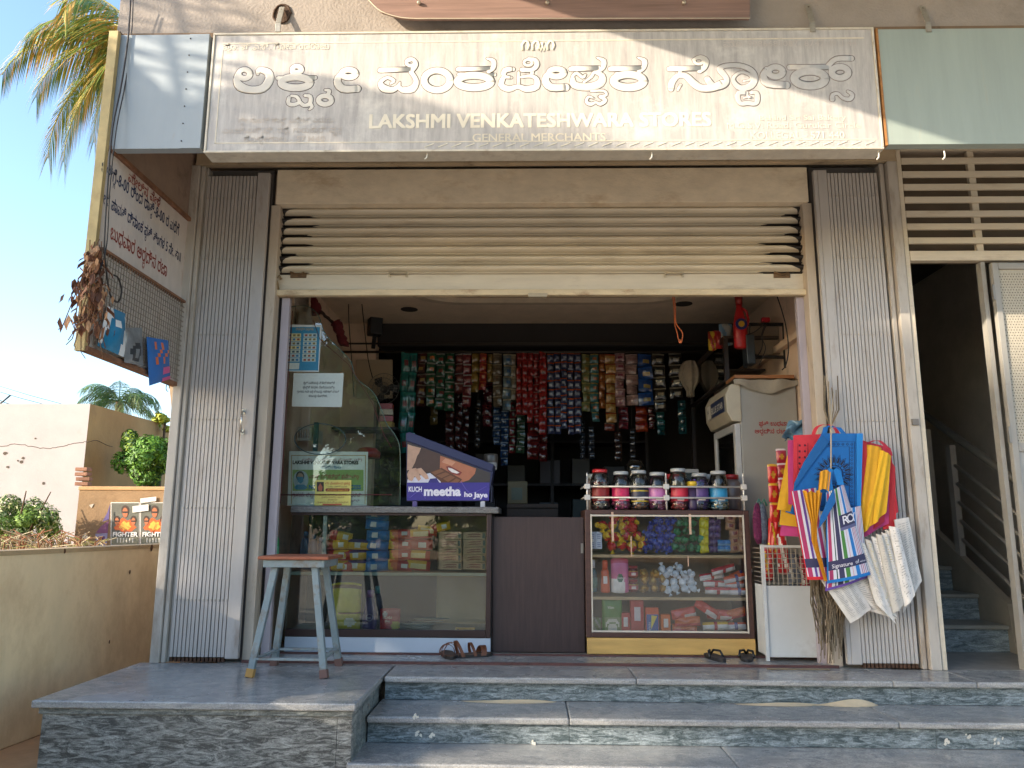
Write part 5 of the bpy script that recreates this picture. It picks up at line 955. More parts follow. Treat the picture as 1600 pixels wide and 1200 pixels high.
b.m(F_('#a8694c', .5)); dp(b, [(687, 735), (688, 712), (700, 716), (744, 732), (742, 740), (733, 750), (718, 755), (700, 752)], 3)
b.m(F_('#c08a6c', .5)); dp(b, [(690, 722), (696, 716), (712, 722), (706, 728)], 4)
b.m(F_('#7d3530', .5)); dp(b, [(697, 729), (703, 728), (722, 738), (718, 743), (708, 741), (700, 736)], 5)
b.m(F_('#ddd8d2', .4)); dp(b, [(700, 730.5), (706, 732), (718, 738.5), (714, 740), (706, 738), (701, 734)], 6)
b.m(F_('#5b3520', .4)); dp(b, [(672, 737), (690, 731), (722, 749), (716, 756), (690, 756)], 7)
b.m(F_('#7d5236', .4))
for q in ([(674, 738), (688, 733), (694, 736), (680, 742)], [(682, 743), (696, 738), (703, 741), (690, 747)], [(692, 748), (704, 742.5), (711, 746), (700, 753)], [(703, 754), (713, 747.5), (719, 750), (713, 756)]): dp(b, q, 8)
b.m(F_('#c9c7d4', .4)); dp(b, [(636, 755), (637, 749), (660, 742), (672, 739), (688, 752), (690, 756), (637, 756)], 9); b.m(F_('#332c74')); dp(b, [(668, 756), (672, 748), (682, 747), (688, 756)], 10)
b.m(F_('#c09a82', .5))
for q in ([(636, 741), (640, 733), (650, 731), (654, 738), (658, 748), (654, 752), (648, 744), (644, 752), (638, 750)], [(648, 733), (658, 731), (668, 742), (670, 748), (665, 749), (656, 741)]): dp(b, q, 11)
b.build('advert_print', None, t)
b = MB().m(PU); dp(b, [(636, 782), (764, 782), (765, 754), (636, 754)], 12); b.m(F_('#6a5cb8')); 
for pts in (((720, 752), (735, 770), (760, 760)), ((640, 778), (655, 768), (665, 779)), ((700, 778), (716, 762), (722, 776))): b.tube([PY(x, y, YD-.0095) for x, y in smooth_path(pts, 5)], .0016, 4, flat=.3)
b.m(F_('#dcd9e4', .4))
txpx(b, 'KUCH', 638, 768, 659, 10.5, YD-.0105, off=.035); txpx(b, 'meetha', 662, 774, 720, 19, YD-.0105, off=.045); txpx(b, 'ho', 725, 776, 738, 10.5, YD-.0105, off=.035); txpx(b, 'Jaye', 741, 777, 762, 11, YD-.0105, off=.035); b.build('slogan_band', None, t)
for x in (648, 754): p = PY(x, 786, YD); part('foot', t, pm('#5d5088' if x < 700 else '#b9b9bd', .4), (p.x-.014, p.x+.014, YD+.0, YD+.04, .883, PY(x, 783, YD).z-.001))
p = PY(775, 745, .62); part('side_panel', t, pm('#1a1c34', .4), (PY(765, 760, .5).x+.01, PY(765, 760, .5).x+.02, .45, .655, .915, 1.02))
# plastic jar of pens hanging purple strip behind the dispenser
p = PY(767, 722, .8); t = thing('clear_tub', 'upturned clear tub with pale label behind the dispenser', 'tub', p+Vector((0, 0, -.12))); MB().m(pm('#4b4640', .3)).lathe(p+Vector((0, 0, -.06)), [(.035, 0), (.045, .03), (.05, .1), (.045, .115)], 16).build('body', None, t); b = MB().m(F_('#8e8b88')); b.grid(lambda u, v: (p.x+.052*cos(-2.6+2.0*u), p.y+.052*sin(-2.6+2.0*u), p.z-.055+.05*v), 8, 1); b.build('label', None, t); b = MB().m(pm('#7a5a96', .5)); b.tube([PY(x, y, .74) for x, y in ((763, 725), (762, 735), (768, 745), (761, 752), (766, 760))], .004, 5); b.build('purple_cord', None, t)
# ================================================================== HANGING SACHET STRIPS
YR = 1.9
t = thing('hanging_rod', 'long dark rod across the shop carrying all the sachet strips', 'rod', (0, YR, PY(800, 548, YR).z)); zr = PY(800, 550, YR).z
MB().m(pm('#3a332c', .5, .3)).tube([(-1.60, YR, zr), (1.82, YR, zr)], .011, 8).build('bar', None, t); MB().m(pm('#3a332c', .5, .3)).tube([(-1.60, YR-.1, zr+.05), (1.82, YR-.1, zr+.05)], .008, 6).build('bar', None, t)
def sachet_proto(w, h, c1, c2, c3, seed):
    rr = random.Random(seed); p0 = rr.uniform(0, 6)
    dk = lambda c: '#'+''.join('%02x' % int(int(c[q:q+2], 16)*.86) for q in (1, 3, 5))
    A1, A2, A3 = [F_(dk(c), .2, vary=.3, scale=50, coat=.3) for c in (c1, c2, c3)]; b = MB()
    def f(u, v): return ((u-.5)*w, -.014*(sin(pi*u)**.5)*(sin(pi*v)**.5)-.003*sin(9*u+p0)-.001, -(v)*h)
    b.grid(f, 6, 7, lambda u, v: A2 if v < .2 or (v > .93) else (A3 if (((u-.5+.1*sin(9*v))/.26)**2+((v-.55)/.2)**2 < 1) else A1)); b.grid(lambda u, v: ((.5-u)*w, .002, -v*h), 1, 1, lambda u, v: A1)
    return proto(b, 'sachet')
def S(x, y): return 600+x/3.137, 530+y/3.137
STRIPS = [ # crop x0, x1, top, bottom, count, colours, label
 (85, 125, 62, 560, 5, '#1d6a62', '#20786e', '#6b2f34', 'teal sachet strip hanging furthest left beside the pale board'), (126, 163, 66, 560, 5, '#1a5d57', '#27837a', '#7a3a3c', 'teal sachet strip second from the left, beside the first teal one'),
 (165, 209, 64, 330, 5, '#4a2622', '#8a8478', '#9a7a3a', 'dark maroon sachet strip with yellow centres right of the teal pair'), (211, 255, 62, 330, 5, '#2c5236', '#8f8b80', '#b0662c', 'green sachet strip with orange centres'),
 (257, 300, 70, 345, 5, '#1f4d36', '#8c8a80', '#7a3228', 'deep green sachet strip with red centres'), (302, 347, 64, 352, 6, '#27553a', '#9c9a90', '#8a4a38', 'green sachet strip with a pale gold end'), (347, 388, 72, 262, 4, '#5c2a28', '#9a938c', '#7d4a40', 'short maroon sachet strip right of the green strips'),
 (389, 430, 70, 330, 5, '#6b2428', '#a09a94', '#8f5048', 'long maroon sachet strip with pale top bands'), (431, 470, 70, 262, 4, '#84672c', '#6a5524', '#9c8040', 'short mustard gold sachet strip'), (471, 505, 70, 250, 4, '#8c2a22', '#a0502c', '#b06a3a', 'short red orange sachet strip right of the mustard one'),
 (506, 531, 74, 212, 3, '#7b6130', '#8a7040', '#94804c', 'very short brown gold sachet strip'), (535, 578, 70, 330, 5, '#6b5c48', '#9c9078', '#574a3a', 'tan brown sachet strip with pale bands'), (585, 625, 72, 350, 5, '#5d6a6c', '#9a8c70', '#2f5a80', 'grey blue sachet strip left of the red block'),
 (622, 648, 74, 300, 4, '#7a6e58', '#a09478', '#5c5040', 'narrow beige sachet strip touching the red block'), (649, 676, 68, 370, 8, '#8c1f1e', '#a8302a', '#5c1614', 'bright red sachet strip, first of the red block'), (677, 704, 68, 372, 8, '#8a1c1c', '#a02c28', '#5c1614', 'bright red sachet strip, second of the red block'),
 (705, 732, 68, 412, 9, '#8f2020', '#a8302c', '#601818', 'bright red sachet strip, third of the red block'), (733, 759, 68, 414, 9, '#882020', '#b08078', '#5c1614', 'bright red sachet strip, fourth of the red block, with pale edge'), (760, 797, 60, 470, 10, '#8c1b1b', '#a62822', '#561212', 'longest and widest red sachet strip, last of the red block'),
 (800, 832, 72, 465, 9, '#39405c', '#b04f22', '#8a8d98', 'orange banded blue sachet strip, first of the banded block'), (833, 864, 68, 466, 9, '#363c5a', '#b4522a', '#8f92a0', 'orange banded blue sachet strip, second of the banded block'), (865, 896, 68, 440, 9, '#3a415e', '#b04f26', '#8a8d98', 'orange banded blue sachet strip, third of the banded block'),
 (897, 928, 68, 470, 9, '#353b58', '#b4522a', '#90939c', 'orange banded blue sachet strip, fourth of the banded block'), (929, 963, 70, 465, 9, '#3c4360', '#ac4c24', '#8a8d98', 'orange banded blue sachet strip, last of the banded block'), (968, 1007, 74, 355, 6, '#6a7048', '#8f8650', '#8d6a34', 'olive green sachet strip right of the banded block'),
 (1010, 1050, 72, 406, 7, '#3f6a66', '#a08a50', '#9a5a34', 'teal and gold sachet strip with cream end'), (1051, 1081, 72, 340, 6, '#8d5024', '#6f3c1c', '#a87038', 'burnt orange sachet strip'), (1083, 1132, 74, 410, 7, '#a5793f', '#943c20', '#b89a5c', 'shiny gold and orange sachet strip'),
 (1130, 1178, 68, 330, 6, '#9a6f6c', '#b09490', '#6f2b3c', 'pink sachet strip with dark face centres'), (1182, 1240, 74, 325, 5, '#a08078', '#b89c94', '#8f6a64', 'pale pink sachet strip left of the blue strip'), (1241, 1312, 74, 325, 4, '#153d77', '#1a4a8c', '#a08a50', 'wide blue sachet strip with pale ovals'),
 (1316, 1375, 72, 355, 5, '#23201c', '#7f7868', '#8d8268', 'black and cream sachet strip right of the blue one'), (1395, 1456, 68, 292, 4, '#1f1c1a', '#807a6c', '#9a9280', 'black and white portrait sachet strip near the right'),
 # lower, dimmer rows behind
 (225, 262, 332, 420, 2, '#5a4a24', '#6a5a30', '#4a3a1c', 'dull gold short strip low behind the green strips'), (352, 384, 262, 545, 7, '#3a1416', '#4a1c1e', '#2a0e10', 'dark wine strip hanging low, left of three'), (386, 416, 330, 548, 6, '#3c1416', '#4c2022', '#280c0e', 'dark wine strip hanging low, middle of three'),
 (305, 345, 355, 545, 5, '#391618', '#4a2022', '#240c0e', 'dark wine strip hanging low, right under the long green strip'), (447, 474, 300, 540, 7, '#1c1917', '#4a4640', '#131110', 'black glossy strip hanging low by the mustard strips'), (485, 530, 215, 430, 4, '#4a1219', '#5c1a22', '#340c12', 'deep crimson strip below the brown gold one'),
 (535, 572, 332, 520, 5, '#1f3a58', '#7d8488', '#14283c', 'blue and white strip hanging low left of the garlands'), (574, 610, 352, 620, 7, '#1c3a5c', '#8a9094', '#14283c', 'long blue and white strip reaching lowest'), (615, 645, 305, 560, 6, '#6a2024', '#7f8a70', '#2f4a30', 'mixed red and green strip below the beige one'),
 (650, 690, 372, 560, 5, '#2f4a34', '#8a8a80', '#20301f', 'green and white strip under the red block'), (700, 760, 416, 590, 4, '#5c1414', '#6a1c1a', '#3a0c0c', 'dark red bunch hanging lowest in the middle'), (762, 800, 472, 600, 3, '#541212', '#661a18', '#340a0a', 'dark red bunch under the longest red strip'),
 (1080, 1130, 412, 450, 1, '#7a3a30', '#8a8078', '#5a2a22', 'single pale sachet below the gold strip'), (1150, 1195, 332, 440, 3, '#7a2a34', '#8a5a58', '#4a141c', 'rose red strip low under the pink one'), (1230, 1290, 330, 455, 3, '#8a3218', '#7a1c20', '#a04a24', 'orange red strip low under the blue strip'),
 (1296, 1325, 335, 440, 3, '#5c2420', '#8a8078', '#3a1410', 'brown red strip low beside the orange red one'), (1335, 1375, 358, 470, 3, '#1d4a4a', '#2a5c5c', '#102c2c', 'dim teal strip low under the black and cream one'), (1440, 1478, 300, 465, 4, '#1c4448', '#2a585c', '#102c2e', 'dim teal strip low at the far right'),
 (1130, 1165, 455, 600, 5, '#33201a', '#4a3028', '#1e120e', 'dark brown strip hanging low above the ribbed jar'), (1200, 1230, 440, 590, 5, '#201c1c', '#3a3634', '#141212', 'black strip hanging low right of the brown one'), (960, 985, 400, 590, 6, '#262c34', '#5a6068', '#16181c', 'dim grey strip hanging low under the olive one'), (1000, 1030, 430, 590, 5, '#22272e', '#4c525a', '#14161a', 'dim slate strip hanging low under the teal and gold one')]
for i, (a, b_, y0, y1, n, c1, c2, c3, lb) in enumerate(STRIPS):
    Ys = YR + (.02*(i % 3) if y0 < 100 else .12+.02*(i % 3)); p = PY(*S((a+b_)/2, y0), Ys); q = PY(*S((a+b_)/2, y1), Ys); w = (PY(*S(b_, y0), Ys)-PY(*S(a, y0), Ys)).x*1.0; H = (p.z-q.z); h = H/n
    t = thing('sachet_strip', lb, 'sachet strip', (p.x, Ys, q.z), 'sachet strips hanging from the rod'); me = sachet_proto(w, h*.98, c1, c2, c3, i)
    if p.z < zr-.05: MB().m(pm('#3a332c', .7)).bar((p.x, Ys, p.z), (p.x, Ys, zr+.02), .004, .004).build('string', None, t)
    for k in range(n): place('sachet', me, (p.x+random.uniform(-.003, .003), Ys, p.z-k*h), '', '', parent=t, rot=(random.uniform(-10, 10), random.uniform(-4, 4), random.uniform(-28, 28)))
# white cloth bundle and strings
def cloth_bundle(lb, px, py, Y, w, h, col, seed):
    rr = random.Random(seed); p = PY(px, py, Y); t = thing('cloth_bundle', lb, 'cloth', p+Vector((0, 0, -h))); b = MB().m(pm(col, .9, vary=.2, scale=20, bump=.5, bscale=30))
    b.grid(lambda u, v: p+Vector((w*(.35+.65*sin(pi*min(1, v*1.1+.1)))*cos(6.283*u)*.5*(1+.15*sin(5*6.283*u)), w*.3*sin(6.283*u)*(1+.2*sin(7*6.283*u)), -h*v)), 40, 12); b.build('folds', None, t)
cloth_bundle('crumpled white cloth bundle hanging right of the sachet strips', *S(1497, 110), 1.9, .17, .30, '#8a7f70', 1)
b = MB().m(pm('#c4683a', .8)); 
for dx in (0, 6): b.tube([PY(x+dx*.4, y, .5) for x, y in smooth_path([(1050, 458), (1053, 480), (1054, 505), (1058+dx, 520), (1062, 536), (1066-dx, 530)], 4)], .0035, 5)
tag(b.build('orange_string'), 'short orange string dangling from the shutter edge', 'string')
# dim back shelving
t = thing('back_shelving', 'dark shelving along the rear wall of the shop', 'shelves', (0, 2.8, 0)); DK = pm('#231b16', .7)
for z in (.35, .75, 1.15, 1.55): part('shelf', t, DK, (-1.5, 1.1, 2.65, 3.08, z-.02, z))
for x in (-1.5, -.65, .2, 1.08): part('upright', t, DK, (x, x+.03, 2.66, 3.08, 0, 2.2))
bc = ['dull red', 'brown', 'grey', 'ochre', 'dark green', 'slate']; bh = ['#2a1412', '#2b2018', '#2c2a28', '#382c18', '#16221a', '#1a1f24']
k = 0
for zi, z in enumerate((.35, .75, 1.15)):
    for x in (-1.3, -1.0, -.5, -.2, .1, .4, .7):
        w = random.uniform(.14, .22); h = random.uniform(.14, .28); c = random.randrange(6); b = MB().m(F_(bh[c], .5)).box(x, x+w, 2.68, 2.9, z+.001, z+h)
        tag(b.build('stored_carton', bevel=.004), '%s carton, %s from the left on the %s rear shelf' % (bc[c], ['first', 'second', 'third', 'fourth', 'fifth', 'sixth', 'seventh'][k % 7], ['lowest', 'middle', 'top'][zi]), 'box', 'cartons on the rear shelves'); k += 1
p = PY(805, 790, 1.6); t = thing('yellow_carton', 'dull yellow carton with picture standing low in the gap', 'box', (p.x, 1.7, .62)); q0 = PY(793, 787, 1.6); q1 = PY(824, 752, 1.6); MB().m(F_('#5d502c', .5)).box(q0.x, q1.x, 1.6, 1.8, q0.z, q1.z).build('box_body', None, t, .004); MB().m(F_('#3f4a3a')).box(q0.x+.03, q1.x-.04, 1.597, 1.6, q0.z+.03, q1.z-.05).build('picture', None, t)
q0 = PY(792, 830, 1.6); q1 = PY(872, 787.5, 1.6); t = thing('inner_table', 'brown wooden table deep in the gap between the counters', 'table', (q0.x+.2, 1.8, 0)); part('table_top', t, F_('#4a3626', .6), (q0.x, q1.x, 1.58, 2.1, q1.z-.03, q1.z-.001)); part('front_board', t, F_('#423022', .6), (q0.x, q1.x, 1.6, 1.62, .02, q1.z-.031))
# ================================================================== FRIDGE AND THE THINGS ABOVE IT
FRG = pm('#8f8c84', .35, vary=.05, scale=2, dirt='#7d7566', damt=.3); x0, x1, y0, y1, z1 = 1.40, 1.83, .74, 1.34, 1.73
t = thing('visi_cooler', 'grey upright drinks fridge with red Kannada writing on its side', 'fridge', (1.6, 1.0, 0))
part('body', t, FRG, (x0+.04, x1, y0, y1, .05, z1), bevel=.006); part('door_frame', t, pm('#a8a8a6', .35), (x0, x0+.038, y0+.0, y0+.05, .1, 1.46), (x0, x0+.038, y1-.05, y1, .1, 1.46), (x0, x0+.038, y0+.051, y1-.051, 1.41, 1.46), (x0, x0+.038, y0+.051, y1-.051, .1, .16), bevel=.003)
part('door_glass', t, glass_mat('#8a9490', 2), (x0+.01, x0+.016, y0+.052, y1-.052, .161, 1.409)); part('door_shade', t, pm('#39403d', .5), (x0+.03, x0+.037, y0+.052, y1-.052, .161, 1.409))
for i in range(4): part('shelf', t, pm('#8d9492', .4), (x0+.018, x0+.029, y0+.055, y1-.055, .4+i*.27, .41+i*.27))
b = MB().m(pm('#a59c88', .45)); b.prism([(x0+.05, y0-.012, 1.47), (x0+.05, y0-.012, z1+.01), (x0-.02, y0-.012, z1-.0), (x0-.055, y0-.012, 1.66), (x0-.05, y0-.012, 1.54), (x0-.02, y0-.012, 1.475)], (0, y1-y0+.024, 0)); o = b.build('head_canopy', None, t, .008)
b = MB().m(pm('#16284a', .4)); b.add([(x0-.0535, y0+.04, 1.55), (x0-.0575, y0+.04, 1.655), (x0-.0575, y0+.42, 1.655), (x0-.0535, y0+.42, 1.55)], [(0, 1, 2, 3)]); b.m(pm('#c9c4b8', .4)); b.add([(x0-.0538, y0+.44, 1.555), (x0-.0578, y0+.44, 1.65), (x0-.0578, y0+.54, 1.65), (x0-.0538, y0+.54, 1.555)], [(0, 1, 2, 3)])
b.text('BLUE STAR', (x0-.0595, y0+.40, 1.575), .065, ux=(0, -1, 0), uy=(0, 0, 1), off=.02, width=.34); b.m(pm('#16284a', .4)); b.text('✶', (x0-.0595, y0+.53, 1.58), .07, ux=(0, -1, 0), uy=(0, 0, 1)); b.build('brand_plate', None, t)
b = MB().m(F_('#8f2422')); txpx(b, 'ಪ್ರತಿ ಬುಧವಾರ', 1186, 665, 1237, 9.5, y0-.002, off=.02); txpx(b, 'ಅರ್ಧದಿನ ರಜಾ', 1179, 677, 1231, 9.5, y0-.002, off=.02); b.build('red_lettering', None, t)
b = MB().m(pm('#8c8373', .9, vary=.15, scale=12, bump=.5, bscale=20)); b.grid(lambda u, v: (x0-.0+(x1+.03-x0)*u, y0-.03-.012*sin(12*u), z1+.03-v*(.035+.06*sin(pi*u)**2)+.004*sin(20*u)), 30, 5); b.grid(lambda u, v: (x0+(x1+.03-x0)*u, y0-.03+.5*v, z1+.031+.004*sin(20*u)), 20, 3); tag(b.build('cover_cloth'), 'folded cream cloth draped over the top of the fridge', 'cloth')
b = MB().m(pm('#8a5a34', .6, vary=.2, scale=5, stretch=(1, 6, 6))); p = PY(1147, 583, y0-.01); q = PY(1240, 577, y0-.01); b.box(p.x, q.x, y0-.02, y0+.22, z1+.04, z1+.065); tag(b.build('wooden_plank', bevel=.003), 'brown wooden plank lying on the fridge cover cloth', 'plank')
# black stand, grey box, bottle, bags above
YB = .95; P3 = lambda x, y: PY(x, y, YB)
t = thing('wall_stand', 'black steel angle stand above the fridge with a pale board in it', 'stand', P3(1190, 575)); 
for (a, c_) in (((1163, 507), (1226, 507)), ((1163, 558), (1230, 558)), ((1165, 507), (1165, 575)), ((1225, 507), (1228, 575))): MB().m(DARK).bar(P3(*a), P3(*c_), .022, .022).build('angle_bar', None, t)
MB().m(pm('#8a7b68', .8)).prism([PY(x, y, 1.05) for x, y in ((1168, 553), (1222, 553), (1222, 510), (1168, 510))], (0, .02, 0)).build('back_board', None, t)
p = P3(1169, 572); b = MB().m(F_('#2b3136', .4)).box(p.x-.03, p.x+.03, .86, .98, p.z, P3(1169, 527).z); tag(b.build('adapter_box', bevel=.006), 'upright dark grey adapter box standing on the fridge', 'box')
p = PY(1158, 545, .9); t = thing('detergent_bottle', 'red detergent bottle with loop handle and round blue label on top of the stand', 'bottle', p); z0, zt2 = p.z, PY(1158, 464, .9).z; H = zt2-z0; MB().m(F_('#a3181c', .3)).lathe(p, [(.035, 0), (.048, .03*H), (.05, .45*H), (.04, .6*H), (.022, .78*H), (.022, .85*H)], 18, squash=.7).build('body', None, t)
MB().m(F_('#a3181c', .3)).tube([p+Vector((.018, 0, .78*H)), p+Vector((.05, 0, .72*H)), p+Vector((.062, 0, .55*H)), p+Vector((.045, 0, .42*H))], .011, 8).build('handle', None, t); MB().m(F_('#8c2a22', .4)).lathe(p+Vector((0, 0, .85*H)), [(.025, 0), (.026, .08*H), (.03, .15*H)], 14).build('cap', None, t)
b = MB(); b.m(F_('#22295c')); b.lathe(p+Vector((0, -.036, .45*H)), [(.042, 0), (.042, .003)], 18, M=R('X', 90)); b.m(F_('#b58a2a')); b.lathe(p+Vector((0, -.04, .45*H)), [(.022, 0), (.022, .003)], 18, M=R('X', 90)); b.build('round_label', None, t)
t = thing('extension_socket', 'small red extension socket on the black stand with wires', 'socket', P3(1196, 505)); p = P3(1196, 500); MB().m(F_('#a81c24', .4)).obox(p, (.06, .04, .035)).build('box', None, t, .008)
t = thing('wire_loops', 'black wires looping from the red socket over the pale board', 'wires', P3(1190, 560)); b = MB().m(F_('#1a1414', .5))
for pts in (((1194, 506), (1180, 518), (1166, 522), (1164, 512)), ((1196, 506), (1190, 525), (1196, 545), (1186, 570)), ((1198, 506), (1192, 522), (1190, 545), (1180, 560)), ((1172, 507), (1171, 530), (1172, 548))): b.tube([PY(x, y, .9) for x, y in smooth_path(pts, 5)], .004, 5)
b.build('wire', None, t)
b = MB().m(F_('#1a1414', .5)); b.tube([PY(x, y, .6) for x, y in smooth_path([(1212, 457), (1220, 480), (1228, 510), (1232, 545), (1228, 570), (1222, 578)], 5)], .0045, 5); tag(b.build('wall_cable'), 'black cable hanging above the right end of the fridge', 'cable')
for px, py, w, h, c, c2, lb in ((1135, 540, .1, .17, '#9a9a92', '#6a8aa0', 'clear and white plastic bag on the shelf left of the red bottle'), (1121, 545, .07, .14, '#8f1f1c', '#9a1c1c', 'red packet on the shelf beside the yellow one'), (1113, 548, .055, .15, '#b8952a', '#8a2a1c', 'yellow packet at the left end of the high shelf')):
    p = PY(px, py, 1.15); t = thing('plastic_packet', lb, 'packet', p); place('film', proto(pack_mb(w, h, .05, lambda u, v: F_(c) if sin(7*u+5*v) > -.3 else F_(c2), int(px), 10, 10, .4), 'film'), p+Vector((0, 0, h/2)), '', '', parent=t)
# glass fronted shelf case behind the fridge
t = thing('side_glass_case', 'dark framed glass wall case receding behind the fridge head', 'glass case', (1.45, 1.4, 1.8)); z0, zt2 = 1.80, 2.12
for q in ((1.42, 1.45, 1.0, 1.03, z0, zt2), (1.42, 1.45, 2.2, 2.23, 1.2, zt2), (1.42, 1.45, 1.03, 2.2, zt2-.02, zt2), (1.42, 1.45, 1.03, 2.2, z0, z0+.02)): part('frame', t, F_('#241a15', .5), q)
part('glass_pane', t, GL, (1.43, 1.435, 1.031, 2.199, z0+.021, zt2-.021)); part('shelf', t, F_('#3a2e26', .6), (1.46, 1.82, 1.35, 2.2, 1.95, 1.965)); part('top_board', t, F_('#3a2e26', .6), (1.42, 1.82, 1.0, 2.23, zt2+.001, zt2+.02))
# ================================================================== WIRE BASKET CABINET
random.seed(61)
t = thing('steel_bin', 'pale steel bin with wire grid top between the display counter and the right jamb', 'bin', (1.54, .3, 0)); PN = pm('#bfc0bd', .5, vary=.06, scale=3, dirt='#857c6c', damt=.3, dscale=4)
xa, xb = 1.385, 1.72; part('front_sheet', t, PN, (xa, xb, .17, .175, .03, .43), bevel=.002); part('side_sheet', t, PN, (xa, xa+.005, .176, .39, .03, .43)); part('frame', t, PN, (xa-.02, xa-.001, .16, .18, .01, .665), (xb+.001, xb+.02, .16, .18, .01, .665), (xa-.02, xb+.02, .16, .18, .645, .665) if False else (xa, xb, .16, .18, .648, .662))
b = MB().m(pm('#9b9384', .5, .2)); x = xa+.02
while x < xb: b.bar((x, .165, .43), (x, .165, .65), .004, .004); x += .027
for k in range(8): b.bar((xa, .168, .445+k*.028), (xb, .168, .445+k*.028), .004, .004)
for k in range(8): b.bar((xa+.002, .18, .445+k*.028), (xa+.002, .39, .445+k*.028), .004, .004)
b.build('wire_grid', None, t)
for i, (px, py, w, h, c, c2, rr_, lb) in enumerate(((1208, 840, .06, .24, '#b8211f', '#c9a42a', 4, 'tall red and yellow snack packet standing behind the bin, left one'), (1222, 860, .07, .28, '#b02024', '#d8d0c4', -3, 'red and white printed packet standing in the bin beneath the cloth bags'), (1200, 880, .07, .2, '#a81d1f', '#c49a2c', 6, 'short red packet inside the wire grid'), (1240, 890, .08, .2, '#5a5f6a', '#b8b4ac', -4, 'grey striped packet inside the wire grid'), (1258, 895, .07, .2, '#9a1f2c', '#cfc8c0', 3, 'dark red packet inside the right of the wire grid'))):
    p = PY(px, py, .26); t = thing('snack_packet', lb, 'packet', p+Vector((0, 0, -h/2)), 'packets in the steel bin'); place('film', proto(pack_mb(w, h, .035, lambda u, v: F_(c2) if (sin(9*u+6*v+i) > .55 and .15 < v < .85) else F_(c), 70+i, 10, 14, .4), 'film'), p, '', '', parent=t, rot=(0, rr_, 0))
p = PY(1222, 705, .26)
for i, (px, py, h, c, c2, lb) in enumerate(((1209, 770, .34, '#c9962a', '#b3201f', 'yellow topped red packet strip hanging left of the cloth bags'), (1222, 735, .26, '#c9b8b0', '#9c2430', 'dark red sachet strip with pale tops hanging behind the cloth bags'))):
    p = PY(px, py, .12); t = thing('packet_strip', lb, 'packet strip', p+Vector((0, 0, -h/2))); 
    for k in range(3): place('packet', proto(pack_mb(.06, h/3, .02, lambda u, v: F_(c) if v > .86 else (F_('#b8862a') if (u-.5)**2+(v-.45)**2 < .04 else F_(c2)), 90+i, 8, 8, .3), 'film'), p+Vector((0, 0, h/3*(1-k))), '', '', parent=t, rot=(0, random.uniform(-5, 5), 0))
cols = ['#5c1540', '#1d4a3c', '#3a4a5c']
for i, (px, lb) in enumerate(((1186, 'dark magenta scrubber net hanging beside the display counter'), (1194, 'grey mesh scrubber hanging next to the magenta one'))):
    p = PY(px, 785, .30); q = PY(px, 850, .30); t = thing('hanging_scrubber', lb, 'scrubber', q); b = MB().m(pm(['#5c1540', '#566070'][i], .8, vary=.4, scale=60, bump=1, bscale=90)); b.lathe(q, [(.012, 0), (.03, .04), (.032, .15), (.02, .22), (.006, (p-q).length)], 12, squash=.6); b.build('net', None, t); b = MB().m(F_('#1f6a5c')); b.tube([p+Vector((-.02, 0, -.02)), p+Vector((0, 0, .02)), p+Vector((.015, 0, -.02))], .006, 6); b.build('loop', None, t)
b = MB().m(pm('#5f7d8c', .25, vary=.5, scale=12, bump=1, bscale=12)); b.grid(lambda u, v: PY(1225+52*u+4*sin(9*v), 690-38*v*sin(pi*min(1, u*.9+.12))-6*sin(12*u), .2)+Vector((0, .03*sin(9*u)*sin(8*v), 0)), 12, 12); tag(b.build('plastic_bundle'), 'crumpled blue clear plastic bundle behind the top of the cloth bags', 'plastic')
# ================================================================== CLOTH BAGS
def cloth(px, Y, mat, waves=(.006, 9, 4), depth=0., nu=16, nv=16, matf=None, thick=.004, curve=0., seed=0, puff=0.):
    """sheet through four pixel corners (tl, tr, br, bl) with folds; returns builder and its surface function"""
    P = [PY(x, y, Y) for x, y in px]; b = MB(); b.m(mat); a, fu, fv = waves
    def f(u, v, o=0):
        p = (P[0]*(1-u)+P[1]*u)*(1-v)+(P[3]*(1-u)+P[2]*u)*v
        return p+Vector((0, -depth*v-curve*sin(pi*u)+a*sin(fu*u+seed+2*v)*(.3+.7*v)+o-puff*(sin(pi*u)*sin(pi*v))**.5*(1 if o == 0 else -1), 0))
    b.grid(lambda u, v: f(u, v), nu, nv, matf); b.grid(lambda u, v: f(1-u, v, thick), nu, nv, (lambda u, v: matf(1-u, v)) if matf else None)
    n = 14
    for e in ((0, 0, 1, 0), (1, 0, 1, 1), (1, 1, 0, 1), (0, 1, 0, 0)):
        for k in range(n):
            u0, v0 = e[0]+(e[2]-e[0])*k/n, e[1]+(e[3]-e[1])*k/n; u1, v1 = e[0]+(e[2]-e[0])*(k+1)/n, e[1]+(e[3]-e[1])*(k+1)/n; b.m(mat); b.add([f(u0, v0), f(u1, v1), f(u1, v1, thick), f(u0, v0, thick)], [(0, 1, 2, 3)])
    return b, f
NW = lambda c: pm(c, .75, vary=.07, scale=30, bump=.15, bscale=160)
BBLU, BRED, BYEL, BPNK, BCRM = NW('#0f63a8'), NW('#c22a30'), NW('#d29a1a'), NW('#b83a72'), NW('#b3273a')
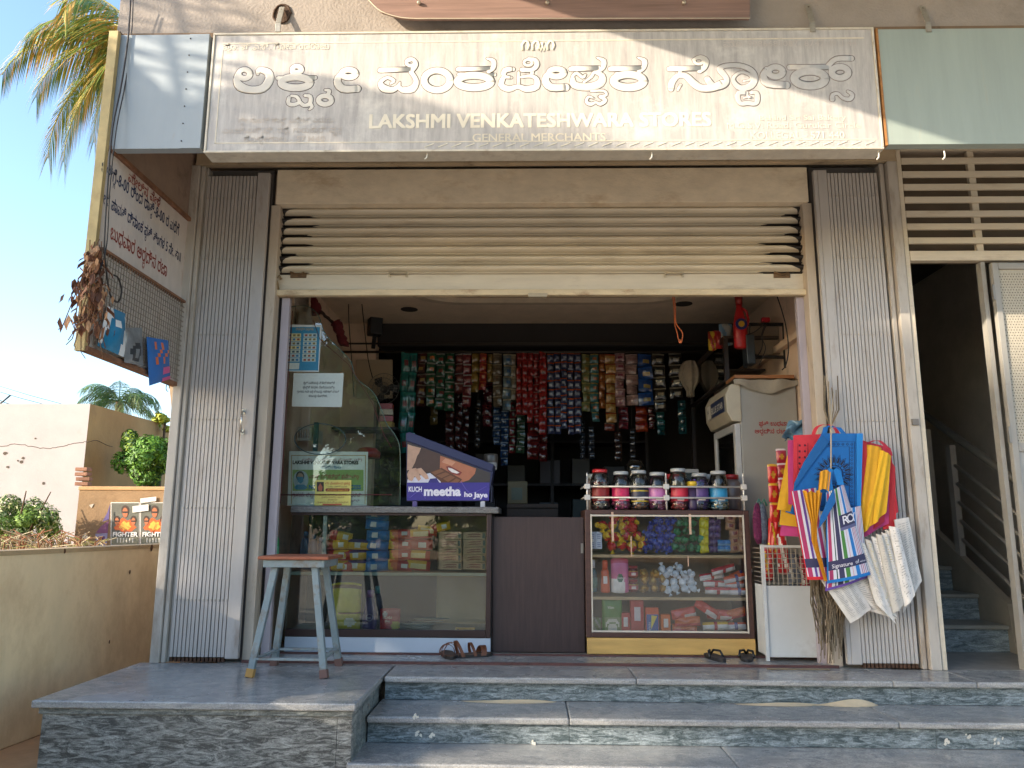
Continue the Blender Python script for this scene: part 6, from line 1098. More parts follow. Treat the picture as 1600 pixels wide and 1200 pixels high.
def bag(label, px, Y, mat, waves=(.006, 9, 4), handle=None, **k):
    cx = sum(q[0] for q in px)/4; t = thing('cloth_bag', label, 'bag', PY(cx, max(q[1] for q in px), Y), 'cloth bags hung on the right gate'); b, f = cloth(px, Y, mat, waves, **k); b.build('bag_body', None, t)
    if handle:
        b = MB().m(mat)
        pts = smooth_path(handle, 4); w = .011
        for q, r_ in zip(pts, pts[1:]):
            A_, B_ = PY(q[0], q[1], Y-.004), PY(r_[0], r_[1], Y-.004); b.bar(A_, B_, .024, .003, up=(0, 1, 0)) if False else b.add([A_+Vector((-w, 0, 0)), A_+Vector((w, 0, 0)), B_+Vector((w, 0, 0)), B_+Vector((-w, 0, 0))], [(0, 1, 2, 3)])
        b.build('handle', None, t)
    return t, f
bag('yellow cloth bag peeping out lowest at the left of the cluster', [(1222, 790), (1275, 790), (1275, 826), (1218, 820)], -.075, BYEL, (.004, 6, 3))
bag('pink cloth bag whose lower edge shows under the yellow one at the left', [(1222, 812), (1275, 812), (1275, 840), (1219, 837)], -.07, BPNK, (.004, 6, 3))
bag('blue cloth bag showing as a thin edge left of the pink bags', [(1232, 735), (1250, 735), (1246, 806), (1228, 800)], -.08, BBLU, (.003, 6, 3))
bag('yellow cloth bag showing at the far left edge of the cluster', [(1230, 712), (1244, 712), (1238, 800), (1214, 796)], -.085, BYEL, (.003, 6, 3))
bag('pink cloth bag just left of the red patterned bag', [(1231, 688), (1262, 686), (1262, 790), (1232, 788)], -.09, BPNK, (.003, 6, 3))
bag('crimson cloth bag at the far right behind the yellow ones', [(1355, 690), (1392, 700), (1402, 800), (1345, 838)], -.075, BCRM, (.012, 7, 3), depth=.02, handle=[(1352, 694), (1372, 688), (1388, 702), (1392, 712)])
bag('bright red cloth bag at the right edge of the cluster', [(1388, 715), (1399, 730), (1401, 822), (1380, 828)], -.09, BRED, (.006, 7, 3))
bag('plum pink cloth bag curling under the yellow ones at right', [(1345, 700), (1392, 716), (1388, 818), (1338, 846)], -.10, BPNK, (.010, 8, 3))
bag('golden yellow cloth bag, farther of the two on the right', [(1350, 694), (1378, 700), (1372, 815), (1332, 832)], -.115, BYEL, (.012, 14, 5), curve=.02)
bag('golden yellow cloth bag, nearer of the two on the right', [(1372, 702), (1392, 712), (1384, 800), (1344, 836)], -.125, NW('#d9a81c'), (.012, 16, 5), curve=.02)
bag('magenta cloth bag edge just under the blue bag', [(1318, 790), (1352, 790), (1350, 812), (1318, 812)], -.115, NW('#a32c5c'), (.003, 6, 3))
bag('red cloth bag showing right of the blue patterned bag', [(1340, 685), (1354, 690), (1357, 800), (1325, 806)], -.125, BRED, (.004, 5, 3))
t, f = bag('red cloth bag printed with dotted border left of the blue one', [(1240, 680), (1292, 678), (1290, 792), (1240, 790)], -.11, NW('#c9303a'), (.003, 5, 3), handle=[(1270, 682), (1276, 668), (1290, 663), (1304, 668), (1310, 680)])
INK = pm('#1d2233', .8, vary=.1); INKR = pm('#5a1a2c', .8)
b = MB().m(INKR)
for j in range(9): 
    for c in range(2): p = f(.18+c*.16, .15+j*.085)+Vector((0, -.003, 0)); b.add([p+Vector((.006*cos(a), 0, .007*sin(a))) for a in [i*pi/4 for i in range(8)]], [tuple(range(8))])
for u in (.12, .42):
    b.add([f(u, .12)+Vector((0, -.003, 0)), f(u+.012, .12)+Vector((0, -.003, 0)), f(u+.012, .9)+Vector((0, -.003, 0)), f(u, .9)+Vector((0, -.003, 0))], [(0, 1, 2, 3)])
b.build('print', None, t)
# the blue bag: left side folded back along a diagonal
t = thing('cloth_bag', 'bright blue cloth bag with black flower wheel print in front of the cluster', 'bag', PY(1295, 800, -.14), 'cloth bags hung on the right gate')
YB_ = -.14; b = MB().m(BBLU); body = [(1284, 677), (1348, 677), (1345, 740), (1343, 797), (1300, 799), (1243, 798), (1240, 765), (1255, 735)]
b.prism([PY(x, y, YB_) for x, y in reversed(body)], (0, .006, 0)); b.build('bag_body', None, t, .002)
b = MB().m(pm('#0d5590', .75, bump=.15)); b.prism([PY(x, y, YB_-.014) for x, y in reversed(((1284, 678), (1296, 690), (1262, 735), (1240, 766), (1241, 755), (1256, 722)))], (0, .005, 0)); b.build('folded_corner', None, t, .002)
b = MB().m(pm('#1b78bd', .7)); b.prism([PY(x, y, YB_-.009) for x, y in ((1339, 797), (1345, 797), (1348.5, 677), (1338.5, 677))], (0, .003, 0)); b.build('side_gusset', None, t)
b = MB().m(BBLU)
for pts in (((1288, 678), (1290, 668), (1298, 665), (1301, 668)), ((1300, 667), (1310, 668), (1318, 677))): 
    for q, r_ in zip(pts, pts[1:]): A_, B_ = PY(*q, YB_-.002), PY(*r_, YB_-.002); b.add([A_+Vector((-.014, 0, 0)), A_+Vector((.014, 0, 0)), B_+Vector((.014, 0, 0)), B_+Vector((-.014, 0, 0))], [(0, 1, 2, 3)])
b.build('handle', None, t)
b = MB().m(INK); Yk = YB_-.0015; cx, cy = 1303, 741
def ln(pts, w): b.tube([PY(x, y, Yk) for x, y in pts], w, 4, flat=.2)
ln([(cx+14*cos(a), cy+14*sin(a)) for a in [i*pi/12 for i in range(25)]], .0024); ln([(cx+11*cos(a), cy+11*sin(a)) for a in [i*pi/12 for i in range(25)]], .0014)
for k in range(20):
    a = k*pi/10; ca, sa_ = cos(a), sin(a); P_ = lambda r_, s: (cx+r_*ca-s*sa_, cy+r_*sa_+s*ca)
    if P_(30, 0)[0] < 1262 and P_(30, 0)[1] < 738: continue
    ln([P_(15, -2), P_(20, -3.4), P_(25, -2.5), P_(31, 0), P_(25, 2.5), P_(20, 3.4), P_(15, 2)], .0014); quad_px(b, [P_(18, -1.6), P_(25, -1.2), P_(28, 0), P_(25, 1.2), P_(18, 1.6)], Yk)
for y in range(700, 795, 6):
    for x in (1331,): ln([(x-2, y), (x, y-2), (x+2, y), (x, y+2), (x-2, y)], .0012)
for x in range(1296, 1332, 7): ln([(x-2, 694), (x, 692), (x+2, 694), (x, 696), (x-2, 694)], .0014)
for y in range(772, 795, 6): ln([(1250, y), (1252, y-2), (1254, y), (1252, y+2), (1250, y)], .0012)
for pts in (((1290, 690), (1335.5, 690), (1335, 791), (1246, 791), (1246, 768)), ((1292, 698), (1327, 698), (1327, 786))): ln(pts, .0014)
b.build('flower_print', None, t)
# striped bags
SW_ = pm('#c9c9d2', .6, vary=.04); ST = {'w': SW_, 'p': pm('#a3285c', .6), 'n': pm('#2b2a50', .6), 'g': pm('#3f7a34', .6), 'b': pm('#1272b8', .6), 'r': pm('#c2203a', .6), 'k': pm('#1f4a3c', .6), 'v': pm('#5a3a8c', .6)}
def striped(label, px, Y, seq, Yb, edge, waves, curve, extra=None, seed=0):
    tot = sum(w for w, c in seq); cum = []; s_ = 0
    for w, c in seq: s_ += w; cum.append((s_/tot, c))
    def mf(u, v):
        if v > .955 or u < .03: return edge
        if .05 < v < .0: return ST['n']
        if .78 < v < .86: return ST['n']
        if extra and extra(u, v): return extra(u, v)
        for c_, k in cum:
            if u <= c_: return ST[k]
        return SW_
    t = thing('striped_bag', label, 'bag', PY(sum(q[0] for q in px)/4, max(q[1] for q in px), Y), 'striped cloth bags'); b, f = cloth(px, Y, edge, waves, curve=curve, nu=120, nv=30, matf=mf, seed=seed); b.build('bag_body', None, t); return t, f
seqA = [(4, 'w'), (7, 'p'), (5, 'w'), (2, 'k'), (3, 'w'), (9, 'n'), (3, 'w'), (8, 'g'), (5, 'w'), (1.2, 'r'), (6, 'w'), (8, 'b'), (4, 'w'), (1.2, 'p'), (3, 'w'), (1.2, 'r'), (2.5, 'w'), (1.2, 'p'), (3, 'w'), (1.2, 'n'), (2, 'w')]
t, f = striped('purple edged striped bag lowest of the striped ones', [(1300, 800), (1345, 790), (1357, 902), (1290, 924)], -.16, seqA, 0, ST['v'], (.004, 6, 3), .02)
t, f = striped('red edged pink and white striped bag at the left', [(1236, 768), (1275, 762), (1300, 905), (1262, 906)], -.165, [(3, 'w'), (7, 'p'), (4, 'w'), (4, 'v'), (3, 'w'), (7, 'p'), (4, 'w'), (6, 'p'), (4, 'w')], 0, NW('#c2222c'), (.004, 6, 3), .01)
t, f = striped('blue edged striped bag with navy bands and white lettering in front', [(1290, 770), (1318, 756), (1360, 898), (1293, 912)], -.185, seqA, 0, NW('#1272b8'), (.003, 4, 3), .03, lambda u, v: ST['n'] if (u > .42 and .29 < v < .43) else (pm('#5a5a80', .6) if (u > .42 and .44 < v < .46) else None))
b = MB().m(pm('#d5d2da', .6))
def onf(b, body, u, v, size, off=.0, du=.01):
    p = f(u, v)+Vector((0, -.004, 0)); q = f(u+du, v)+Vector((0, -.004, 0)); uy = f(u, v)-f(u, v+.01); ux = (q-p).normalized(); uy.y = 0; b.text(body, p, size, ux=ux, uy=uy.normalized(), off=off)
onf(b, 'R', .50, .405, .062, .01); onf(b, 'O', .68, .405, .062, .01); onf(b, 'Y', .87, .41, .062, .01); onf(b, 'Signature', .10, .845, .029, .004); onf(b, 'of', .67, .845, .028, .004); onf(b, 'wishes', .80, .845, .015); b.build('lettering', None, t)
b = MB().m(NW('#1272b8'))
for pts, w in ((((1298, 772), (1294, 748), (1296, 735), (1302, 731), (1308, 735), (1314, 758)), .018),):
    for q, r_ in zip(pts, pts[1:]): A_, B_ = PY(*q, -.195), PY(*r_, -.195); b.add([A_+Vector((-w, 0, 0)), A_+Vector((w, 0, 0)), B_+Vector((w, 0, 0)), B_+Vector((-w, 0, 0))], [(0, 1, 2, 3)])
b.build('handle', None, t)
b = MB().m(NW('#0f5c9c')); b.prism([PY(x, y, -.235) for x, y in ((1303, 764), (1306, 784), (1290, 812), (1279, 827), (1282, 808), (1296, 776))], (0, .006, 0)); b.build('folded_flap', None, t, .002)
# yellow pleated bag pinched between the striped ones
t = thing('cloth_bag', 'golden bag gathered into a narrow pleated tail between the striped bags', 'bag', PY(1283, 908, -.21), 'cloth bags hung on the right gate'); b = MB().m(NW('#d2941a'))
def yf_(u, v):
    xl = [(0, 1254), (.35, 1267), (.55, 1268), (1, 1288)]; xr = [(0, 1285), (.35, 1277), (.55, 1277), (1, 1293)]
    def itp(T, v):
        for (a, p), (c, q) in zip(T, T[1:]):
            if v <= c: return p+(q-p)*(v-a)/(c-a)
        return T[-1][1]
    return PY(itp(xl, v)*(1-u)+itp(xr, v)*u, 768+140*v-2*(1-v)*sin(18*u), -.225)+Vector((0, .011*sin(28*u)*(1-.5*v), 0))
b.grid(yf_, 40, 20); b.build('pleated_cloth', None, t); b = MB().m(NW('#d2941a')); b.grid(lambda u, v: PY(1281+17*u-3*v, 738-4*sin(pi*u)+30*v, -.20)+Vector((0, .006*sin(16*u), 0)), 10, 8); b.build('handle', None, t)
b = MB().m(pm('#b9a98c', .8)); b.tube([PY(1297, 610, -.05), PY(1298, 665, -.15), PY(1298, 732, -.2)], .0022, 5); b.tube([PY(1302, 612, -.05), PY(1299, 660, -.15), PY(1299, 732, -.2)], .0018, 5); tag(b.build('bag_string'), 'thin pale string the striped bags hang from over the blue bag', 'string')
# newspaper bags, fanned
NP = [pm(c, .85, vary=.1, scale=25, bump=.1) for c in ('#d2cdc5', '#c6c0b6', '#d8d3cc', '#bfbab0')]
NWP = [([(1340, 846), (1352, 850), (1400, 975), (1370, 945)], 0), ([(1352, 842), (1362, 846), (1402, 965), (1378, 950)], 1), ([(1362, 838), (1372, 842), (1406, 955), (1388, 955)], 2), ([(1370, 834), (1380, 838), (1412, 945), (1396, 958)], 3), ([(1378, 832), (1388, 836), (1418, 940), (1400, 950)], 0), ([(1384, 828), (1396, 830), (1424, 935), (1408, 948)], 1), ([(1390, 822), (1404, 825), (1430, 930), (1414, 948)], 2)]
LBN = ['first', 'second', 'third', 'fourth', 'fifth', 'sixth', 'seventh']
for i, (q, c) in enumerate(NWP):
    t = thing('paper_bag', 'folded newspaper bag, %s from the left in the fan' % LBN[i], 'paper bag', PY(q[2][0], q[2][1], -.15-.006*i), 'newspaper bags fanned below the cloth bags'); b, f = cloth(q, -.17+.012*(i % 3), NP[c], (.004, 8, 3), nu=6, nv=10, curve=.01, thick=.012); b.build('paper', None, t)
    b = MB().m(pm('#b5ac86' if i in (1, 4) else '#a5a19b', .8, vary=.3)); 
    for k in range(26): v_ = .05+k*.034; ua = random.uniform(.15, .3); ub = random.uniform(.5, .85); p = f(ua, v_); q_ = f(ub, v_); q2 = f(ub, v_+.011); p2 = f(ua, v_+.011); b.add([p+Vector((0, -.003, 0)), q_+Vector((0, -.003, 0)), q2+Vector((0, -.003, 0)), p2+Vector((0, -.003, 0))], [(0, 1, 2, 3)])
    b.build('newsprint', None, t)
for i, (q, Y, lb) in enumerate((([(1398, 812), (1420, 808), (1441, 908), (1412, 958)], -.10, 'widest newspaper bag standing out at the right end of the fan'), ([(1275, 898), (1340, 850), (1402, 968), (1360, 955)], -.12, 'newspaper bag slanting behind the striped bags'), ([(1282, 905), (1320, 880), (1362, 952), (1330, 974)], -.14, 'white newspaper bag with grey print hanging lowest'))):
    t = thing('paper_bag', lb, 'paper bag', PY(q[2][0], q[2][1], Y), 'newspaper bags fanned below the cloth bags'); b, f = cloth(q, Y, NP[(i*2) % 4], (.006, 7, 3), nu=10, nv=12, thick=.008, puff=.01); b.build('paper', None, t)
    b = MB().m(pm('#a9a6a1', .8, vary=.3))
    for k in range(30):
        for c in range(3): a0 = .13+c*.26; a1 = a0+random.uniform(.12, .22); v_ = .06+k*.029; p = [f(a0, v_), f(a1, v_), f(a1, v_+.009), f(a0, v_+.009)]; b.add([z_+Vector((0, -.006, 0)) for z_ in p], [(0, 1, 2, 3)])
    b.build('newsprint', None, t)
# jute strings
t = thing('jute_bundle', 'bundle of jute strings hanging down behind the bags to the floor', 'rope bundle', (1.62, -.05, 0)); b = MB(); JU = [pm(c, .95, vary=.3, scale=40) for c in ('#7d6d56', '#8f7f66', '#6a5a45')]
for k in range(150):
    b.m(random.choice(JU)); x0 = random.uniform(1268, 1325); y0 = random.uniform(880, 905); L_ = random.uniform(60, 120) if k > 14 else random.uniform(130, 150); e = x0+(1298-x0)*.35+random.uniform(-5, 5); Yk = random.uniform(-.09, -.03)
    b.tube([PY(a, min(c, 1036), Yk) for a, c in smooth_path([(x0, y0), (x0+random.uniform(-3, 3), y0+L_*.4), (e+random.uniform(-3, 3), y0+L_*.75), (e, y0+L_)], 2)], .0028, 3, caps=False)
for k in range(10): b.m(random.choice(JU)); x0 = random.uniform(1285, 1310); b.tube([PY(x0, 590+random.uniform(-10, 20), -.04), PY(x0+random.uniform(-3, 3), 640, -.05), PY(1297, 670, -.06)], .003, 4)
tag(b.build('jute_strings', None, t), kind='stuff')
b = MB().m(pm('#7b6d58', .9)); b.tube([Vector((p[0], -.06, .006)) for p in smooth_path([(1.30, 0), (1.45, 0), (1.58, 0), (1.64, 0)], 4)], .005, 5); tag(b.build('loose_rope'), 'loose jute rope lying along the floor below the bin', 'rope')
# ================================================================== STOOL
SBL = pm('#7d8a8c', .55, vary=.18, scale=12, dirt='#6b5640', damt=.75, dscale=12, dthr=.5, bump=.15); SRD = pm('#8c4f35', .6, vary=.2, scale=14, dirt='#5f3a2a', damt=.5, dscale=10, bump=.1)
t = thing('stool', 'worn grey blue steel stool with a red brown painted seat before the left counter', 'stool', (-1.235, -.24, 0))
feet = [Vector((-1.425, -.40, 0)), Vector((-1.038, -.41, 0)), Vector((-1.41, -.06, 0)), Vector((-1.05, -.05, 0))]; tops_ = [Vector((-1.345, -.33, .555)), Vector((-1.135, -.335, .555)), Vector((-1.34, -.13, .555)), Vector((-1.135, -.125, .555))]
b = MB().m(SRD).box(-1.425, -1.05, -.395, -.06, .585, .603); b.build('seat', None, t, .005); part('seat_rim', t, SBL, (-1.40, -1.075, -.375, -.08, .545, .584), bevel=.003)
for fo, to in zip(feet, tops_):
    o = MB().m(SBL).bar(fo+(to-fo)*.07, to, .034, .034, up=(0, 1, 0)).build('leg', None, t, .003); MB().m(pm('#b3884a' if fo is feet[0] else '#6d5148', .8)).bar(fo, fo+(to-fo)*.075, .04, .04, up=(0, 1, 0)).build('rubber_foot', None, o, .003)
def al(i, k): return feet[i]+(tops_[i]-feet[i])*k
for (i, j, k) in ((0, 1, .16), (2, 3, .16), (0, 2, .15), (1, 3, .17)): MB().m(SBL).bar(al(i, k), al(j, k), .028, .012).build('stretcher', None, t, .002)
# ================================================================== FOOTWEAR
def sole_pts(L, w, n=18):
    out = []
    for i in range(n):
        a = 2*pi*i/n; y = sin(a); x = cos(a); out.append(Vector((w*x*(1+.18*y)*(.86 if abs(y) < .35 else 1), L*.5*y, 0)))
    return out
def sandal(name, label, loc, rz, kind, group):
    M = R('Z', rz); loc = Vector(loc); t = thing(name, label, 'footwear', loc, group); s = sole_pts(.25, .045); b = MB().m(F_('#2b2420' if kind == 's' else '#1b1a1b', .6)); b.prism([loc+M@p+Vector((0, 0, .002)) for p in s], (0, 0, .02)); b.build('sole', None, t, .003)
    b = MB().m(F_('#5c4636' if kind == 's' else '#34302e', .7)); b.prism([loc+M@(p*.93)+Vector((0, 0, .0222)) for p in s], (0, 0, .003)); b.build('footbed', None, t)
    c = pm('#6b3c22', .5, vary=.3, scale=20) if kind == 's' else F_('#151414', .4)
    def strap(nm, y0, y1, h, w):
        b = MB().m(c); n = 10
        pts = [loc+M@Vector((-.046*cos(pi*i/n)*1.0, y0+(y1-y0)*sin(pi*i/n), .015+h*sin(pi*i/n))) for i in range(n+1)]; d = M@Vector((0, w/2, 0))
        for p, q in zip(pts, pts[1:]): b.add([p-d, p+d, q+d, q-d, (p-d)*1+Vector((0, 0, .003)), p+d+Vector((0, 0, .003)), q+d+Vector((0, 0, .003)), q-d+Vector((0, 0, .003))], [(0, 1, 2, 3), (4, 7, 6, 5), (0, 3, 7, 4), (1, 5, 6, 2)])
        b.build(nm, None, t)
    if kind == 's': strap('toe_strap', .05, .06, .05, .035); strap('ankle_strap', -.075, -.11, .085, .02); strap('cross_strap', .0, -.02, .07, .018)
    else:
        for s_ in (-1, 1): MB().m(c).tube([loc+M@Vector((s_*.042, -.02, .02)), loc+M@Vector((s_*.036, .01, .05)), loc+M@Vector((s_*.012, .05, .05)), loc+M@Vector((0, .07, .022))], .007, 7).build('thong_strap', None, t)
    return t
sandal('sandal', 'brown leather sandal, left of the pair before the left counter', (-.475, .25, .0), 15, 's', 'brown sandals'); sandal('sandal', 'brown leather sandal turned sideways, right of the pair by the flap', (-.33, .25, .0), -65, 's', 'brown sandals')
sandal('flip_flop', 'black flip flop, left of the pair before the display counter', (1.09, .24, .0), 10, 'f', 'black flip flops'); sandal('flip_flop', 'black flip flop, right of the pair before the display counter', (1.275, .25, .0), -14, 'f', 'black flip flops')
# ================================================================== BACKGROUND ON THE LEFT
random.seed(71)
WHW = pm('#a8a2a0', .9, vary=.07, scale=2, dirt='#9d8f7f', damt=.35, dscale=3, bump=.2, dthr=.6)
BRW = pm('#a58557', .95, vary=.16, scale=1.5, dirt='#7d6243', damt=.6, dscale=1.3, stretch=(1, 1, .6), bump=.4, dthr=.48)
c = PY(141, 631, 6.0); zt3 = c.z; cx = c.x
t = thing('plastered_house', 'white plastered house end with a long crack and brown side wall', 'house', (cx-2, 7, -.38))
MB().m(WHW).box(cx-7, cx, 6.0, 6.2, .0, zt3).build('front_wall', None, t); MB().m(pm('#8d7a62', .95, vary=.2)).box(cx-7, cx-.05, 6.02, 6.2, -.38, -.001).build('base_wall', None, t)
e = PX(258, 666, cx); MB().m(BRW).prism([(cx+.004, 6.201, -.38), (cx+.004, 14, -.38), (cx+.004, 14, zt3), (cx+.004, 6.201, zt3), (cx+.004, 6.003, zt3), (cx+.004, 6.003, 0.002), (cx+.004, 6.201, .002)], (-.15, 0, 0)).build('side_wall', None, t)
b = MB().m(pm('#4a3d33', .9)); pts = [(0, 697), (30, 694), (50, 698), (78, 701), (100, 697), (120, 692), (140, 690)]
b.tube([PY(x+random.uniform(-2, 2), y+random.uniform(-1, 1), 5.999) for x, y in smooth_path(pts, 5)], .006, 4, flat=.2); b.tube([PX(x, y, cx+.006) for x, y in smooth_path([(141, 690), (150, 688), (160, 692), (168, 696), (176, 698)], 4)], .004, 4, flat=1); b.build('crack', None, t)
b = MB().m(pm('#544a40', .9))
for x, y, r_ in ((33, 722, 4), (12, 730, 3), (8, 708, 4), (68, 755, 3), (36, 716, 3), (55, 685, 2), (28, 720, 2)):
    b.add([PY(x+r_*cos(a)*random.uniform(.5, 1.2), y+r_*.8*sin(a)*random.uniform(.5, 1.2), 5.996) for a in [-i*pi/4 for i in range(8)]], [tuple(range(7, -1, -1))])
b.build('flaked_patch', None, t)
# low brown wall with posters
YW = 5.2; l = PY(124, 766, YW); r_ = PY(270, 762, YW)
t = thing('low_brown_wall', 'low brown plastered wall carrying film posters beyond the boundary wall', 'wall', (l.x+1, YW, -.38)); MB().m(pm('#8a7052', .95, vary=.2, scale=3, bump=.5, dirt='#6b4f34', damt=.5, dscale=2.5)).box(l.x, l.x+4, YW, YW+.2, -.38, l.z).build('plaster', None, t)
MB().m(pm('#b08c63', .95, bump=.6, bscale=20)).box(l.x-.01, l.x+4.01, YW-.015, YW+.22, l.z+.001, l.z+.05).build('coping', None, t, .01)
BR_ = pm('#85604c', .9, vary=.25, scale=20, bump=.4)
for k in range(4): p = PY(136, 763-k*6.2, 5.4); b = MB().m(BR_).obox((p.x+random.uniform(-.02, .02), 5.32, l.z+.085+k*.062), (.17, .1, .045), R('Z', random.uniform(-12, 12))); b.build('brick', None, t, .006)
# posters: plain generic stand-ins with three heads and a fiery glow
def poster(x0, x1, lb):
    t = thing('wall_poster', lb, 'poster', PY((x0+x1)/2, 850, YW-.01), 'film posters'); Yp = YW-.006; w = x1-x0; b = MB().m(F_('#cfcac2', .6)); b.prism([PY(x, y, Yp) for x, y in ((x0, 852), (x1, 852), (x1, 785), (x0, 785))], (0, .003, 0)); b.build('sheet', None, t)
    b = MB(); U = lambda u, v: (x0+1+u*(w-2), 786+v*65)
    def sh(m_, pts, k): b.m(m_); b.add([PY(*U(u, v), Yp-.001-.0012*k) for u, v in pts], [tuple(range(len(pts)-1, -1, -1))])
    sh(F_('#57564a', .6, vary=.3, scale=6), [(0, 0), (1, 0), (1, 1), (0, 1)], 0)
    for cx_, cy_, rx, ry, m_ in ((.5, .55, .36, .17, '#c2571c'), (.5, .55, .2, .1, '#e0a03c')): sh(F_(m_), [(cx_+rx*cos(a)*(1+.2*sin(5*a)), cy_+ry*sin(a)*(1+.25*cos(7*a))) for a in [i*pi/12 for i in range(24)]], 1 if rx > .3 else 2)
    for cx_, cy_, s in ((.5, .2, 1.), (.2, .42, .75), (.8, .42, .75)):
        sh(F_('#3a2419'), [(cx_+.14*s*cos(a), cy_-.02+.13*s*sin(a)) for a in [i*pi/8 for i in range(16)]], 3); sh(F_('#a8613c'), [(cx_+.10*s*cos(a), cy_+.03*s+.12*s*sin(a)) for a in [i*pi/8 for i in range(16)]], 4); sh(F_('#1d1512'), [(cx_-.1*s, cy_), (cx_+.1*s, cy_), (cx_+.09*s, cy_+.04*s), (cx_-.09*s, cy_+.04*s)], 5)
    sh(F_('#6b6a58'), [(.0, .82), (1, .82), (1, 1), (0, 1)], 2)
    b.m(F_('#d8d4cc')); p = PY(*U(.04, .8), Yp-.009); q = PY(*U(.96, .8), Yp-.009); b.text('FIGHTER', p, .075, off=.04, width=q.x-p.x); b.m(F_('#b5b0a4'))
    for k in range(6): u = .2+k*.11; sh(F_('#c2bdb0'), [(u, .84), (u+.05, .84), (u+.04, .95), (u, .95)], 3)
    b.build('print', None, t)
poster(173, 218, 'film poster with three heads over a fiery glow, left one of the pair'); poster(219, 264, 'film poster with three heads over a fiery glow, right one beside the shop')
t = thing('torn_poster', 'torn purple poster scrap left of the film posters', 'poster', PY(160, 850, YW-.01)); b = MB()
for k, (m_, pts) in enumerate((('#5a4a7a', [(172, 787), (168, 800), (160, 815), (170, 812)]), ('#7a4a6a', [(170, 813), (158, 822), (150, 832), (168, 834)]), ('#8a84a0', [(149, 834), (168, 833), (167, 853), (150, 852)]), ('#5a3a5c', [(153, 838), (164, 838), (163, 850), (154, 849)]), ('#a89f90', [(143, 794), (147, 787), (139, 789)]), ('#c2b8a8', [(128, 840), (133, 832), (140, 842), (134, 852)]))): b = MB().m(F_(m_, .7)); b.add([PY(x, y, YW-.004-.001*k) for x, y in reversed(pts)], [tuple(range(len(pts)))]); b.build('paper_scrap', None, t)

for (x0, x1, y0, y1, lb, s) in ((207, 232, 791, 801, 'small white slip pasted across the two posters', 'MAHESHWARI'), (219, 244, 779, 786, 'white slip pasted above the right poster', 'PRABHAKAR')):
    t = thing('paper_slip', lb, 'notice', PY(x0, y1, YW-.03)); b = MB().m(F_('#c9c5ba', .6)); b.prism([PY(x, y, YW-.022) for x, y in ((x0, y1), (x1, y1-3), (x1, y0-3), (x0, y0))], (0, .002, 0)); b.build('sheet', None, t)
# leaves, shrubs
def leafmesh(n, R_, lf, cols, seed, shape=lambda p: p, squash=.8, clump=26):
    rr = random.Random(seed); b = MB(); ms = [pm(c, .55, vary=.2, scale=3, spec=.4) for c in cols]; cl = []
    for k in range(clump):
        while True:
            p = Vector((rr.uniform(-1, 1), rr.uniform(-1, 1), rr.uniform(-1, 1)))
            if p.length < 1: break
        cl.append((p*R_*.85, rr.uniform(.18, .42)*R_, rr.random()))
    for k in range(n):
        c, s, q = rr.choice(cl); d = Vector((rr.gauss(0, 1), rr.gauss(0, 1), rr.gauss(0, 1))).normalized()*s*rr.uniform(.75, 1.05); p = c+d; p.z *= squash; p = shape(p)
        nn = (d.normalized()+Vector((rr.uniform(-.6, .6), rr.uniform(-.6, .6), rr.uniform(-.1, .8)))).normalized(); a = nn.orthogonal().normalized(); a = (Matrix.Rotation(rr.uniform(0, 6.28), 3, nn)@a); e = nn.cross(a); L_ = lf*rr.uniform(.7, 1.3)
        b.cur = 0; b.m(ms[min(len(ms)-1, int((q*.6+rr.random()*.4)*len(ms)))]); b.add([p-a*L_, p+e*L_*.45-nn*.1*L_, p+a*L_, p-e*L_*.45-nn*.1*L_], [(0, 1, 2, 3)])
    return b
def foliage_obj(name, b, loc, parent=None, scale=(1, 1, 1)):
    me = proto(b, name); o = bpy.data.objects.new(name, me); COL.objects.link(o); o.location = loc; o.scale = scale
    if parent: o.parent = parent
    return o
GR = ['#4a6b1c', '#6d8a24', '#3a5716', '#8ba02e']
p = PY(22, 815, 4.6); t = thing('leafy_bush', 'sunlit leafy bush in front of the white house wall', 'bush', (p.x, 4.6, -.38)); foliage_obj('foliage', leafmesh(8000, .5, .024, ['#5c7a2a', '#7d9a3a', '#46621c', '#a8ad7a'], 5), (0, 0, p.z+.30), t, (1, .8, 1.05)); tag(t.children[0], kind='stuff'); b = MB().m(pm('#5a4630', .9)); 
for k in range(7): a = k*.9; b.tube([Vector((p.x, 4.6, -.38)), Vector((p.x+.2*cos(a), 4.6+.15*sin(a), p.z-.1)), Vector((p.x+.4*cos(a), 4.6+.3*sin(a), p.z+.35))], [.02, .014, .006], 5)
b.build('stem', None, t)
p = PY(232, 712, 6.4); t = thing('green_creeper', 'dense green creeper spilling over the low brown wall beside the shop', 'plant', (p.x, 6.4, .8)); foliage_obj('foliage', leafmesh(11000, .36, .026, ['#3f6a1a', '#5f8a24', '#2f5014', '#86a030'], 9, squash=1.1), (0, 0, p.z-.8+.02), t, (1.35, .8, 1.15)); tag(t.children[0], kind='stuff'); b = MB().m(pm('#5a4630', .9)); b.tube([Vector((p.x, 6.4, -.3)), Vector((p.x+.05, 6.4, .9)), Vector((p.x, 6.4, 1.6))], [.03, .025, .01], 6); b.build('stem', None, t)
p = PY(258, 660, 8.0); t = thing('yellow_shrub', 'yellow green shrub tip above the brown side wall', 'bush', (p.x, 8, 2.2)); foliage_obj('foliage', leafmesh(420, .22, .05, ['#a8a82e', '#8f9a2a'], 12, clump=8), (0, 0, p.z-2.2), t); tag(t.children[0], kind='stuff'); MB().m(pm('#5a4630', .9)).tube([(p.x, 8, -.3), (p.x, 8, p.z)], .02, 6).build('stem', None, t)
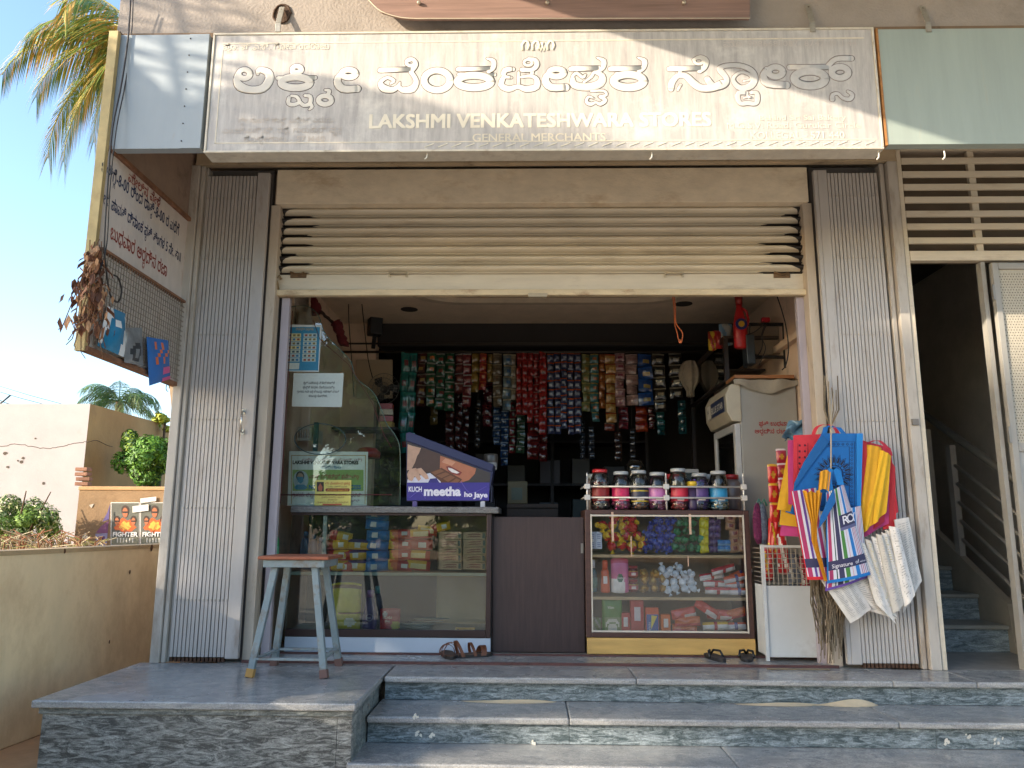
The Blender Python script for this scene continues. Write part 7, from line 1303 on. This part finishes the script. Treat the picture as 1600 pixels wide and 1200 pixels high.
# debris, wire and grass along the wall foot
b = MB(); ms = [pm(c, .9, vary=.3) for c in ('#6f5a40', '#8a744f', '#6a6a3a', '#7d5238', '#9a8e74')]
for k in range(240):
    x = random.uniform(-10, 160); b.m(random.choice(ms)); p = PY(x, 861+random.uniform(-2, 3), random.uniform(2.5, 5.0)); h = random.uniform(.05, .22)*(1 if x < 130 else .7); b.tube([p+Vector((0, 0, -.1)), p+Vector((random.uniform(-.1, .1), 0, h*.6)), p+Vector((random.uniform(-.2, .2), random.uniform(-.1, .1), h))], .006, 3, caps=False)
tag(b.build('dry_weeds'), 'dry weeds and twigs growing behind the low cream boundary wall', 'weeds', kind='stuff')
b = MB().m(pm('#9a7a56', .95, vary=.25, scale=3, bump=.6, bscale=10)); b.grid(lambda u, v: (-9+6.5*u, 2.2+3.2*v, -.38+.62*(sin(pi*min(1, v*.9+.05)))**.8*(.8+.2*sin(9*u+4*v))), 30, 14); tag(b.build('earth_bank'), kind='structure')
# palms
PALM_COLS = ['#5f7a22', '#8a8a2c', '#b08c3a', '#46601c']
def frond(b, base, yaw, elev, L, droop, mats, rr, leaflet=.5, n=46, stiff=0.):
    pts = []; p = Vector(base); e = elev; d0 = Vector((cos(yaw), sin(yaw), 0)); seg = 14
    for i in range(seg+1):
        pts.append(p.copy()); t_ = i/seg; d = d0*cos(e)+Vector((0, 0, 1))*sin(e); p = p+d*(L/seg); e -= droop/seg*(1+1.2*t_)
    b.m(mats[1]); b.tube(pts, [.035*(1-.85*i/seg)*L/3 for i in range(seg+1)], 5)
    side0 = Vector((-sin(yaw), cos(yaw), 0))
    for k in range(n):
        t_ = .1+.9*k/n; f_ = t_*seg; i = min(seg-1, int(f_)); q = pts[i].lerp(pts[i+1], f_-i); d = (pts[i+1]-pts[i]).normalized(); ll = leaflet*(1-.75*abs(t_-.35)**1.3)*rr.uniform(.85, 1.1)
        for s in (-1, 1):
            o = (side0*s*(.75-.25*t_)+d*.75+Vector((0, 0, -.35-.5*rr.random()+stiff))).normalized(); tip = q+o*ll+Vector((0, 0, -.28*ll)); mid = q+o*ll*.5; w = d*.022*L/3
            b.m(rr.choice(mats)); b.add([q-w*.6, mid-w, tip, mid+w, q+w*.6], [(0, 1, 2, 3, 4)])
def palm(label, loc, trunk_h, cent, fr, leaf, cols, seed, group=None, trunk_r=.16, n=44):
    rr = random.Random(seed); t = thing('palm_tree', label, 'palm tree', loc, group); loc = Vector(loc); c = Vector(cent); ms = [pm(x, .5, vary=.2, scale=4) for x in cols]; b = MB().m(pm('#7d6a52', .9, vary=.25, scale=8, bump=.6, bscale=12)); b.tube([loc.lerp(c, i/10)+Vector((.12*sin(i*.3), 0, 0)) for i in range(11)], [trunk_r*(1.3-.04*i) for i in range(11)], 10); b.build('trunk', None, t)
    for i, (yaw, el, L, dr) in enumerate(fr): b = MB(); frond(b, c, rad(yaw), rad(el), L, rad(dr), ms, rr, leaf, n); b.build('frond', None, t)
    return t
c = PY(212, 62, 6.5); W_ = 1
palm('tall coconut palm with yellowing fronds behind the left corner of the shop', (PY(330, 700, 7.4).x, 7.4, -.38), 0, c, [(178, 24, 2.5, 62), (182, 2, 2.0, 60), (176, -30, 2.5, 45), (190, -50, 2.4, 30), (170, 45, 1.9, 60), (182, 68, 1.6, 60), (200, 30, 1.8, 70), (160, 10, 1.8, 70), (140, 40, 1.9, 70), (30, 35, 1.9, 80), (90, 50, 1.8, 80), (250, 30, 1.6, 80), (320, 20, 1.8, 80), (186, -60, 1.9, 25)], .7, ['#66802a', '#9a9236', '#c29a48', '#54702a'], 3, n=60)
c = PY(186, 628, 16.0); palm('small distant palm above the brown side wall', (c.x, 16, -.38), 0, c, [(a*36+8, 35+15*((a*7) % 3), 1.25, 75) for a in range(10)]+[(a*51, 8, 1.3, 55) for a in range(7)], .5, ['#33501c', '#4a6a28', '#5c6a34'], 4, trunk_r=.12, n=44)
# wires
b = MB().m(pm('#4a4a4c', .6))
for (x0, y0, x1, y1) in ((-5, 602, 100, 631), (-5, 611, 72, 631), (-5, 623, 20, 632)): b.tube([PY(x0, y0, 7), PY((x0+x1)/2, (y0+y1)/2+1.5, 7.2), PY(x1+60, y1+17, 7.4)], .006, 4)
b.tube([PY(0, 631, 7), PY(16, 618, 7)], .015, 5); tag(b.build('overhead_wire'), 'thin overhead wires crossing the sky left above the white house', 'wires')
# ================================================================== ACROSS THE STREET (lights, shades and is mirrored in the glass)
random.seed(81)
big = proto(leafmesh(9000, 1.0, .055, ['#4d6b1e', '#6a8426', '#37521a', '#8a9a34'], 21, squash=.8, clump=34), 'crown')
def tree(label, loc, h, r_, s=(1, 1, 1), rz=0, cz=None):
    t = thing('street_tree', label, 'tree', loc, 'trees across the street'); loc = Vector(loc); b = MB().m(pm('#5a4a3a', .9, vary=.2, scale=8, bump=.5)); b.tube([loc, loc+Vector((.1, 0, h*.35)), loc+Vector((0, .1, h*.75))], [.22, .17, .1], 9)
    for a in range(5): b.tube([loc+Vector((.05, 0, h*.4)), loc+Vector((r_*.4*cos(a*1.3), r_*.4*sin(a*1.3), h*.65)), loc+Vector((r_*.7*cos(a*1.3), r_*.7*sin(a*1.3), h*.85))], [.1, .07, .03], 6)
    b.build('trunk', None, t); o = bpy.data.objects.new('crown', big); COL.objects.link(o); o.parent = t; o.location = (0, 0, cz if cz else h*.75); o.scale = (r_*s[0], r_*s[1], r_*s[2]); o.rotation_euler = (0, 0, rz); o['kind'] = 'stuff'
    return t
# shade tree on the sun side, its crown topping out just below the line to the sign
D = Vector((-sin(SUN_AZ), -cos(SUN_AZ), 0)); N_ = Vector((cos(SUN_AZ), -sin(SUN_AZ), 0))
for i, (n_, d_, zc, rr_, sc_) in enumerate(((-2.1, 21.0, 7.75, 1.9, (1, 1, .9)), (.3, 25.5, 9.35, 1.6, (1, 1, .8)), (-.9, 21.5, 7.85, 1.8, (1, 1, .92)), (.35, 22.5, 8.5, 1.75, (1, 1, .98)), (1.7, 22.5, 8.45, 1.75, (1, 1, .98)))):
    base = Vector((0, -.95, 0))+D*d_+N_*n_
    tree('tall rain tree far down the sunny side, %s' % ['outermost on the left', 'standing farthest back', 'second from the left', 'third from the left', 'rightmost of the row'][i], (base.x, base.y, -.38), 8.5, rr_, sc_, i*.9, cz=zc+.38)
b0 = Vector((-1.75, -.95, 2.8))+SUN*5.4
palm('coconut palm on the sunny side whose fronds shade the left of the sign', (b0.x, b0.y, -.38), 0, b0, [(a*36+5, 26+14*((a*5) % 3), 2.2, 85) for a in range(10)]+[(a*72, -5, 2.0, 60) for a in range(5)], .6, PALM_COLS, 8, n=40)
tree('broad leafy tree across the street, left', (-8.5, -24, -.38), 8.5, 3.8, rz=1); tree('leafy tree across the street behind the camera', (-5.0, -22.0, -.38), 6.6, 3.3, rz=2); tree('leafy tree across the street, centre right', (2.5, -23.0, -.38), 5.5, 2.8, rz=3); tree('leafy tree across the street, right', (8.5, -22.5, -.38), 5.2, 2.8, rz=4)
for i, (x, r_) in enumerate(((-13, 2.6), (-9, 2.4), (-5.2, 2.5), (-1.5, 2.3), (2.0, 2.2))):
    t = thing('roadside_bush', 'large roadside bush across the street, %s from the left' % ['first', 'second', 'third', 'fourth', 'fifth'][i], 'bush', (x, -20, -.38), 'bushes across the street'); o = bpy.data.objects.new('foliage', big); COL.objects.link(o); o.parent = t; o.location = (0, 0, 1.7); o.scale = (r_, r_*.6, 2.4); o.rotation_euler = (0, 0, i*1.1); o['kind'] = 'stuff'
t = thing('street_house', 'cream house across the street seen in the glass reflections', 'house', (10, -29, -.38)); MB().m(pm('#b5a184', .9)).box(3, 18, -31, -27, -.38, 3.4).build('wall', None, t)
for x in range(4, 17, 4): part('window', t, pm('#2a2c2e', .4), (x, x+1.2, -26.99, -26.95, .8, 2.2))
p0 = PY(790, 0, -.95); zslab = 3.95; xs = p0.x-(zslab-p0.z)*(sin(SUN_AZ)/math.tan(SUN_EL))
tag(MB().m(PLAS).box(xs, 6, -3.25, -.602, zslab, zslab+.12).build('shade_caster_slab'), kind='structure')  # unseen slab, added so its edge casts the diagonal shade on the sign
